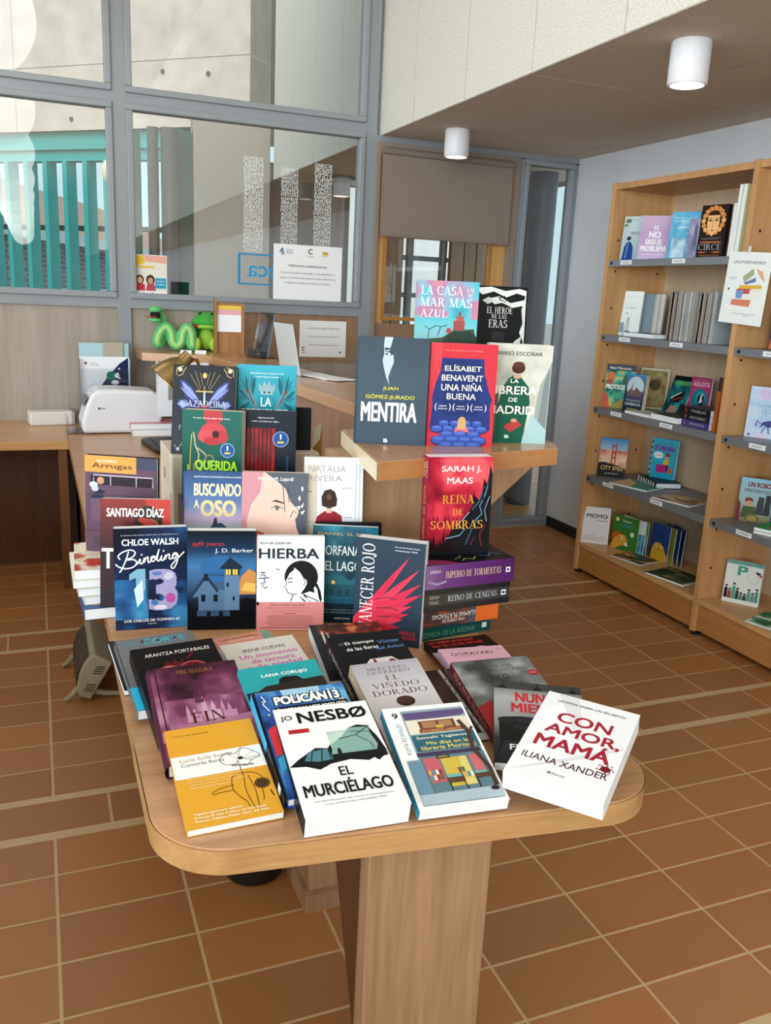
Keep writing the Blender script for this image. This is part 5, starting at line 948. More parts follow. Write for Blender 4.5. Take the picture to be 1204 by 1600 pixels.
art += [('l', [(.62, .88), (.66, .6)], .01, '3d4048'), ('l', [(.7, .86), (.72, .7)], .01, '3d4048'), ('p', [(.86, .74), (.88, .77), (.9, .74), (.88, .71)], 'f2eee0'), ('p', [(.9, .66), (.95, .7), (.93, .64)], 'f2eee0'), ('p', [(.84, .66), (.9, .66), (.88, .62)], 'f2eee0'), ('p', [(.9, .6), (.97, .62), (.93, .57)], 'f2eee0'), ('p', [(.9, .84), (.92, .87), (.94, .84), (.92, .81)], 'f6f0ea'), ('t', 'Myriam M. Lejardi', .25, .905, .78, .955, 'f6f0f2', .008), ('t', 'LA DUQUESA', .28, .12, .92, .2, 'e8a8a0', .0)]
book('pink paperback with a drawn face wearing a leaf hair clip, second row middle', ((.492, 1.878, .8645), -16.9, 8, 0), .152, .228, .038, 'd9a9a4', art, pages=PAGES_CREAM, group=GS)
art = [('r', 0, 0, 1, 1, 'e6eaf0'), ('l', [(.28, .0), (.28, .98)], .012, 'b9bdc8'), ('l', [(.88, .0), (.88, .98)], .012, 'a9aebb'), ('l', [(.94, .0), (.94, .98)], .018, 'c4c8d2'), ('r', 0, .12, .22, .92, 'cfc6bc'), ('l', [(.05, .62), (.12, .62)], .02, '8a7a6a'), ('l', [(.04, .28), (.16, .28)], .012, '9a8f84'), ('l', [(.64, .66), (.82, .66)], .01, '8a90a0'), ('l', [(.64, .38), (.64, .66)], .006, 'b0b6c4'), ('l', [(.64, .33), (.82, .33)], .012, '8a90a0'), ('l', [(.64, .10), (.64, .33)], .006, 'b0b6c4'), ('r', .66, .12, .82, .32, 'dde2ea'), ('l', [(.5, .12), (.92, .10)], .02, 'a0a6b4'), ('p', [(.19, .0), (.17, .24), (.22, .34), (.34, .40), (.52, .40), (.64, .35), (.66, .25), (.60, .16), (.60, 0)], '8f2630'), ('p', [(.24, .3), (.3, .12), (.32, 0), (.24, 0)], '701c26'), ('r', .38, .38, .47, .45, 'd9b39a'), ('p', [(.30, .46), (.29, .56), (.34, .63), (.44, .65), (.52, .62), (.56, .54), (.55, .46), (.42, .43)], '3c2c26'), ('e', .42, .56, .04, .05, '6a5040'), ('r', 0, .0, .2, .09, '2a2426'), ('t', 'NATALIA', .06, .84, .70, .91, 'a8a29c', -.0), ('t', 'RIVERA', .06, .735, .64, .80, 'a8a29c', -.0)]
book('white paperback with a woman in a red jumper before pale doors, second row right', ((.634, 1.866, .914), -12.7, 7, 0), .139, .213, .026, 'e6eaf0', art, pages=PAGES_CREAM, group=GS)

# ------------------------------------------------------------------ third and fourth rows
badge = lambda x, y, r_: [('e', x, y, r_, r_, 'dfe8f4'), ('e', x, y, r_*.96, r_*.96, '2460a8'), ('e', x, y, r_*.74, r_*.74, '174a8c'), ('r', x-.012, y-.0, x+.012, y+r_*.40, 'e8eef6'), ('e', x, y+r_*.3, r_*.12, r_*.2, 'e8eef6'), ('r', x-r_*.4, y-r_*.34, x+r_*.4, y-r_*.16, 'd9c24a')]
art = [('g', 0, 0, 1, 1, [(0, '0c3f36'), (.6, '0f584c'), (1, '135f52')]), ('p', [(.36, 1), (.66, 1), (.68, .90), (.60, .86), (.42, .86), (.36, .92)], 'b5343c'), ('e', .52, .77, .22, .16, 'c43f46'), ('e', .40, .72, .14, .11, 'cf4b52'), ('e', .64, .72, .13, .11, 'b8363f'), ('e', .5, .67, .14, .07, 'b02f39'), ('e', .56, .745, .06, .06, '3a1416'), ('t', 'A veces, hay que saber decir basta.', .18, .905, .80, .925, 'f2f4f2', .015), ('l', [(.16, .74), (.14, .55), (.13, .34)], .012, 'd4c24a'), ('l', [(.19, .76), (.22, .62), (.28, .52), (.27, .40)], .022, 'b9a88a'), ('l', [(.22, .6), (.34, .55), (.42, .5)], .022, 'b9a88a')]
art += [('e', .26, .38, .075, .11, '8a7c60'), ('e', .26, .38, .05, .085, '0f4f45'), ('e', .46, .47, .08, .08, '8a7c60'), ('e', .46, .47, .055, .055, '0f4f45'), ('t', 'QUERIDA', .22, .33, .93, .46, 'aee02c', .03), ('l', [(.10, .34), (.10, .40)], .02, 'aee02c')]+badge(.76, .575, .12)
book('green paperback with a red poppy and golden scissors, third row', ((.393, 2.125, .9735), -24, 3, 0), .151, .231, .046, '0f584c', art, pages=PAGES_CREAM, group=GS)
art = [('g', 0, 0, 1, 1, [(0, '0d1018'), (1, '121a2c')]), ('n', .14, .05, .64, .80, 6, 55, [(0, '6a0f18'), (.5, '9a1722'), (1, 'b82a34')])]+[('r', .14+.07*i, .05, .165+.07*i, .80, '4a0a12') for i in range(7)]+[('r', .84, .02, .88, .5, '1f3f5c'), ('t', 'Algunas puertas', .34, .905, .62, .925, 'eef0f2', .02), ('t', 'están cerradas por algo...', .24, .865, .72, .885, 'eef0f2', .02)]+badge(.74, .68, .135)
book('black paperback with red theatre curtains and a round blue sticker, third row right', ((.534, 2.128, .9735), -17.5, 6, 0), .150, .230, .034, '10141e', art, pages=PAGES_CREAM, group=GS)
book('plain black hardcover standing behind the red curtain book', ((.628, 2.30, 1.0705), -12, 4, 0), .15, .118, .03, '17171a', [], True, group=GS)
art = [('g', 0, 0, 1, 1, [(0, '2e3540'), (.5, '23272f'), (1, '26292f')])]
for s_ in (-1, 1):
    m = lambda pts: [(.5+s_*(x-.5), y) for x, y in pts]
    art += [('p', m([(.54, .56), (.62, .66), (.72, .76), (.82, .82), (.90, .83), (.88, .74), (.80, .64), (.68, .57)]), '3f3f86'), ('p', m([(.60, .62), (.72, .74), (.86, .81), (.84, .73), (.72, .63)]), '7f8fd0'), ('p', m([(.54, .55), (.72, .60), (.90, .62), (.95, .56), (.86, .49), (.7, .47), (.58, .50)]), '2f3470'), ('p', m([(.72, .57), (.88, .60), (.92, .56), (.84, .51)]), '8f9fd8'), ('l', m([(.54, .56), (.70, .68), (.86, .80)]), .01, 'b8c0ec'), ('l', m([(.56, .55), (.76, .66), (.88, .74)]), .01, 'b8c0ec'), ('l', m([(.56, .53), (.78, .55), (.93, .56)]), .01, 'a8b0e4'), ('e', .5+s_*.4, .945, .035, .035, 'e6d9b8'), ('l', m([(.80, .97), (.84, .93), (.86, .89), (.93, .87)]), .012, 'c9ae74'), ('l', m([(.84, .985), (.95, .96), (.96, .88)]), .012, 'c9ae74'), ('l', m([(.56, .74), (.66, .93)]), .006, 'bda66a'), ('l', m([(.58, .72), (.74, .9)]), .006, 'bda66a'), ('l', m([(.53, .78), (.58, .92)]), .006, 'bda66a'), ('l', m([(.84, .12), (.90, .05), (.96, .1)]), .012, 'a8acb4'), ('e', .5+s_*.4, .055, .025, .025, 'd0d4dc')]
art += [('p', [(.485, .70), (.515, .70), (.52, .50), (.5, .44), (.48, .50)], 'a8c4dc'), ('r', .36, .70, .64, .715, 'c9ae74'), ('r', .485, .715, .515, .77, '8a7048'), ('e', .5, .885, .035, .045, 'd8b678'), ('p', [(.36, .42), (.64, .42), (.56, .56), (.44, .56)], '8a2444'), ('e', .52, .40, .1, .08, 'a8304c'), ('s', 'CAZADORA', .14, .535, .86, .605, 'd4d6e0'), ('s', 'DE BRUJAS', .2, .28, .8, .34, 'd4d6e0'), ('l', [(.1, .3), (.13, .33), (.12, .27)], .01, 'b8bcc8')]
book('charcoal hardcover with blue butterfly wings around a sword, tall at the back left', ((.393, 2.252, 1.0705), -21.1, 11.5, 0), .164, .236, .034, '272b33', art, True, group=GS)
art = [('g', 0, 0, 1, 1, [(0, '1c6f80'), (.5, '2296ac'), (1, '3aa8c0')])]
for s_ in (-1, 1):
    for k in range(11):
        a = R(-35+14*k); x0, y0 = .5+s_*.26, .60; L_ = .38-.006*k
        tip = (min(.99, max(.01, x0+s_*L_*math.cos(a)*.75)), min(.99, max(.3, y0+L_*math.sin(a)*.95))); d = Vector((tip[0]-x0, tip[1]-y0)); nn = Vector((-d.y, d.x)).normalized()*.03
        art.append(('p', [(x0, y0), (x0+d.x*.6+nn.x, y0+d.y*.6+nn.y), tip, (x0+d.x*.6-nn.x, y0+d.y*.6-nn.y)], ('1f7f8c', '14606c', '2f98a0')[k % 3]))
    art += [('p', [(.5+s_*.12, .50), (.5+s_*.30, .74), (.5+s_*.34, .68), (.5+s_*.22, .52), (.5+s_*.26, .40), (.5+s_*.16, .38)], '6f8f96'), ('l', [(.5+s_*.34, .74), (.5+s_*.22, .56)], .02, '39444c'), ('e', .5+s_*.2, .47, .07, .06, '8fb0b4'), ('p', [(.5+s_*.31, .70), (.5+s_*.36, .72), (.5+s_*.33, .66)], '9a3a3a')]
art += [('r', .40, .67, .60, .73, 'a8c0c4'), ('p', [(.36, .71), (.36, .80), (.42, .76), (.46, .83), (.5, .77), (.54, .83), (.58, .76), (.64, .80), (.64, .71)], '8fb0b8'), ('e', .46, .695, .025, .02, '3a5a64'), ('e', .54, .695, .025, .02, '3a5a64'), ('t', 'Desconfía de todo. Lucha por tu vida', .22, .895, .78, .92, 'e8f6f8', .01), ('t', 'Protege siempre tu corazón', .3, .855, .70, .88, 'e8f6f8', .01), ('r', .36, .53, .64, .65, '1f90a8'), ('t', 'LA', .40, .535, .58, .64, 'f4fafa', .012), ('t', 'SERPIENTE', .07, .42, .87, .505, 'f4fafa', .012)]
book('turquoise hardcover with teal wings, two hands and a crown, tall at the back right', ((.567, 2.262, 1.0705), -17.2, 3.1, 0), .157, .236, .032, '2296ac', art, True, group=GS)
# ------------------------------------------------------------------ books that carry the second and third rows
def lying(label, x0, y0, x1, y1, z, T, col, rz=0, art=(), hard=False, group=GS, pages=None):
    """closed book lying flat: page edges to the viewer"""
    W, H = x1-x0, y1-y0; a = R(rz); M = Matrix.Translation(((x0+x1)/2, (y0+y1)/2, 0)) @ Matrix.Rotation(a, 4, 'Z') @ Matrix.Translation((0, -H/2, z+T))
    return book(label, None, W, H, T, col, art, hard, M=M, group=group, pages=pages)
lying('blue paperback lying under the left standing books, its white page edge forward', .066, 1.925, .232, 2.155, DZ+.0006, .0255, '3a5f98', 2, [('r', 0, 0, 1, 1, '3a5c92')]+[('l', [(.1, .1+.05*i), (.9, .1+.05*i)], .006, '5a7aac') for i in range(16)]+[('e', .16, .12, .05, .04, 'b89a6a')])
z = DZ+.027
for i, (dx, T, c, lab) in enumerate(((.008, .018, 'd9d6cc', 'white paperback lowest in the short pile left of the standing books'), (.0, .018, 'cfcdc4', 'white paperback in the middle of the short pile left of the standing books'), (-.006, .018, 'e0ddd4', 'white paperback second from the top of the short pile at the left'), (.002, .021, 'ece4d4', 'cream book with red drawings on top of the short pile at the left'))):
    lying(lab, .056+dx, 1.955+.004*i, .226+dx, 2.185+.004*i, z, T, c, 4-2*i, [('n', 0, 0, 1, 1, 4, 70, [(0, 'e8e0d0'), (.6, 'ece4d6'), (.8, 'd0543c'), (1, 'b03028')]), ('p', [(.1, .3), (.5, .42), (.9, .3), (.7, .2), (.3, .18)], 'c8452e'), ('l', [(.0, .5), (.6, .6)], .02, 'd88a70')] if i == 3 else ()); z += T+.0005
z = DZ+.0006
for i, (T, c, lab) in enumerate(((.033, '5a6a74', 'grey paperback lowest of the pile that lifts the bear book'), (.035, '7a5a4a', 'brown paperback in the pile that lifts the bear book'), (.034, '3f4650', 'dark paperback on top of the pile that lifts the bear book'))):
    lying(lab, .305, 1.862, .575, 2.032, z, T, c, -14); z += T+.0006
z = DZ+.0006
for i, (T, c, lab) in enumerate(((.076, '8a8a80', 'thick pale paperback lowest of the pile that lifts the red jumper book'), (.0755, '4a3a3a', 'thick brown paperback on the pile that lifts the red jumper book'))):
    lying(lab, .585, 1.845, .695, 1.98, z, T, c, -8); z += T+.0006
z = DZ+.0006
for i, (T, c, lab) in enumerate(((.07, '6a5a50', 'thick brown book lowest of the pile that lifts the poppy book'), (.07, '50606a', 'thick grey book in the pile that lifts the poppy book'), (.07, '5a4a5a', 'thick plum book on top of the pile that lifts the poppy book'))):
    lying(lab, .325, 2.10, .625, 2.232, z, T, c, -0); z += T+.0006

# ------------------------------------------------------------------ books lying at the front: left column
def F(label, O, yaw, tilt, rho, W, H, T, col, art, **k): return book(label, (O, yaw, tilt, rho), W, H, T, col, art, group=GF, **k)
art = [('r', 0, 0, 1, 1, 'dd9f33'), ('r', 0, .47, 1, .70, 'f0efec'), ('t', 'Libros del Asteroide', .08, .91, .48, .93, '6a4a1c'), ('t', 'Lucía Solla Sobral', .09, .635, .66, .67, 'b08a6a', .012), ('t', 'Comerás flores', .09, .585, .56, .62, '4a4a4c', .006)]
fl = [(.50, .60), (.60, .66), (.70, .64), (.78, .69), (.90, .64), (.96, .58), (.86, .55), (.78, .50), (.66, .53), (.56, .54), (.50, .60)]
art += [('c', fl, .008, '3a3a3c'), ('l', [(.60, .66), (.70, .58), (.78, .69)], .006, '3a3a3c'), ('l', [(.90, .64), (.76, .58), (.96, .58)], .006, '3a3a3c'), ('l', [(.66, .53), (.74, .58), (.86, .55)], .006, '3a3a3c'), ('e', .74, .585, .03, .024, '2a2a2c'), ('c', [(.70, .56), (.71, .40), (.69, .25), (.73, .08)], .008, '4a3a1c'), ('l', [(.76, .40), (.79, .25), (.77, .08)], .008, '4a3a1c'), ('c', [(.58, .40), (.66, .43), (.82, .42), (.90, .36), (.92, .26)], .008, '4a3a1c'), ('c', [(.58, .40), (.56, .30), (.60, .22), (.66, .16), (.68, .10)], .008, '4a3a1c'), ('c', [(.58, .33), (.46, .32), (.36, .30), (.33, .28)], .008, '4a3a1c'), ('c', [(.56, .28), (.44, .28), (.34, .27)], .008, '4a3a1c'), ('c', [(.84, .36), (.86, .22), (.84, .14)], .008, '4a3a1c'), ('e', .88, .30, .085, .075, '5a4424'), ('e', .88, .30, .06, .055, '4a3418'), ('l', [(.94, .22), (.96, .16)], .014, '4a3a1c'), ('l', [(.62, .52), (.86, .50)], .02, '8a8278')]
art += [('t', 'Una novela que nos habla de la dependencia', .12, .44, .74, .458, 'efd9a4'), ('t', 'emocional y la soledad. Una voz honesta', .12, .412, .70, .43, 'efd9a4'), ('t', 'magnética y arriesgada. Un libro necesario', .12, .384, .72, .402, 'efd9a4'), ('t', 'María Jiménez Serrano', .13, .352, .56, .37, 'f4e4b8', .012), ('t', 'Vigesimoprimera edición', .10, .105, .60, .13, 'f8f0da', .02), ('t', 'Premio El Ojo Crítico de Narrativa', .10, .072, .84, .097, 'f8f0da', .02), ('t', 'Premio Cálamo Mejor Libro del Año', .10, .04, .86, .065, 'f8f0da', .02)]
F('yellow paperback with a white band and a line drawn flower, front left', (.229, 1.054, DZ+.0135), -2.4, 77.2, 3.3, .138, .208, .0125, 'dd9f33', art)
art = [('n', 0, 0, 1, 1, 3, 81, [(0, '2a121e'), (.4, '5c2a44'), (.75, '8a4a68'), (1, 'b07a94')], -.55), ('n', .1, .2, .95, .62, 4, 83, [(0, '6a2f4c'), (.5, '94587a'), (1, 'c498b0')], -.5)]+castle(.30, .40, .95, 'b78aa4')+castle(.48, .42, 1.3, 'c49ab2')+castle(.68, .41, 1.0, 'b2829e')+castle(.42, .58, .6, '5a2f48')+[('p', [(.0, .3), (.3, .36), (.6, .34), (1, .4), (1, .2), (0, .2)], 'a8708e'), ('t', 'MEI SEGURA', .30, .90, .72, .945, '8a5a30', .01), ('s', 'FIN', .34, .36, .70, .465, '541820'), ('l', [(.06, 0), (.06, 1)], .014, '3a1828')]
F('plum hardcover with a misty pink castle, under the yellow book', (.230, 1.194, DZ+.035), .6, 75, .2, .151, .230, .030, '4a2036', art, hard=True)
art = [('r', 0, 0, 1, 1, '131113'), ('t', 'ARANTZA PORTABALES', .14, .875, .92, .915, 'dcd6d0', .006), ('p', [(.30, .72), (.36, .80), (.42, .76), (.46, .82), (.5, .76), (.56, .80), (.54, .72)], '5a1418'), ('e', .36, .64, .17, .16, 'a8383c'), ('e', .36, .64, .145, .14, 'd8a090'), ('e', .36, .64, .11, .11, '5a0f16'), ('e', .33, .66, .05, .05, 'e0b8a8'), ('e', .40, .61, .05, .05, '8a1a24'), ('e', .64, .66, .18, .15, 'b0444a'), ('e', .64, .66, .15, .125, '4a0c14')]+[('e', .54+.05*(i % 5), .60+.035*(i//5), .022, .022, '7a1422' if i % 2 else '9a2430') for i in range(18)]+[('l', [(.6, .78), (.72, .88)], .02, '6a1a1e')]
F('black paperback with a split pomegranate, under the plum book', (.228, 1.292, DZ+.034), 4.2, 74, 1.7, .152, .229, .028, '131113', art)
art = [('r', 0, 0, 1, 1, '6e6f72'), ('t', 'UNA', .09, .885, .28, .93, '3f8fa4', .006), ('t', 'CORTE', .33, .88, .88, .96, '35b0cc', .014), ('p', [(.3, .93), (.36, .96), (.34, .9)], '3a3b3e'), ('p', [(.5, .92), (.56, .96), (.54, .9)], '3a3b3e'), ('p', [(.72, .92), (.76, .96), (.76, .9)], '3a3b3e'), ('r', 0, 0, 1, .30, '2fb4e0'), ('l', [(.0, .98), (.0, .3)], .02, '4a5058')]
F('grey paperback with turquoise capitals and a bright blue lower edge, upper left', (.205, 1.400, DZ+.030), 3.2, 79, 1.9, .150, .224, .020, '6e6f72', art)
F('thin dark paperback at the left desk edge with only its white fore edge showing', (.194, 1.521, DZ+.012), 3.3, 87, .1, .150, .215, .011, '23272c', [('r', .02, .02, .3, .98, '2a3038')], spine_side='R')
# middle left column
art = [('r', 0, 0, 1, 1, 'd98f7c'), ('p', [(.86, 1), (1, 1), (1, .6), (.8, .8)], '6f9a80'), ('t', 'LOS NOMBRES', .08, .92, .78, .955, '4a3430', .012), ('t', 'PROPIOS', .2, .87, .66, .905, 'f0d8cc', .012)]
F('salmon paperback with a green corner, farthest of the flat books beside the pomegranate', (.413, 1.48, DZ+.0155), 11.4, 86.5, 0, .124, .21, .012, 'd98f7c', art)
art = [('r', 0, 0, 1, 1, 'cfcbc6'), ('t', 'IRENE CUEVAS', .24, .84, .82, .885, '26262a', .012), ('t', 'Un momento', .16, .745, .94, .805, 'c84fae', .018), ('t', 'de ternura', .28, .665, .86, .725, 'c84fae', .018), ('t', 'y de piedad', .18, .565, .92, .645, 'c84fae', .018), ('r', 0, 0, 1, .2, 'b8b2ac')]
F('pale grey paperback with magenta title letters, under the turquoise mountain book', (.400, 1.341, DZ+.023), 6.3, 77.4, .6, .150, .216, .014, 'cfcbc6', art)
art = [('r', 0, 0, 1, 1, '2b9aa0'), ('p', [(0, .5), (0, .72), (.15, .725), (.26, .77), (.42, .775), (.45, .83), (.52, .85), (.68, .84), (.74, .79), (.98, .80), (1, .78), (1, 0), (0, 0)], '2c2622'), ('p', [(.42, .775), (.45, .83), (.52, .85), (.68, .84), (.74, .79)], '1f1b18'), ('t', 'LANA CORUJO', .25, .86, .83, .905, 'f4f4f0', .025), ('t', 'HAN', .43, .61, .76, .68, 'd98a2c', .03), ('t', 'CANTADO', .2, .5, .9, .57, 'd98a2c', .03)]
F('turquoise paperback with a black mountain and orange letters, above the cartoon comic', (.381, 1.170, DZ+.027), 2.0, 71.5, 1, .144, .216, .016, '2b9aa0', art)
art = [('n', 0, 0, 1, 1, 3, 91, [(0, '1c2f6a'), (.5, '2f5fa8'), (1, '6fb0d8')]), ('p', [(.3, .9), (.7, .88), (.72, 1), (.28, 1)], '9fc4dc')]+[('l', [(x, .96), (x+.03, .90), (x-.01, .88), (x+.04, .80)], .012, 'e8f0fa') for x in (.06, .88, .8)]+[('t', 'POLICÁN13', .165, .835, .925, .965, '0a0a0c', .11), ('t', 'POLICÁN13', .18, .845, .91, .955, 'f0f0ee', .05), ('r', .16, .745, .97, .825, '101014'), ('t', 'ÉRASE UNA VEZ JOSELITO', .18, .755, .95, .815, 'f0f0ee', .03), ('p', [(.02, .62), (.12, .66), (.12, .4), (.02, .36)], 'c8343c'), ('p', [(.02, .34), (.14, .4), (.14, .28), (.02, .22)], '3f9ac0'), ('e', .06, .9, .012, .012, 'f0d080'), ('e', .93, .83, .012, .012, 'f0d080'), ('e', .08, .76, .012, .012, 'f0d080')]
F('bright blue comic hardcover with bouncy white letters, under the white bat book', (.382, 1.060, DZ+.030), .5, 73.7, -.5, .153, .226, .021, '23479a', art, hard=True, spcol='1f2a3a', spine=[('r', 0, 0, 1, .5, '15181f'), ('r', 0, .5, 1, 1, '3fa8d8'), ('r', .1, .10, .9, .16, 'dfe4e8')])
art = [('r', 0, 0, 1, 1, 'f0f1f3'), ('p', [(0, .43), (.1, .49), (.3, .58), (.42, .565), (.46, .60), (.58, .64), (.70, .74), (.80, .76), (.90, .74), (.96, .62), (.99, .5), (.99, .44), (.93, .43), (.88, .40), (.84, .43), (.78, .41), (.6, .44), (.4, .42), (.28, .38), (.16, .42)], '15191c'), ('n', .46, .52, .90, .72, 4, 93, [(0, '5f8a86'), (.5, '8fb4a8'), (1, 'c8dcd0')]), ('p', [(.44, .50), (.48, .60), (.60, .66), (.70, .74), (.88, .73), (.93, .55), (.9, .5), (.6, .5)], '86aaa2'), ('l', [(.92, .74), (.74, .66), (.56, .64)], .012, '33443f'), ('l', [(.74, .66), (.86, .58), (.88, .52)], .01, '33443f'), ('l', [(.70, .70), (.9, .68)], .01, '33443f'), ('p', [(.16, .47), (.22, .55), (.42, .56), (.44, .46), (.3, .45)], '4f7f8a'), ('l', [(.22, .46), (.26, .55)], .01, '15191c'), ('l', [(.32, .45), (.36, .56)], .01, '15191c'), ('l', [(.42, .46), (.42, .56)], .01, '15191c'), ('p', [(.50, .46), (.505, .53), (.52, .555), (.54, .55), (.55, .47)], '14181a'), ('r', .44, .44, .92, .50, '14181a'),
       ('r', .09, .735, .30, .775, 'c22a34'), ('t', 'SERIE NEGRA', .12, .747, .27, .763, '7a1418', .01), ('t', 'JO', .05, .86, .17, .92, '1c1c1e', .012), ('t', 'NESBØ', .22, .83, .95, .945, '101012', .035), ('t', 'EL', .45, .305, .58, .385, '18191c', .02), ('t', 'MURCIÉLAGO', .06, .155, .92, .285, '18191c', .022), ('t', '«Un libro fascinante que marca un acontecimiento', .12, .105, .88, .122, '5a5a60'), ('t', 'la serie de Harry Hole». THE SUNDAY TIMES', .22, .075, .80, .092, '8a3a40')]
F('thick white paperback with a black bat shape, front middle of the desk', (.390, .993, DZ+.036), -2.4, 78.5, -.8, .157, .238, .035, 'f0f1f3', art, spcol='15171c')
# middle right column
art = [('r', 0, 0, 1, 1, 'f2f2f2'), ('r', .06, .03, .97, .955, '8fa0aa'), ('r', .06, .45, .2, .955, 'eceef0'), ('t', '9', .09, .88, .16, .94, '1c1c20', .03), ('t', 'LETRAS DE PLATA', .10, .50, .15, .82, '7a8088', .01, -90), ('p', [(.22, .84), (.22, .93), (.97, .93), (.97, .88), (.9, .86)], '5c4f78'), ('r', .22, .70, .97, .85, 'e4dccb'), ('r', .36, .74, .80, .83, '6a4434'), ('r', .40, .755, .57, .82, 'a87a56'), ('r', .60, .755, .76, .82, 'a87a56'), ('e', .60, .76, .05, .03, 'c8a83c'), ('r', .34, .705, .88, .745, '8a4f34'), ('t', 'FLORERÍA LIBROS', .38, .715, .84, .735, 'd8b48c'), ('r', .22, .52, .97, .685, '2f6170'), ('t', 'Satoshi Yagisawa', .27, .635, .88, .67, 'f0ecd8', .006), ('t', 'Mis días en la', .36, .58, .86, .615, 'e8cf6a', .012), ('t', 'librería Morisaki', .28, .53, .93, .57, 'e8cf6a', .012), ('r', .20, .47, .95, .51, '3f3a52'), ('r', .22, .10, .97, .47, '5f7a86'), ('r', .24, .22, .42, .45, 'c25f68'), ('r', .78, .24, .9, .45, 'c86a6c'), ('r', .44, .17, .74, .44, 'c9b24a'), ('p', [(.6, .17), (.74, .17), (.74, .44), (.66, .44)], 'd9c878'), ('r', .40, .435, .56, .47, '4a4a3a'), ('t', 'OPEN', .43, .445, .53, .462, 'c8b86a', .01)]
for i in range(14): art.append(('r', .25+.04*(i % 4)+(.34 if i > 7 else 0), .24+.05*((i//4) % 2), .28+.04*(i % 4)+(.34 if i > 7 else 0), .285+.05*((i//4) % 2), ('4f8fa8', 'e8e0d0', '8a3f3a', '3f6a4f', 'd8a84a')[i % 5]))
art += [('r', .42, .2, .62, .25, '5a3f2c'), ('r', .44, .25, .6, .275, '6fb0b8'), ('l', [(.44, .2), (.43, .09)], .014, '2c2420'), ('l', [(.60, .2), (.62, .09)], .014, '2c2420'), ('r', .74, .22, .94, .26, '5a3f2c'), ('r', .76, .26, .9, .285, '6fa8a0'), ('l', [(.76, .22), (.75, .12)], .014, '2c2420'), ('l', [(.92, .22), (.93, .12)], .014, '2c2420'), ('l', [(.84, .80), (.9, .68), (.86, .5), (.95, .3), (.93, .12)], .05, '4a3630'), ('l', [(.9, .66), (.97, .72)], .03, '4a3630'), ('p', [(.06, .03), (.97, .03), (.97, .13), (.06, .12)], 'a9b8c2'), ('p', [(.1, .14), (.16, .30), (.22, .26), (.2, .12)], 'c8843c'), ('e', .9, .11, .05, .03, '2c2420'), ('r', .06, .12, .22, .42, '6a8ca0')]
F('white bordered paperback with a drawn bookshop front, front row right of the bat book', (.551, .979, DZ+.0225), -5, 75.2, -.3, .142, .216, .019, 'f2f2f2', art, spcol='2f8fb4')
art = [('g', 0, 0, 1, 1, [(0, 'c4c0c4'), (.6, 'd0ccd2'), (1, 'aaa6b0')]), ('s', 'MERCEDES', .20, .90, .78, .935, '5a5258'), ('s', 'GUERRERO', .18, .85, .80, .888, '5a5258'), ('s', 'EL', .40, .765, .60, .825, '6a5248'), ('s', 'VIÑEDO', .16, .675, .84, .745, '6a5248'), ('s', 'DORADO', .12, .585, .90, .65, '6a5248'), ('e', .52, .50, .13, .10, '3a2620'), ('e', .50, .52, .1, .06, '4a3028'), ('p', [(.40, .40), (.58, .44), (.70, .40), (.84, .3), (.9, .1), (.2, .1)], 'e4e0e4')]
F('pale lilac paperback with an updo seen from behind, above the bookshop book', (.564, 1.142, DZ+.0295), -1.1, 75.3, .2, .132, .220, .026, 'cfcad0', art, spcol='cdb79c', spine=[('n', 0, 0, 1, 1, 4, 95, [(0, 'b99f82'), (.5, 'd4c0a4'), (1, 'e0d2bc')]), ('r', 0, .12, 1, .24, 'b82a30'), ('t', 'EL VIÑEDO DORADO', .3, .35, .7, .92, 'f4ece0', .02, -90)])
art = [('g', 0, 0, 1, 1, [(0, '2a2220'), (.7, '3a2e2a'), (1, '241e1e')]), ('r', .74, 0, .80, 1, '8d8684'), ('r', .765, 0, .785, 1, 'c4c0be'), ('r', .86, 0, .90, 1, '5a4a44')]+[('r', .72, .1+.12*i, .82, .125+.12*i, '6a605c') for i in range(7)]
F('dark brown book with a silver column, mostly covered by the lilac paperback', (.650, 1.17, DZ+.021), -3, 84, .3, .12, .21, .018, '2a2220', art)
art = [('g', 0, 0, 1, 1, [(0, '141416'), (1, '17181c')]), ('t', 'El tiempo', .20, .86, .60, .91, 'ececea', .006), ('t', 'de las fieras', .18, .79, .62, .835, 'ececea', .006), ('t', 'Víctor', .64, .84, .95, .885, '5a8fc8', .006), ('t', 'del Árbol', .58, .765, .96, .81, '5a8fc8', .006), ('e', .15, .89, .04, .03, '3a4a50'), ('p', [(.36, .5), (.36, .62), (.42, .66), (.72, .66), (.78, .6), (.78, .5)], 'd8d8d8'), ('r', .45, .5, .49, .655, '9c2a30'), ('e', .7, .58, .06, .08, '8a3038'), ('p', [(.3, .45), (.85, .45), (.85, .52), (.3, .52)], '2a2224')]
F('glossy black paperback with a red and white plaster strip, above the lilac paperback', (.576, 1.261, DZ+.028), -1.1, 74.4, 2.4, .149, .230, .024, '141416', art, spcol='17171a', spine=[('t', 'EL TIEMPO DE LAS FIERAS', .3, .3, .7, .9, 'd0d0d0', .0, -90)])
art = [('r', 0, 0, 1, 1, '19181a'), ('n', .08, .80, 1, 1, 7, 97, [(0, '1a1416'), (.45, '5a2a20'), (.65, 'a8402c'), (1, 'd89a5a')]), ('l', [(.14, .86), (.14, .62)], .03, 'c8c4bc'), ('l', [(.21, .84), (.21, .6)], .02, 'a8a49c'), ('t', 'GUERRA', .25, .52, .7, .6, 'c8c4bc', .02), ('e', .3, .25, .09, .08, '7a6440'), ('e', .3, .25, .065, .055, '19181a')]
F('black paperback with red and gold leaves along its top, beside the glossy black one', (.556, 1.40, DZ+.033), -6.4, 84, 0, .150, .225, .028, '19181a', art, spine_side='R')
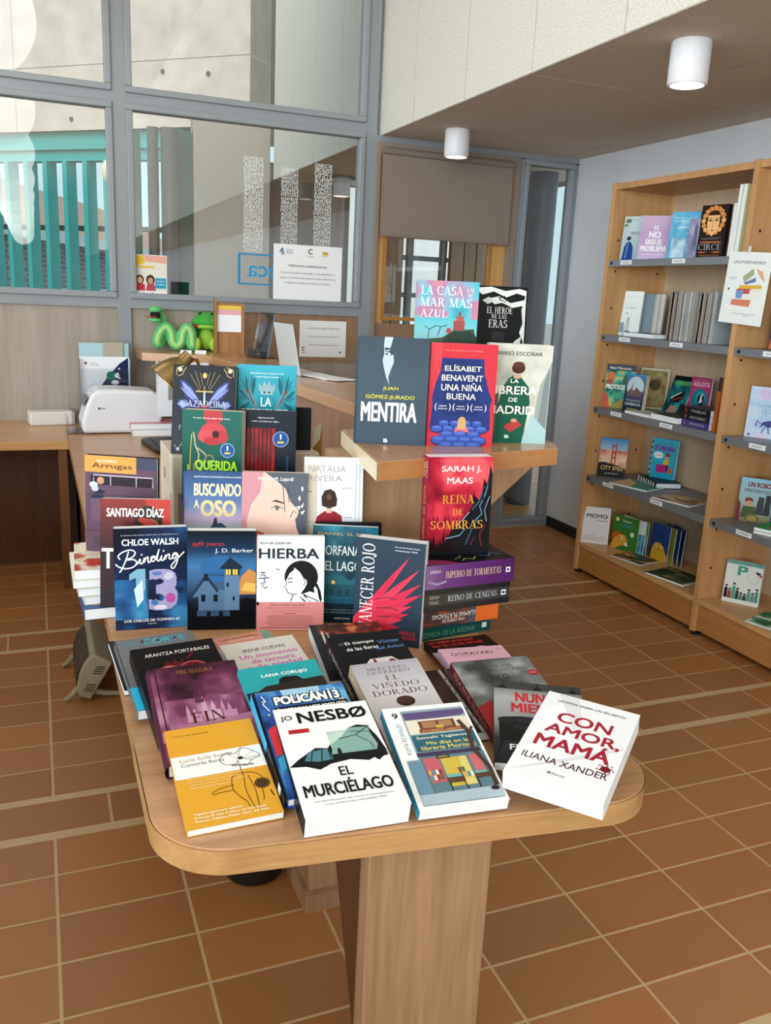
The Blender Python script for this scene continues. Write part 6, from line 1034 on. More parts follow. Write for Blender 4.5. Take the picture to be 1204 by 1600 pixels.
# right column
art = [('r', 0, 0, 1, 1, '121113'), ('t', 'LO SABES AUNQUE', .02, .92, .74, .97, 'c8352c', .03), ('t', 'NO TE LO HE DICHO', .04, .85, .84, .90, 'c8352c', .03), ('l', [(.16, .82), (.4, .825)], .006, '7a2a28'), ('e', .72, .74, .1, .07, 'c9b0ac'), ('e', .80, .68, .06, .05, 'a83a3a'), ('p', [(.6, .6), (.9, .6), (.85, .7), (.66, .7)], '8a4a48')]
F('black paperback with blocky red capitals, under the pink one by the stack', (.815, 1.313, DZ+.0215), 1, 88, 0, .150, .230, .018, '121113', art)
art = [('r', 0, 0, 1, 1, 'e0aec0'), ('t', 'Durian Sukegawa', .10, .935, .46, .955, '8a5a6c', .0), ('t', 'DORAYAKI', .14, .82, .78, .89, '3a2a34', .004), ('l', [(.16, .79), (.5, .792)], .006, '8a5a6c'), ('e', .90, .93, .03, .02, 'b0808f')]
F('rounded pink paperback with thin dark capitals, right side of the flat books', (.772, 1.252, DZ+.046), -7, 88, 1, .138, .190, .014, 'e0aec0', art, spcol='b9a4c8')
art = [('n', 0, 0, 1, 1, 3, 101, [(0, '8a7f74'), (1, 'b5a898')]), ('r', .3, .6, .8, .9, '6a5f58')]
F('beige paperback with a dark red spine, peeping out left of the pink one', (.778, 1.244, DZ+.027), -3.4, 87.5, 0, .140, .22, .012, 'a0948a', art, spcol='4a1418', spine=[('t', 'NO MENTIRÁS', .25, .3, .75, .9, 'b83a34', .02, -90)])
art = [('n', 0, 0, 1, 1, 3, 103, [(0, '3a3b3c'), (.45, '76787a'), (.8, 'a2a4a4'), (1, 'b4b6b6')], -.3), ('t', 'SILVIA', .46, .865, .74, .905, '4a4446', .004), ('t', 'INTXAURRONDO', .28, .805, .90, .85, '4a4446', .004), ('t', 'SOLO', .34, .69, .6, .765, '26262a', .006), ('t', 'SI', .38, .48, .5, .57, '26262a', .006), ('e', .93, .75, .075, .05, '9a2028'), ('t', 'NOVELA', .885, .74, .975, .76, 'e8c8c4', .01), ('p', [(.0, .36), (.22, .44), (.22, 0), (0, 0)], '8a1c22'), ('p', [(.2, .44), (.5, .40), (.5, 0), (.2, 0)], '5a4a48')]
F('grey misty paperback with a red spine, under the book with hanging lamps', (.757, 1.118, DZ+.038), -6.8, 80, 2.0, .157, .217, .020, '76787a', art, spcol='5c1418', spine=[('t', 'SOLA EN EL SILENCIO', .25, .15, .75, .9, 'b07a74', .02, -90)])
art = [('g', 0, 0, 1, 1, [(0, '1a1a1b'), (.3, '2c2d2e'), (.45, '8a8c8c'), (.8, 'a8aaaa'), (1, '3a3b3c')]), ('r', 0, .90, 1, 1, '3c3e40')]+[('l', [(x, 1), (x, .94)], .01, '0e0e10') for x in (.1, .5, .9)]+[('p', [(x-.06, .905), (x-.02, .945), (x+.02, .945), (x+.06, .905)], '141416') for x in (.1, .5, .9)]+[('t', 'NUNCA', .24, .735, .80, .86, 'c22a36', .035), ('t', 'MIENTAS', .19, .60, .92, .72, 'c22a36', .035), ('p', [(.06, .25), (.05, .46), (.10, .53), (.30, .55), (.6, .55), (.62, .25)], '121213'), ('e', .13, .49, .09, .06, '1f2022'), ('e', .35, .5, .12, .05, '2a2b2d'), ('e', .3, .42, .1, .04, '232426'), ('t', 'FREIDA', .16, .15, .62, .215, 'f0f0f0', .03), ('l', [(.04, .12), (.1, .26)], .02, '0d0d0e')]
F('grey paperback with hanging lamps and red capitals, under the white envelope book', (.709, 1.019, DZ+.034), -25.8, 81, -1.8, .156, .229, .016, '3a3b3c', art)
art = [('r', 0, 0, 1, 1, 'e9e8ec'), ('p', [(0, .72), (.34, .98), (.52, .66), (.62, .50), (.3, .5)], 'f0eff2'), ('p', [(.12, 1), (.34, 1), (.58, .55), (.52, .52)], 'd8d7dc'), ('p', [(.0, .02), (.5, .32), (.98, .58), (.98, .55), (.5, .27)], 'd6d5da'), ('p', [(0, .03), (.5, .31), (.66, .4), (.6, .5), (0, .3)], 'eeedf1'), ('t', '¿QUIERES SABER UN SECRETO?', .14, .895, .88, .925, '4a2a34', .02), ('t', 'CON', .22, .67, .80, .79, '9c1f32', .03), ('t', 'AMOR,', .16, .515, .94, .64, '9c1f32', .03), ('t', 'MAMÁ', .12, .36, .90, .525, '9c1f32', .03), ('t', 'ILIANA XANDER', .08, .205, .94, .27, '4a2430', .01), ('t', 'Planeta', .44, .11, .57, .13, '7a6a70', .005), ('e', .41, .12, .02, .02, '8a7a80')]
art += [('e', .89, .31, .05, .042, '7a1426')]+[('e', .89+.08*math.cos(a), .31+.05*math.sin(a), .010, .008, '8a1a2c') for a in (0, .9, 1.7, 2.6, 3.4, 4.4, 5.3)]+[('l', [(.89, .31), (.89+.07*math.cos(a), .31+.045*math.sin(a))], .014, '7a1426') for a in (.3, 1.4, 2.4, 3.7, 4.9, 5.7)]
F('thick white paperback like an envelope with dark red capitals, at the right desk corner', (.664, .930, DZ+.061), -45.7, 78.7, -4, .152, .219, .032, 'e9e8ec', art)
# books on the desk behind
lying('pale paperback lowest of two beside the keyboard', .425, 4.42, .70, 4.60, DZ+.0006, .030, 'd8d4d0', 0, group='books by the keyboard')
lying('pale paperback with a pink cover on top of two beside the keyboard', .415, 4.44, .69, 4.62, DZ+.0312, .028, 'd9a4aa', 1, [('r', 0, 0, 1, 1, 'd08f98')], group='books by the keyboard')
# ------------------------------------------------------------------ books in the bookcases
G1, G2, G3, G4, G5 = ('books on the %s shelf of the bookcases' % n for n in ('top', 'second', 'third', 'fourth', 'bottom'))
def SB(label, O, yaw, tilt, W, H, T, col, art=(), group=None, **k): return book(label, (O, yaw, tilt, 0), W, H, T, col, art, group=group, **k)
z1, z2, z3, z4, z5 = SHELF_Z[0]+.0005, SHELF_Z[1]+.0005, SHELF_Z[2]+.0005, SHELF_Z[3]+.0005, .1855
SB('pale blue paperback with a woman in a blue dress, leftmost on the top shelf', (2.90, 3.865, z1), -66, 6, .135, .222, .018, 'b9cdd2', [('g', 0, 0, 1, 1, [(0, '9fb8c0'), (1, 'c9dadc')]), ('e', .18, .9, .13, .08, '6a7a68'), ('e', .1, .8, .08, .06, '7a8a74'), ('l', [(.3, .95), (.6, .9)], .02, '8a9a94'), ('t', 'PINTORA', .36, .58, .92, .65, '3a4a52', .01), ('e', .3, .5, .09, .08, '3a2c2c'), ('p', [(.1, .0), (.14, .3), (.24, .42), (.4, .42), (.52, .3), (.56, 0)], '22408a'), ('p', [(.2, .05), (.28, .05), (.32, .4), (.26, .4)], '5a86b8')], G1)
SB('lilac paperback with blocky white title letters on the top shelf', (2.905, 3.70, z1), -46, 9, .147, .218, .016, 'c4a8cc', [('g', 0, 0, 1, 1, [(0, 'c9b4d2'), (.6, 'c2a0c8'), (1, 'd0b8d0')]), ('l', [(.2, .92), (.85, .92)], .012, 'd88aa8'), ('t', 'TÚ', .42, .67, .60, .79, 'f4eef4', .05), ('t', 'NO', .30, .49, .70, .65, 'f4eef4', .06), ('t', 'ERES EL', .22, .34, .78, .47, 'f4eef4', .05), ('t', 'PROBLEMA', .06, .19, .94, .32, 'f4eef4', .05), ('l', [(.1, .12), (.9, .12)], .02, 'e8dcec')], G1)
SB('bright blue paperback with a blurred white splash on the top shelf', (2.915, 3.50, z1), -66, 4, .146, .220, .018, '55a8d0', [('n', 0, 0, 1, 1, 2.5, 111, [(0, '4a9ccc'), (.6, '63b4d8'), (1, '9fd4e8')]), ('n', .1, .03, .6, .45, 4, 113, [(0, '5a9cc0'), (1, 'd4e6ee')]), ('t', 'Mónica', .1, .86, .4, .9, 'dcecf4'), ('t', 'Carrillo', .1, .79, .45, .83, 'dcecf4'), ('t', 'salvaje', .25, .64, .75, .7, 'e8f4f8', .01), ('l', [(.6, .55), (.9, .5)], .03, 'c4e0ec'), ('l', [(.6, .3), (.92, .32)], .04, 'c4e0ec')], G1)
SB('narrow mauve paperback with a grey tower, tucked behind the golden face book', (2.885, 3.372, z1), -88, 3, .118, .180, .012, '9a94b4', [('n', 0, 0, 1, 1, 3, 115, [(0, '7a78a0'), (1, 'b4b0cc')]), ('p', [(.3, .3), (.34, .8), (.42, .9), (.5, .8), (.54, .3)], '6a6a8c'), ('t', 'LA CIUDAD', .1, .2, .9, .28, '5a5a7c', .01)], G1)
face = [('r', 0, 0, 1, 1, '2a1d1a'), ('e', .52, .72, .40, .42, '3a2018')]
for i in range(16):
    a = 2*math.pi*i/16; face.append(('e', .50+.38*math.cos(a), .70+.24*math.sin(a), .085, .075, 'd98a4a' if i % 2 else 'e8a868'))
for i in range(12):
    a = math.pi*i/11; face.append(('e', .50+.30*math.cos(a), .80+.14*math.sin(a), .07, .05, 'e0965a' if i % 2 else 'c9743a'))
face += [('p', [(.28, .80), (.72, .80), (.74, .62), (.66, .48), (.50, .40), (.36, .48), (.27, .62)], 'f0bc80'), ('p', [(.3, .70), (.38, .725), (.46, .70), (.38, .685)], '3a2a22'), ('p', [(.54, .70), (.62, .725), (.70, .70), (.62, .685)], '3a2a22'), ('l', [(.28, .735), (.4, .75), (.47, .73)], .02, '6a3a20'), ('l', [(.53, .73), (.6, .75), (.72, .735)], .02, '6a3a20'), ('l', [(.49, .72), (.48, .58), (.53, .57)], .016, 'b8743c'), ('p', [(.43, .515), (.5, .53), (.57, .515), (.5, .495)], '9a4a30'), ('l', [(.12, .36), (.88, .37)], .016, '8a8a90'), ('l', [(.2, .335), (.8, .34)], .012, '6a6a70'), ('p', [(.08, .29), (.16, .30), (.84, .30), (.92, .29), (.84, .275), (.16, .275)], 'c8764a'), ('s', 'CIRCE', .06, .14, .92, .255, 'a8b0b8'), ('p', [(.04, .095), (.2, .11), (.44, .095), (.2, .08)], 'c8764a'), ('p', [(.56, .095), (.8, .11), (.96, .095), (.8, .08)], 'c8764a'), ('t', 'MADELINE MILLER', .12, .02, .9, .05, 'b06a4a', .01)]
SB('dark brown paperback with a golden ornamental face, on the top shelf', (2.865, 3.25, z1), -80, 2, .142, .228, .026, '2a1d1a', face, G1, spine_side='R')
for i, (y, x, c, lab, T, H) in enumerate(((3.135, 2.86, 'd6b98a', 'tan thin book upright right of the golden face book', .02, .225), (3.112, 2.855, 'e6dca8', 'cream tall thin book upright at the right end of the top shelf', .02, .30), (3.088, 2.855, 'ddd4a0', 'pale yellow tall book upright against the upright board of the top shelf', .022, .30))):
    SB(lab, (x+.08, y, z1), 180, 1.5, .15, H, T, c, [], G1)
# second shelf
SB('white paperback with a faint grey sketch, leftmost on the second shelf', (2.975, 3.925, z2), -62, 5, .128, .235, .016, 'e6ecea', [('g', 0, 0, 1, 1, [(0, 'dfe8e8'), (1, 'eef2f0')]), ('l', [(.2, .86), (.8, .88)], .008, 'a8b0b0'), ('l', [(.2, .7), (.75, .72)], .008, 'a8b0b0'), ('t', 'La espera', .3, .60, .8, .66, '8a9494', .0), ('p', [(.05, .05), (.05, .28), (.3, .30), (.34, .08)], '8a9aa8'), ('l', [(.4, .1), (.44, .4), (.5, .42), (.52, .08)], .03, '5a6468'), ('e', .38, .50, .03, .03, '4a5054'), ('p', [(.3, .03), (.4, .12), (.6, .1), (.7, .02)], '6a7478')], G2)
for i in range(3): SB(('grey edged paperback standing behind the white sketch book', 'cream edged paperback, second behind the white sketch book', 'thin pale paperback, third behind the white sketch book')[i], (3.03+.024*i, 3.895-.012*i, z2), -62, 4, .128, .225, .020, ('7f8c98', 'c9c4ba', 'd8d4cc')[i], [], G2)
SB('flat book with a black cover and white edges at the front of the second shelf', (2.865, 3.69, z2+.022), -90, 90, .24, .15, .021, '26272c', [], G2)
mw = (.026, .012, .010, .016, .008, .012, .009, .014, .010, .012, .008, .012, .01, .012, .009, .014)*2; my = 3.555
for i in range(26):
    c = ('8f8a84', 'd4d0c8', 'b4a898', 'a08878', 'c8c0b4', '9aa0a4', 'b8b4ac', '8a8078', 'd0ccc4', 'a8b0b4', 'bcb4a8', '98a0a4', 'ccc8c0', 'a49c94', 'b0b4b4', '9c9488')[i % 16]; w = mw[i]; my -= w+.0006
    lab = ('grey spined book with a colourful cover, first of the magazine row on the second shelf', 'white spined magazine second in the row on the second shelf')[i] if i < 2 else 'thin pale spined magazine upright in the tight row on the second shelf'
    SB(lab, (2.91+.075, my, z2), 180, 1.0, .15, .235-.004*(i % 3), w-.0006, c, [('n', 0, 0, 1, 1, 5, 117, [(0, '2f6a8a'), (.5, '5a8a4a'), (1, 'c84a3a')])] if i == 0 else [], G2 if i < 2 else 'thin magazines in the row on the second shelf', spine=[('l', [(.5, .1), (.5, .6)], .12, '6a645e')], spine_side='R')
SB('small brown book leaning beyond the magazines, low behind the flyer', (3.05, 3.21, z2), -85, 4, .11, .13, .014, '8a7468', [], G2)
SB('small grey book leaning next to the brown one behind the flyer', (3.05, 3.09, z2), -85, 4, .10, .13, .014, '5a5a60', [], G2)
# third shelf
prot = [('n', 0, 0, 1, 1, 4, 121, [(0, '1a4a44'), (.4, '2f8a7a'), (.7, '4fb8a0'), (1, 'c8a83a')]), ('e', .18, .72, .16, .16, 'c8743a'), ('e', .16, .6, .12, .1, 'a8502a'), ('e', .75, .66, .16, .2, '3a6a2a'), ('r', 0, .86, 1, 1, '2a3a4a'), ('t', 'Rafael Villamandos', .1, .89, .85, .95, 'e8e4d8', .012), ('t', 'LOS', .35, .66, .6, .72, 'f0e070', .03), ('t', 'PROTEGIDOS', .03, .43, .97, .54, 'f4f4ec', .03), ('p', [(0, 0), (0, .36), (.14, .30), (.2, .1), (.26, 0)], 'c8503a'), ('p', [(.2, 0), (.6, .2), (1, .16), (1, 0)], '9a8a3a'), ('r', .35, .22, .95, .36, '3a9a7a')]
SB('green jungle comic with a white title band, leftmost on the third shelf', (2.935, 3.89, z3), -48, 8, .156, .236, .016, '2f8a7a', prot, G3, spcol='c8603a')
dome = [('g', 0, 0, 1, 1, [(0, '1c2228'), (.6, '2a4a6a'), (1, '3f8ac0')]), ('e', .52, .66, .44, .46, 'c9b4a0'), ('e', .52, .66, .40, .42, 'b8ccd4'), ('p', [(.14, .5), (.3, .62), (.45, .56), (.6, .66), (.75, .58), (.9, .55), (.9, .38), (.14, .38)], '6a5a5c'), ('p', [(.3, .5), (.36, .78), (.42, .5)], '8a6a5a'), ('r', .1, .34, .94, .42, '4a4468'), ('t', 'MAQUINARIA', .14, .27, .9, .33, 'b0b4b8', .01), ('t', 'ONÍRICA', .1, .17, .92, .26, 'c0ccd4', .03), ('t', 'AVENTURA', .24, .05, .76, .10, 'c8b84a', .02)]
SB('dark fantasy paperback with a pale domed city, before the gilt book', (2.915, 3.735, z3), -74, 5, .122, .200, .034, '1c2228', dome, G3, pages=PAGES_CREAM)
SB('gilt framed olive book standing behind the domed city book', (3.13, 3.85, z3), -52, 8, .156, .222, .024, 'c9c2a4', [('r', .05, .05, .95, .95, '8a7a48'), ('n', .1, .1, .9, .9, 3, 123, [(0, '6a5a34'), (1, 'b8a468')]), ('e', .55, .6, .2, .2, '5a4a2c')], G3)
com = [('n', 0, 0, 1, 1, 3, 125, [(0, '0e2a30'), (.6, '1a6a70'), (1, '3fa09a')]), ('r', 0, .88, 1, 1, '14181c'), ('t', 'HEREJES', .1, .74, .9, .86, '6ab83a', .03), ('p', [(.2, .3), (.5, .6), (.8, .5), (.6, .3)], '101418'), ('l', [(.2, .4), (.6, .58)], .05, 'd8d4cc'), ('l', [(.3, .34), (.7, .46)], .04, 'b83a3a'), ('p', [(.2, .02), (.7, .02), (.6, .2), (.35, .22)], 'b8887a'), ('r', .75, 0, 1, .3, '2a2c34')]
SB('black and teal comic leaning far back on the third shelf', (3.12, 3.665, z3), -82, 22, .137, .212, .012, '14202a', com, G3)
aul = [('r', 0, 0, 1, 1, 'b03a6e'), ('t', 'Cristina Fernández', .2, .93, .8, .95, 'e8b8cc', .0), ('t', 'AULLIDOS', .1, .78, .92, .90, 'e8b8cc', .03), ('e', .5, .45, .40, .46, '1c7a8a'), ('e', .55, .50, .24, .28, '2a98a4'), ('e', .58, .46, .16, .24, '101c24'), ('p', [(.5, .36), (.56, .58), (.66, .64), (.62, .5), (.68, .42)], 'd8e0e4'), ('l', [(.2, .2), (.4, .1), (.7, .14)], .05, '145a68')]
SB('magenta comic with a teal whirl and a howling head on the third shelf', (3.135, 3.49, z3), -82, 3, .128, .208, .014, 'b03a6e', aul, G3)
for i, (c, lab) in enumerate((('4a3a78', 'purple spined book lowest in the small pile on the third shelf'), ('22262c', 'black spined book in the middle of the small pile on the third shelf'), ('1c2022', 'black spined book on top of the small pile on the third shelf'))):
    t_ = .030; M_ = Matrix(((0, 0, 0, 0),)*3+((0, 0, 0, 1),))
    xa, ya = Vector((1, 0, 0)), Vector((0, 1, 0)); M_ = Matrix((xa, ya, Vector((0, 0, 1)))).transposed().to_4x4(); M_.translation = Vector((2.875+.075, 3.108, z3+(t_+.0005)*(i+1)-.0005))
    book(lab, None, .15, .20, t_, c, [], spine=[('e', .5, .82, .35, .09, 'd8603a'), ('t', ('DRAGONES', 'NOCTURNO', 'TINIEBLAS')[i], .3, .15, .7, .66, 'b8b0a8', .0, -90)], M=M_, group=G3)
SB('tall orange spined book at the right end of the third shelf', (2.955, 3.090, z3), 180, 2, .16, .25, .02, 'b8602a', [], G3, spine=[('r', 0, .75, 1, 1, '3a3434'), ('l', [(.5, .2), (.5, .6)], .2, '8a3a1c')], spine_side='R')
SB('thin flat book with white edges before the domed city book', (2.848, 3.60, z3+.016), -90, 90, .20, .13, .015, 'd8d8d4', [], G3)
SB('thick flat book with a dark cover before the teal comic', (2.850, 3.395, z3+.03), -90, 90, .20, .15, .029, '2a2624', [('n', 0, 0, 1, 1, 3, 127, [(0, '1c1a1a'), (1, '5a4a40')])], G3)
# fourth shelf
city = [('g', 0, 0, 1, 1, [(0, '141416'), (.3, 'd8a070'), (.55, 'e0b89a'), (.75, '8ab0cc'), (1, '2f7ab8')]), ('n', .0, .3, 1, .7, 3, 129, [(0, 'b8685a'), (.5, 'd8a888'), (1, 'ecd4bc')]), ('l', [(.02, .72), (.3, .60), (.46, .84)], .01, '7a3a34'), ('l', [(.56, .84), (.75, .60), (.98, .74)], .01, '7a3a34'), ('r', .44, .34, .48, .88, 'a8342c'), ('r', .56, .34, .60, .88, 'a8342c'), ('r', .44, .78, .60, .82, 'a8342c'), ('r', .44, .62, .60, .66, 'a8342c'), ('r', .44, .48, .60, .52, 'a8342c'), ('p', [(0, .0), (0, .36), (.2, .38), (.5, .34), (.8, .30), (1, .22), (1, 0)], '141416'), ('t', 'CITY SPIES', .10, .18, .90, .29, 'd8b06a', .02), ('t', 'JAMES PONTI', .26, .07, .74, .11, 'c8ccd0', .015)]
SB('paperback with a red suspension bridge at sunset, leftmost on the fourth shelf', (2.945, 3.885, z4), -42, 8, .15, .216, .022, '2f6aa8', city, G4)
sec = [('g', 0, 0, 1, 1, [(0, '2a9cc0'), (1, '3fb4d4')]), ('t', 'LA VIDA DE', .2, .86, .8, .91, '5a8a3a', .03), ('t', 'SECUNDARIA', .08, .70, .92, .84, '7a3a98', .04), ('e', .28, .58, .2, .13, 'e8f0f0'), ('t', 'sin secretos', .14, .56, .42, .6, 'a83a5a', .01), ('p', [(.24, .14), (.24, .34), (.66, .36), (.7, .16)], 'b02f7a'), ('e', .64, .58, .09, .1, 'd8a080'), ('p', [(.5, .36), (.54, .50), (.74, .50), (.74, .36)], 'd8b03a'), ('e', .66, .62, .1, .08, '8a4a3a'), ('p', [(.76, .16), (.78, .3), (.9, .3), (.92, .16)], 'c8603a'), ('l', [(.2, .34), (.1, .4)], .04, '4a8a3a'), ('r', .66, .2, .74, .36, '2a3a5a')]
st_ = [('r', 0, i/14, 1, (i+1)/14, 'f0f0f0' if i % 2 else '141416') for i in range(14)]
SB('turquoise hardcover with a striped black and white spine standing on a flat striped one', (3.115, 3.675, z4+.032), -67, 3, .142, .213, .028, '2fa4c8', sec, G4, hard=True, spine=st_, spcol='f0f0f0')
xa = Vector((1, -.25, 0)).normalized(); ya = Vector((.25, 1, 0)).normalized(); M_ = Matrix((xa, ya, Vector((0, 0, 1)))).transposed().to_4x4(); M_.translation = Vector((3.075, 3.555, z4+.031))
book('flat hardcover with a striped black and white spine under the turquoise one', None, .142, .213, .030, '1c1c20', [], True, spine=st_+[('e', .5, .93, .4, .06, 'c83a3a')], M=M_, group=G4)
def slim(label, x, y, z, W, H, rz, T, col, art, group):
    M = Matrix.Translation((x, y, z+T)) @ Matrix.Rotation(R(rz), 4, 'Z') @ Matrix.Translation((0, -H/2, 0)); book(label, None, W, H, T, col, art, M=M, group=group)
slim('thin flat green picture book on the fourth shelf below the bridge book', 2.955, 3.655, z4, .235, .19, -72, .008, '3f8a7a', [('r', 0, 0, 1, 1, '4f9a8a'), ('p', [(0, 0), (.55, 0), (.4, .6), (0, 1)], 'd4bc94'), ('p', [(.55, .5), (.8, .8), (1, .5)], '2f6a5a')], G4)
slim('thin flat tan picture book on the fourth shelf near the grey magazine', 2.945, 3.31, z4, .22, .17, -76, .007, 'b89a74', [('n', 0, 0, 1, 1, 4, 131, [(0, '6a4a3a'), (.5, 'c8a070'), (1, 'e8dcc8')])], G4)
SB('upright blue and red comic at the right end of the fourth shelf', (3.06, 3.17, z4), -120, 3, .15, .21, .012, '2f6ab0', [('n', 0, 0, 1, 1, 3, 133, [(0, '1c4a8a'), (.5, '3f8ac8'), (1, 'b8d4e8')]), ('e', .35, .62, .22, .24, 'c83a34'), ('e', .3, .3, .14, .16, '2a8a5a')], G4)
SB('upright grey thin magazine in front of the blue and red comic', (2.985, 3.075, z4), 182, 1, .19, .20, .012, 'c9ccd2', [], G4, spine_side='R')
SB('upright dark thin magazine beside the grey one on the fourth shelf', (2.99, 3.05, z4), 182, 1, .19, .20, .014, '4a4c54', [], G4, spine_side='R')
# bottom shelf
momo = [('r', 0, 0, 1, 1, 'e8e6ea'), ('t', 'MOMO', .12, .70, .90, .82, '2f3a4a', .03), ('e', .36, .755, .025, .025, 'c83a34'), ('e', .84, .755, .025, .025, 'c83a34'), ('l', [(.5, .64), (.9, .64)], .02, '4a5058'), ('e', .12, .92, .02, .02, '8a8a90')]
for i in range(16):
    x = .1+.055*i; y = .10+.10*((i*7) % 5)/5; r_ = .05+.03*((i*5) % 3)/3; c = ('3a4450', 'b8403a', '6a8a8a', 'a8885a')[i % 4]; momo += [('e', min(.9, x), y, r_, r_, c), ('e', min(.9, x), y, r_*.8, r_*.8, 'ecebee')]
SB('white paperback with small clock drawings along the bottom, leftmost on the bottom shelf', (2.907, 3.917, z5), -37, 5, .15, .208, .036, 'e8e6ea', momo, G5)
lion = [('r', 0, 0, 1, 1, '3f7a2f'), ('t', 'Descubre', .36, .84, .7, .9, 'f0f0e0', .01), ('t', 'LA SABANA', .22, .68, .78, .80, '3a8a8a', .03), ('e', .14, .88, .07, .07, 'e8e0a0'), ('e', .78, .52, .08, .08, 'e8e8d8'), ('e', .22, .34, .22, .22, 'b8602a'), ('p', [(.0, .1), (.1, .3), (.3, .46), (.5, .46), (.62, .3), (.6, .16), (.4, .14), (.2, .02), (0, .0)], 'e0a03c'), ('e', .42, .36, .05, .05, 'f0f0e8'), ('e', .43, .36, .02, .02, '1c1c1c'), ('e', .6, .2, .08, .06, 'f0e8d8'), ('e', .66, .22, .03, .03, '2a1c14'), ('e', .8, .08, .03, .02, 'c83a3a')]
SB('green board book with an orange lion, on the bottom shelf', (2.985, 3.755, z5), -73, 2, .166, .192, .006, '3f7a2f', lion, G5)
for i in range(3): SB(('opened inner board with blue animals behind the lion cover', 'opened inner board with white edges behind the lion cover', 'last green board fanned out behind the lion cover')[i], (3.003+.016*i, 3.742-.014*i, z5), -76-7*i, 2, .170, .188, .005, ('d8e0e4', 'e0e4e4', '4a8a4a')[i], [('n', 0, 0, 1, .6, 4, 140+i, [(0, '2a5a78'), (.6, '3f9ac0'), (1, '6ab04a')])], G5)
chick = [('g', 0, 0, 1, 1, [(0, '1c3a78'), (1, '24488c')]), ('t', 'DÓNDE', .3, .74, .7, .8, '1a2440', .02), ('t', 'ESTÁS', .3, .62, .72, .72, '1a2440', .03), ('p', [(.08, 0), (.1, .3), (.25, .46), (.5, .5), (.75, .42), (.92, .2), (.95, 0)], 'd8a82c'), ('e', .35, .38, .035, .035, 'f4f4ec'), ('e', .6, .38, .035, .035, 'f4f4ec'), ('p', [(.42, .34), (.54, .34), (.48, .26)], 'c8603a'), ('p', [(.9, .2), (.98, .24), (.97, .06), (.92, .0)], 'd8b88a')]
SB('blue board book with a yellow chick, on the bottom shelf', (3.06, 3.555, z5), -91, 2, .145, .197, .006, '1c3a78', chick, G5)
for i in range(3): SB(('opened olive board behind the chick cover', 'second opened navy board behind the chick cover', 'last opened navy board behind the chick cover')[i], (3.085+.02*i, 3.535-.022*i, z5), -96-6*i, 2, .15, .194, .005, ('8a9438', '24407a', '1c3060')[i], [('p', [(.1, 0), (.3, .3), (.7, .3), (.9, 0)], 'c8a83a')], G5)
slim('flat picture book with dark food drawings at the front of the bottom shelf', 2.945, 3.60, z5, .20, .15, -76, .007, '3a2a24', [('n', 0, 0, 1, 1, 4, 151, [(0, '1c1c18'), (.5, '4a5a34'), (.75, 'c8704a'), (1, 'e0c890')])], G5)
slim('flat dark green picture book at the right front corner of the bottom shelf', 2.955, 3.28, z5, .23, .19, -78, .010, '16201a', [('n', 0, 0, 1, 1, 4, 153, [(0, '0e1612'), (.5, '24402a'), (.7, '5a6a3a'), (1, 'd88a5a')])], G5)
# nearer bookcase
SB('black book with pink capitals and a dim red glow, in the nearer bookcase', (3.02, 2.975-.11, z2), -55, 5, .15, .228, .03, '241c1e', [('n', 0, 0, 1, 1, 3, 161, [(0, '141214'), (.5, '4a2422'), (1, 'c86a4a')], -.2), ('t', 'LA CASA DE', .1, .9, .95, .95, 'd0486a', .02), ('t', 'LAS LUCES', .1, .82, .95, .87, 'd0486a', .02), ('t', 'LOS', .32, .62, .7, .72, 'f0f0f0', .04), ('t', 'OJOS', .22, .48, .78, .59, 'f0f0f0', .04), ('t', 'DE', .4, .35, .62, .45, 'f0f0f0', .04), ('t', 'PLATA', .14, .2, .88, .32, 'f0f0f0', .04), ('t', 'novela', .3, .08, .7, .12, 'c8384a', .01)], G2)
for i in range(2): SB(('dark spined thick book left of the pink lettered one', 'dark red spined book left of the pink lettered one')[i], (2.99+.075, 2.972-.031*(i+1), z2), 180, 1, .15, .22, .029, ('1c1a1e', '3a1c20')[i], [], G2, spine=[('t', ('SOMBRAS', 'CENIZA')[i], .3, .3, .7, .8, 'b04a60', .0, -90), ('e', .5, .6, .3, .05, 'c83a3a')], spine_side='R')
uni = [('n', 0, 0, 1, 1, 2.5, 163, [(0, 'a8c4e0'), (.5, 'c4d8ec'), (1, 'd8c8e4')]), ('n', .2, .75, .7, .98, 3, 165, [(0, 'c4b4dc'), (1, 'e8e0f0')]), ('t', 'LA MAGIA DE', .22, .60, .80, .66, '8aa4c4', .01), ('t', 'LA LUNA', .30, .50, .74, .58, '8aa4c4', .01), ('p', [(.30, .20), (.36, .32), (.5, .36), (.62, .34), (.7, .42), (.78, .44), (.84, .38), (.76, .34), (.72, .26), (.66, .2), (.6, .24), (.46, .22), (.4, .26)], '4a4a88'), ('l', [(.42, .24), (.36, .10)], .022, '4a4a88'), ('l', [(.48, .24), (.52, .10)], .022, '4a4a88'), ('l', [(.62, .24), (.58, .10)], .022, '4a4a88'), ('l', [(.68, .26), (.76, .12)], .022, '4a4a88'), ('l', [(.8, .42), (.88, .50)], .012, 'c8b04a'), ('l', [(.32, .28), (.24, .34), (.22, .22)], .03, '6a5aa0'), ('p', [(.56, .36), (.58, .48), (.66, .48), (.66, .36)], 'd8b8d0'), ('e', .88, .07, .06, .06, 'c8a84a'), ('e', .88, .07, .03, .03, '8a6a2a'), ('e', .1, .05, .03, .03, '5a6a8a')]
SB('pale blue square book with a dark unicorn, on the third shelf of the nearer bookcase', (2.985, 2.865, z3), -66, 3, .205, .225, .016, 'b8d0e4', uni, G3)
SB('black book peeping out behind the unicorn book', (3.09, 2.70, z3), -72, 3, .19, .245, .03, '26282c', [], G3)
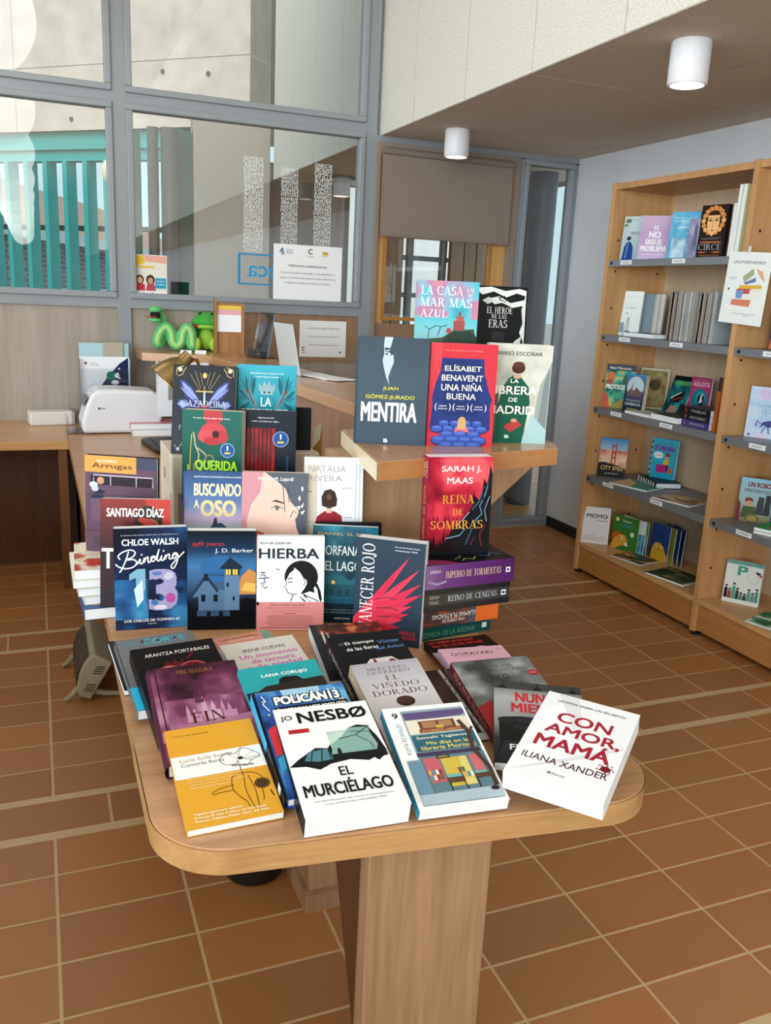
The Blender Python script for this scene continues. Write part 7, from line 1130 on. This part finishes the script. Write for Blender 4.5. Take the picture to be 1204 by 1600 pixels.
robo = [('g', 0, 0, 1, 1, [(0, '7a6a5a'), (.5, '9ab4b8'), (1, '8ac0d8')]), ('t', 'UN ROBO', .2, .80, .85, .92, '7a2c24', .04), ('t', 'MISTERIOSO', .14, .68, .88, .76, '5a3028', .02), ('e', .3, .5, .12, .08, '7a2a24'), ('e', .32, .42, .1, .1, 'c8987a'), ('p', [(.1, .1), (.16, .36), (.5, .36), (.54, .1)], '4a5a3a'), ('p', [(.5, .2), (.56, .6), (.72, .6), (.74, .2)], '3a3c44'), ('p', [(.74, .2), (.76, .66), (.9, .66), (.92, .2)], '2f3238'), ('e', .45, .1, .2, .12, '6a5a34'), ('e', .45, .1, .15, .09, '9a8a4a'), ('e', .85, .12, .12, .1, '8a8a5a'), ('p', [(0, 0), (0, .5), (.08, .4), (.1, 0)], '7a2a3a')]
SB('adventure paperback with a red beret and machines, in the nearer bookcase', (2.985, 2.87, z4), -53, 6, .15, .202, .022, '6a2a34', robo, G4)
SB('teal and black book behind the adventure paperback', (3.05, 2.735, z4), -62, 4, .15, .20, .02, '1c5a64', [('n', 0, 0, 1, 1, 4, 167, [(0, '14181c'), (.5, '2a8a98'), (1, 'b8d4d4')])], G4)
SB('lime green book standing farther back on the fourth shelf of the nearer bookcase', (3.15, 2.79, z4), -75, 3, .15, .25, .02, '8ab04a', [('e', .5, .4, .3, .3, '3a7a8a')], G4)
slim('green flat book at the right edge of the fourth shelf, upper of two', 2.955, 2.66, z4+.013, .2, .15, -70, .014, '3a9a4a', [('e', .5, .5, .3, .3, 'c83a3a')], G4)
slim('orange flat book at the right edge of the fourth shelf, lower of two', 2.955, 2.66, z4, .2, .15, -70, .012, 'c8703a', [], G4)
pb = [('r', 0, 0, 1, 1, 'e2e6e2'), ('r', 0, .92, 1, 1, '6aa89a'), ('t', 'P', .32, .66, .60, .90, '5aa08c', .06), ('l', [(.6, .7), (.66, .56), (.8, .52), (.92, .6), (.86, .74)], .012, 'a8b0b0'), ('p', [(.8, .82), (.95, .80), (.94, .74), (.84, .76)], '2a2c30'), ('r', .92, .70, .99, .76, 'c85a3a')]
for i in range(9):
    x = .08+.105*i; hh = (.32, .24, .40, .28, .18, .16, .30, .22, .34)[i]; c = ('22262a', 'a83a3a', '5aa08c', '2f4a4a', '6a8a84', '3a3c40', '5aa08c', '7a8a88', '4f988a')[i]; pb += [('p', [(x-.05, .10), (x-.045, .10+hh*.75), (x+.045, .10+hh*.75), (x+.05, .10)], c), ('e', x, .10+hh*.86, .04, .04, 'd8b49a'), ('e', x, .10+hh*.90, .04, .028, '24262a')]
SB('white paperback with a big green letter and a row of little people', (2.985, 2.875, z5), -54, 5, .16, .20, .03, 'e2e6e2', pb, G5)
slim('flat green picture book at the lower right picture edge', 2.965, 2.60, z5, .24, .20, -72, .008, '2f8a5a', [('n', 0, 0, 1, 1, 4, 171, [(0, '143a24'), (.5, '2f8a5a'), (.8, 'c8d8c0'), (1, 'f0f0e8')])], G5)
SB('pale book at the right picture edge of the top shelf', (3.05, 2.78, z1), -75, 4, .14, .20, .02, 'd4ccb8', [('e', .4, .4, .3, .3, 'a8a890')], G1)
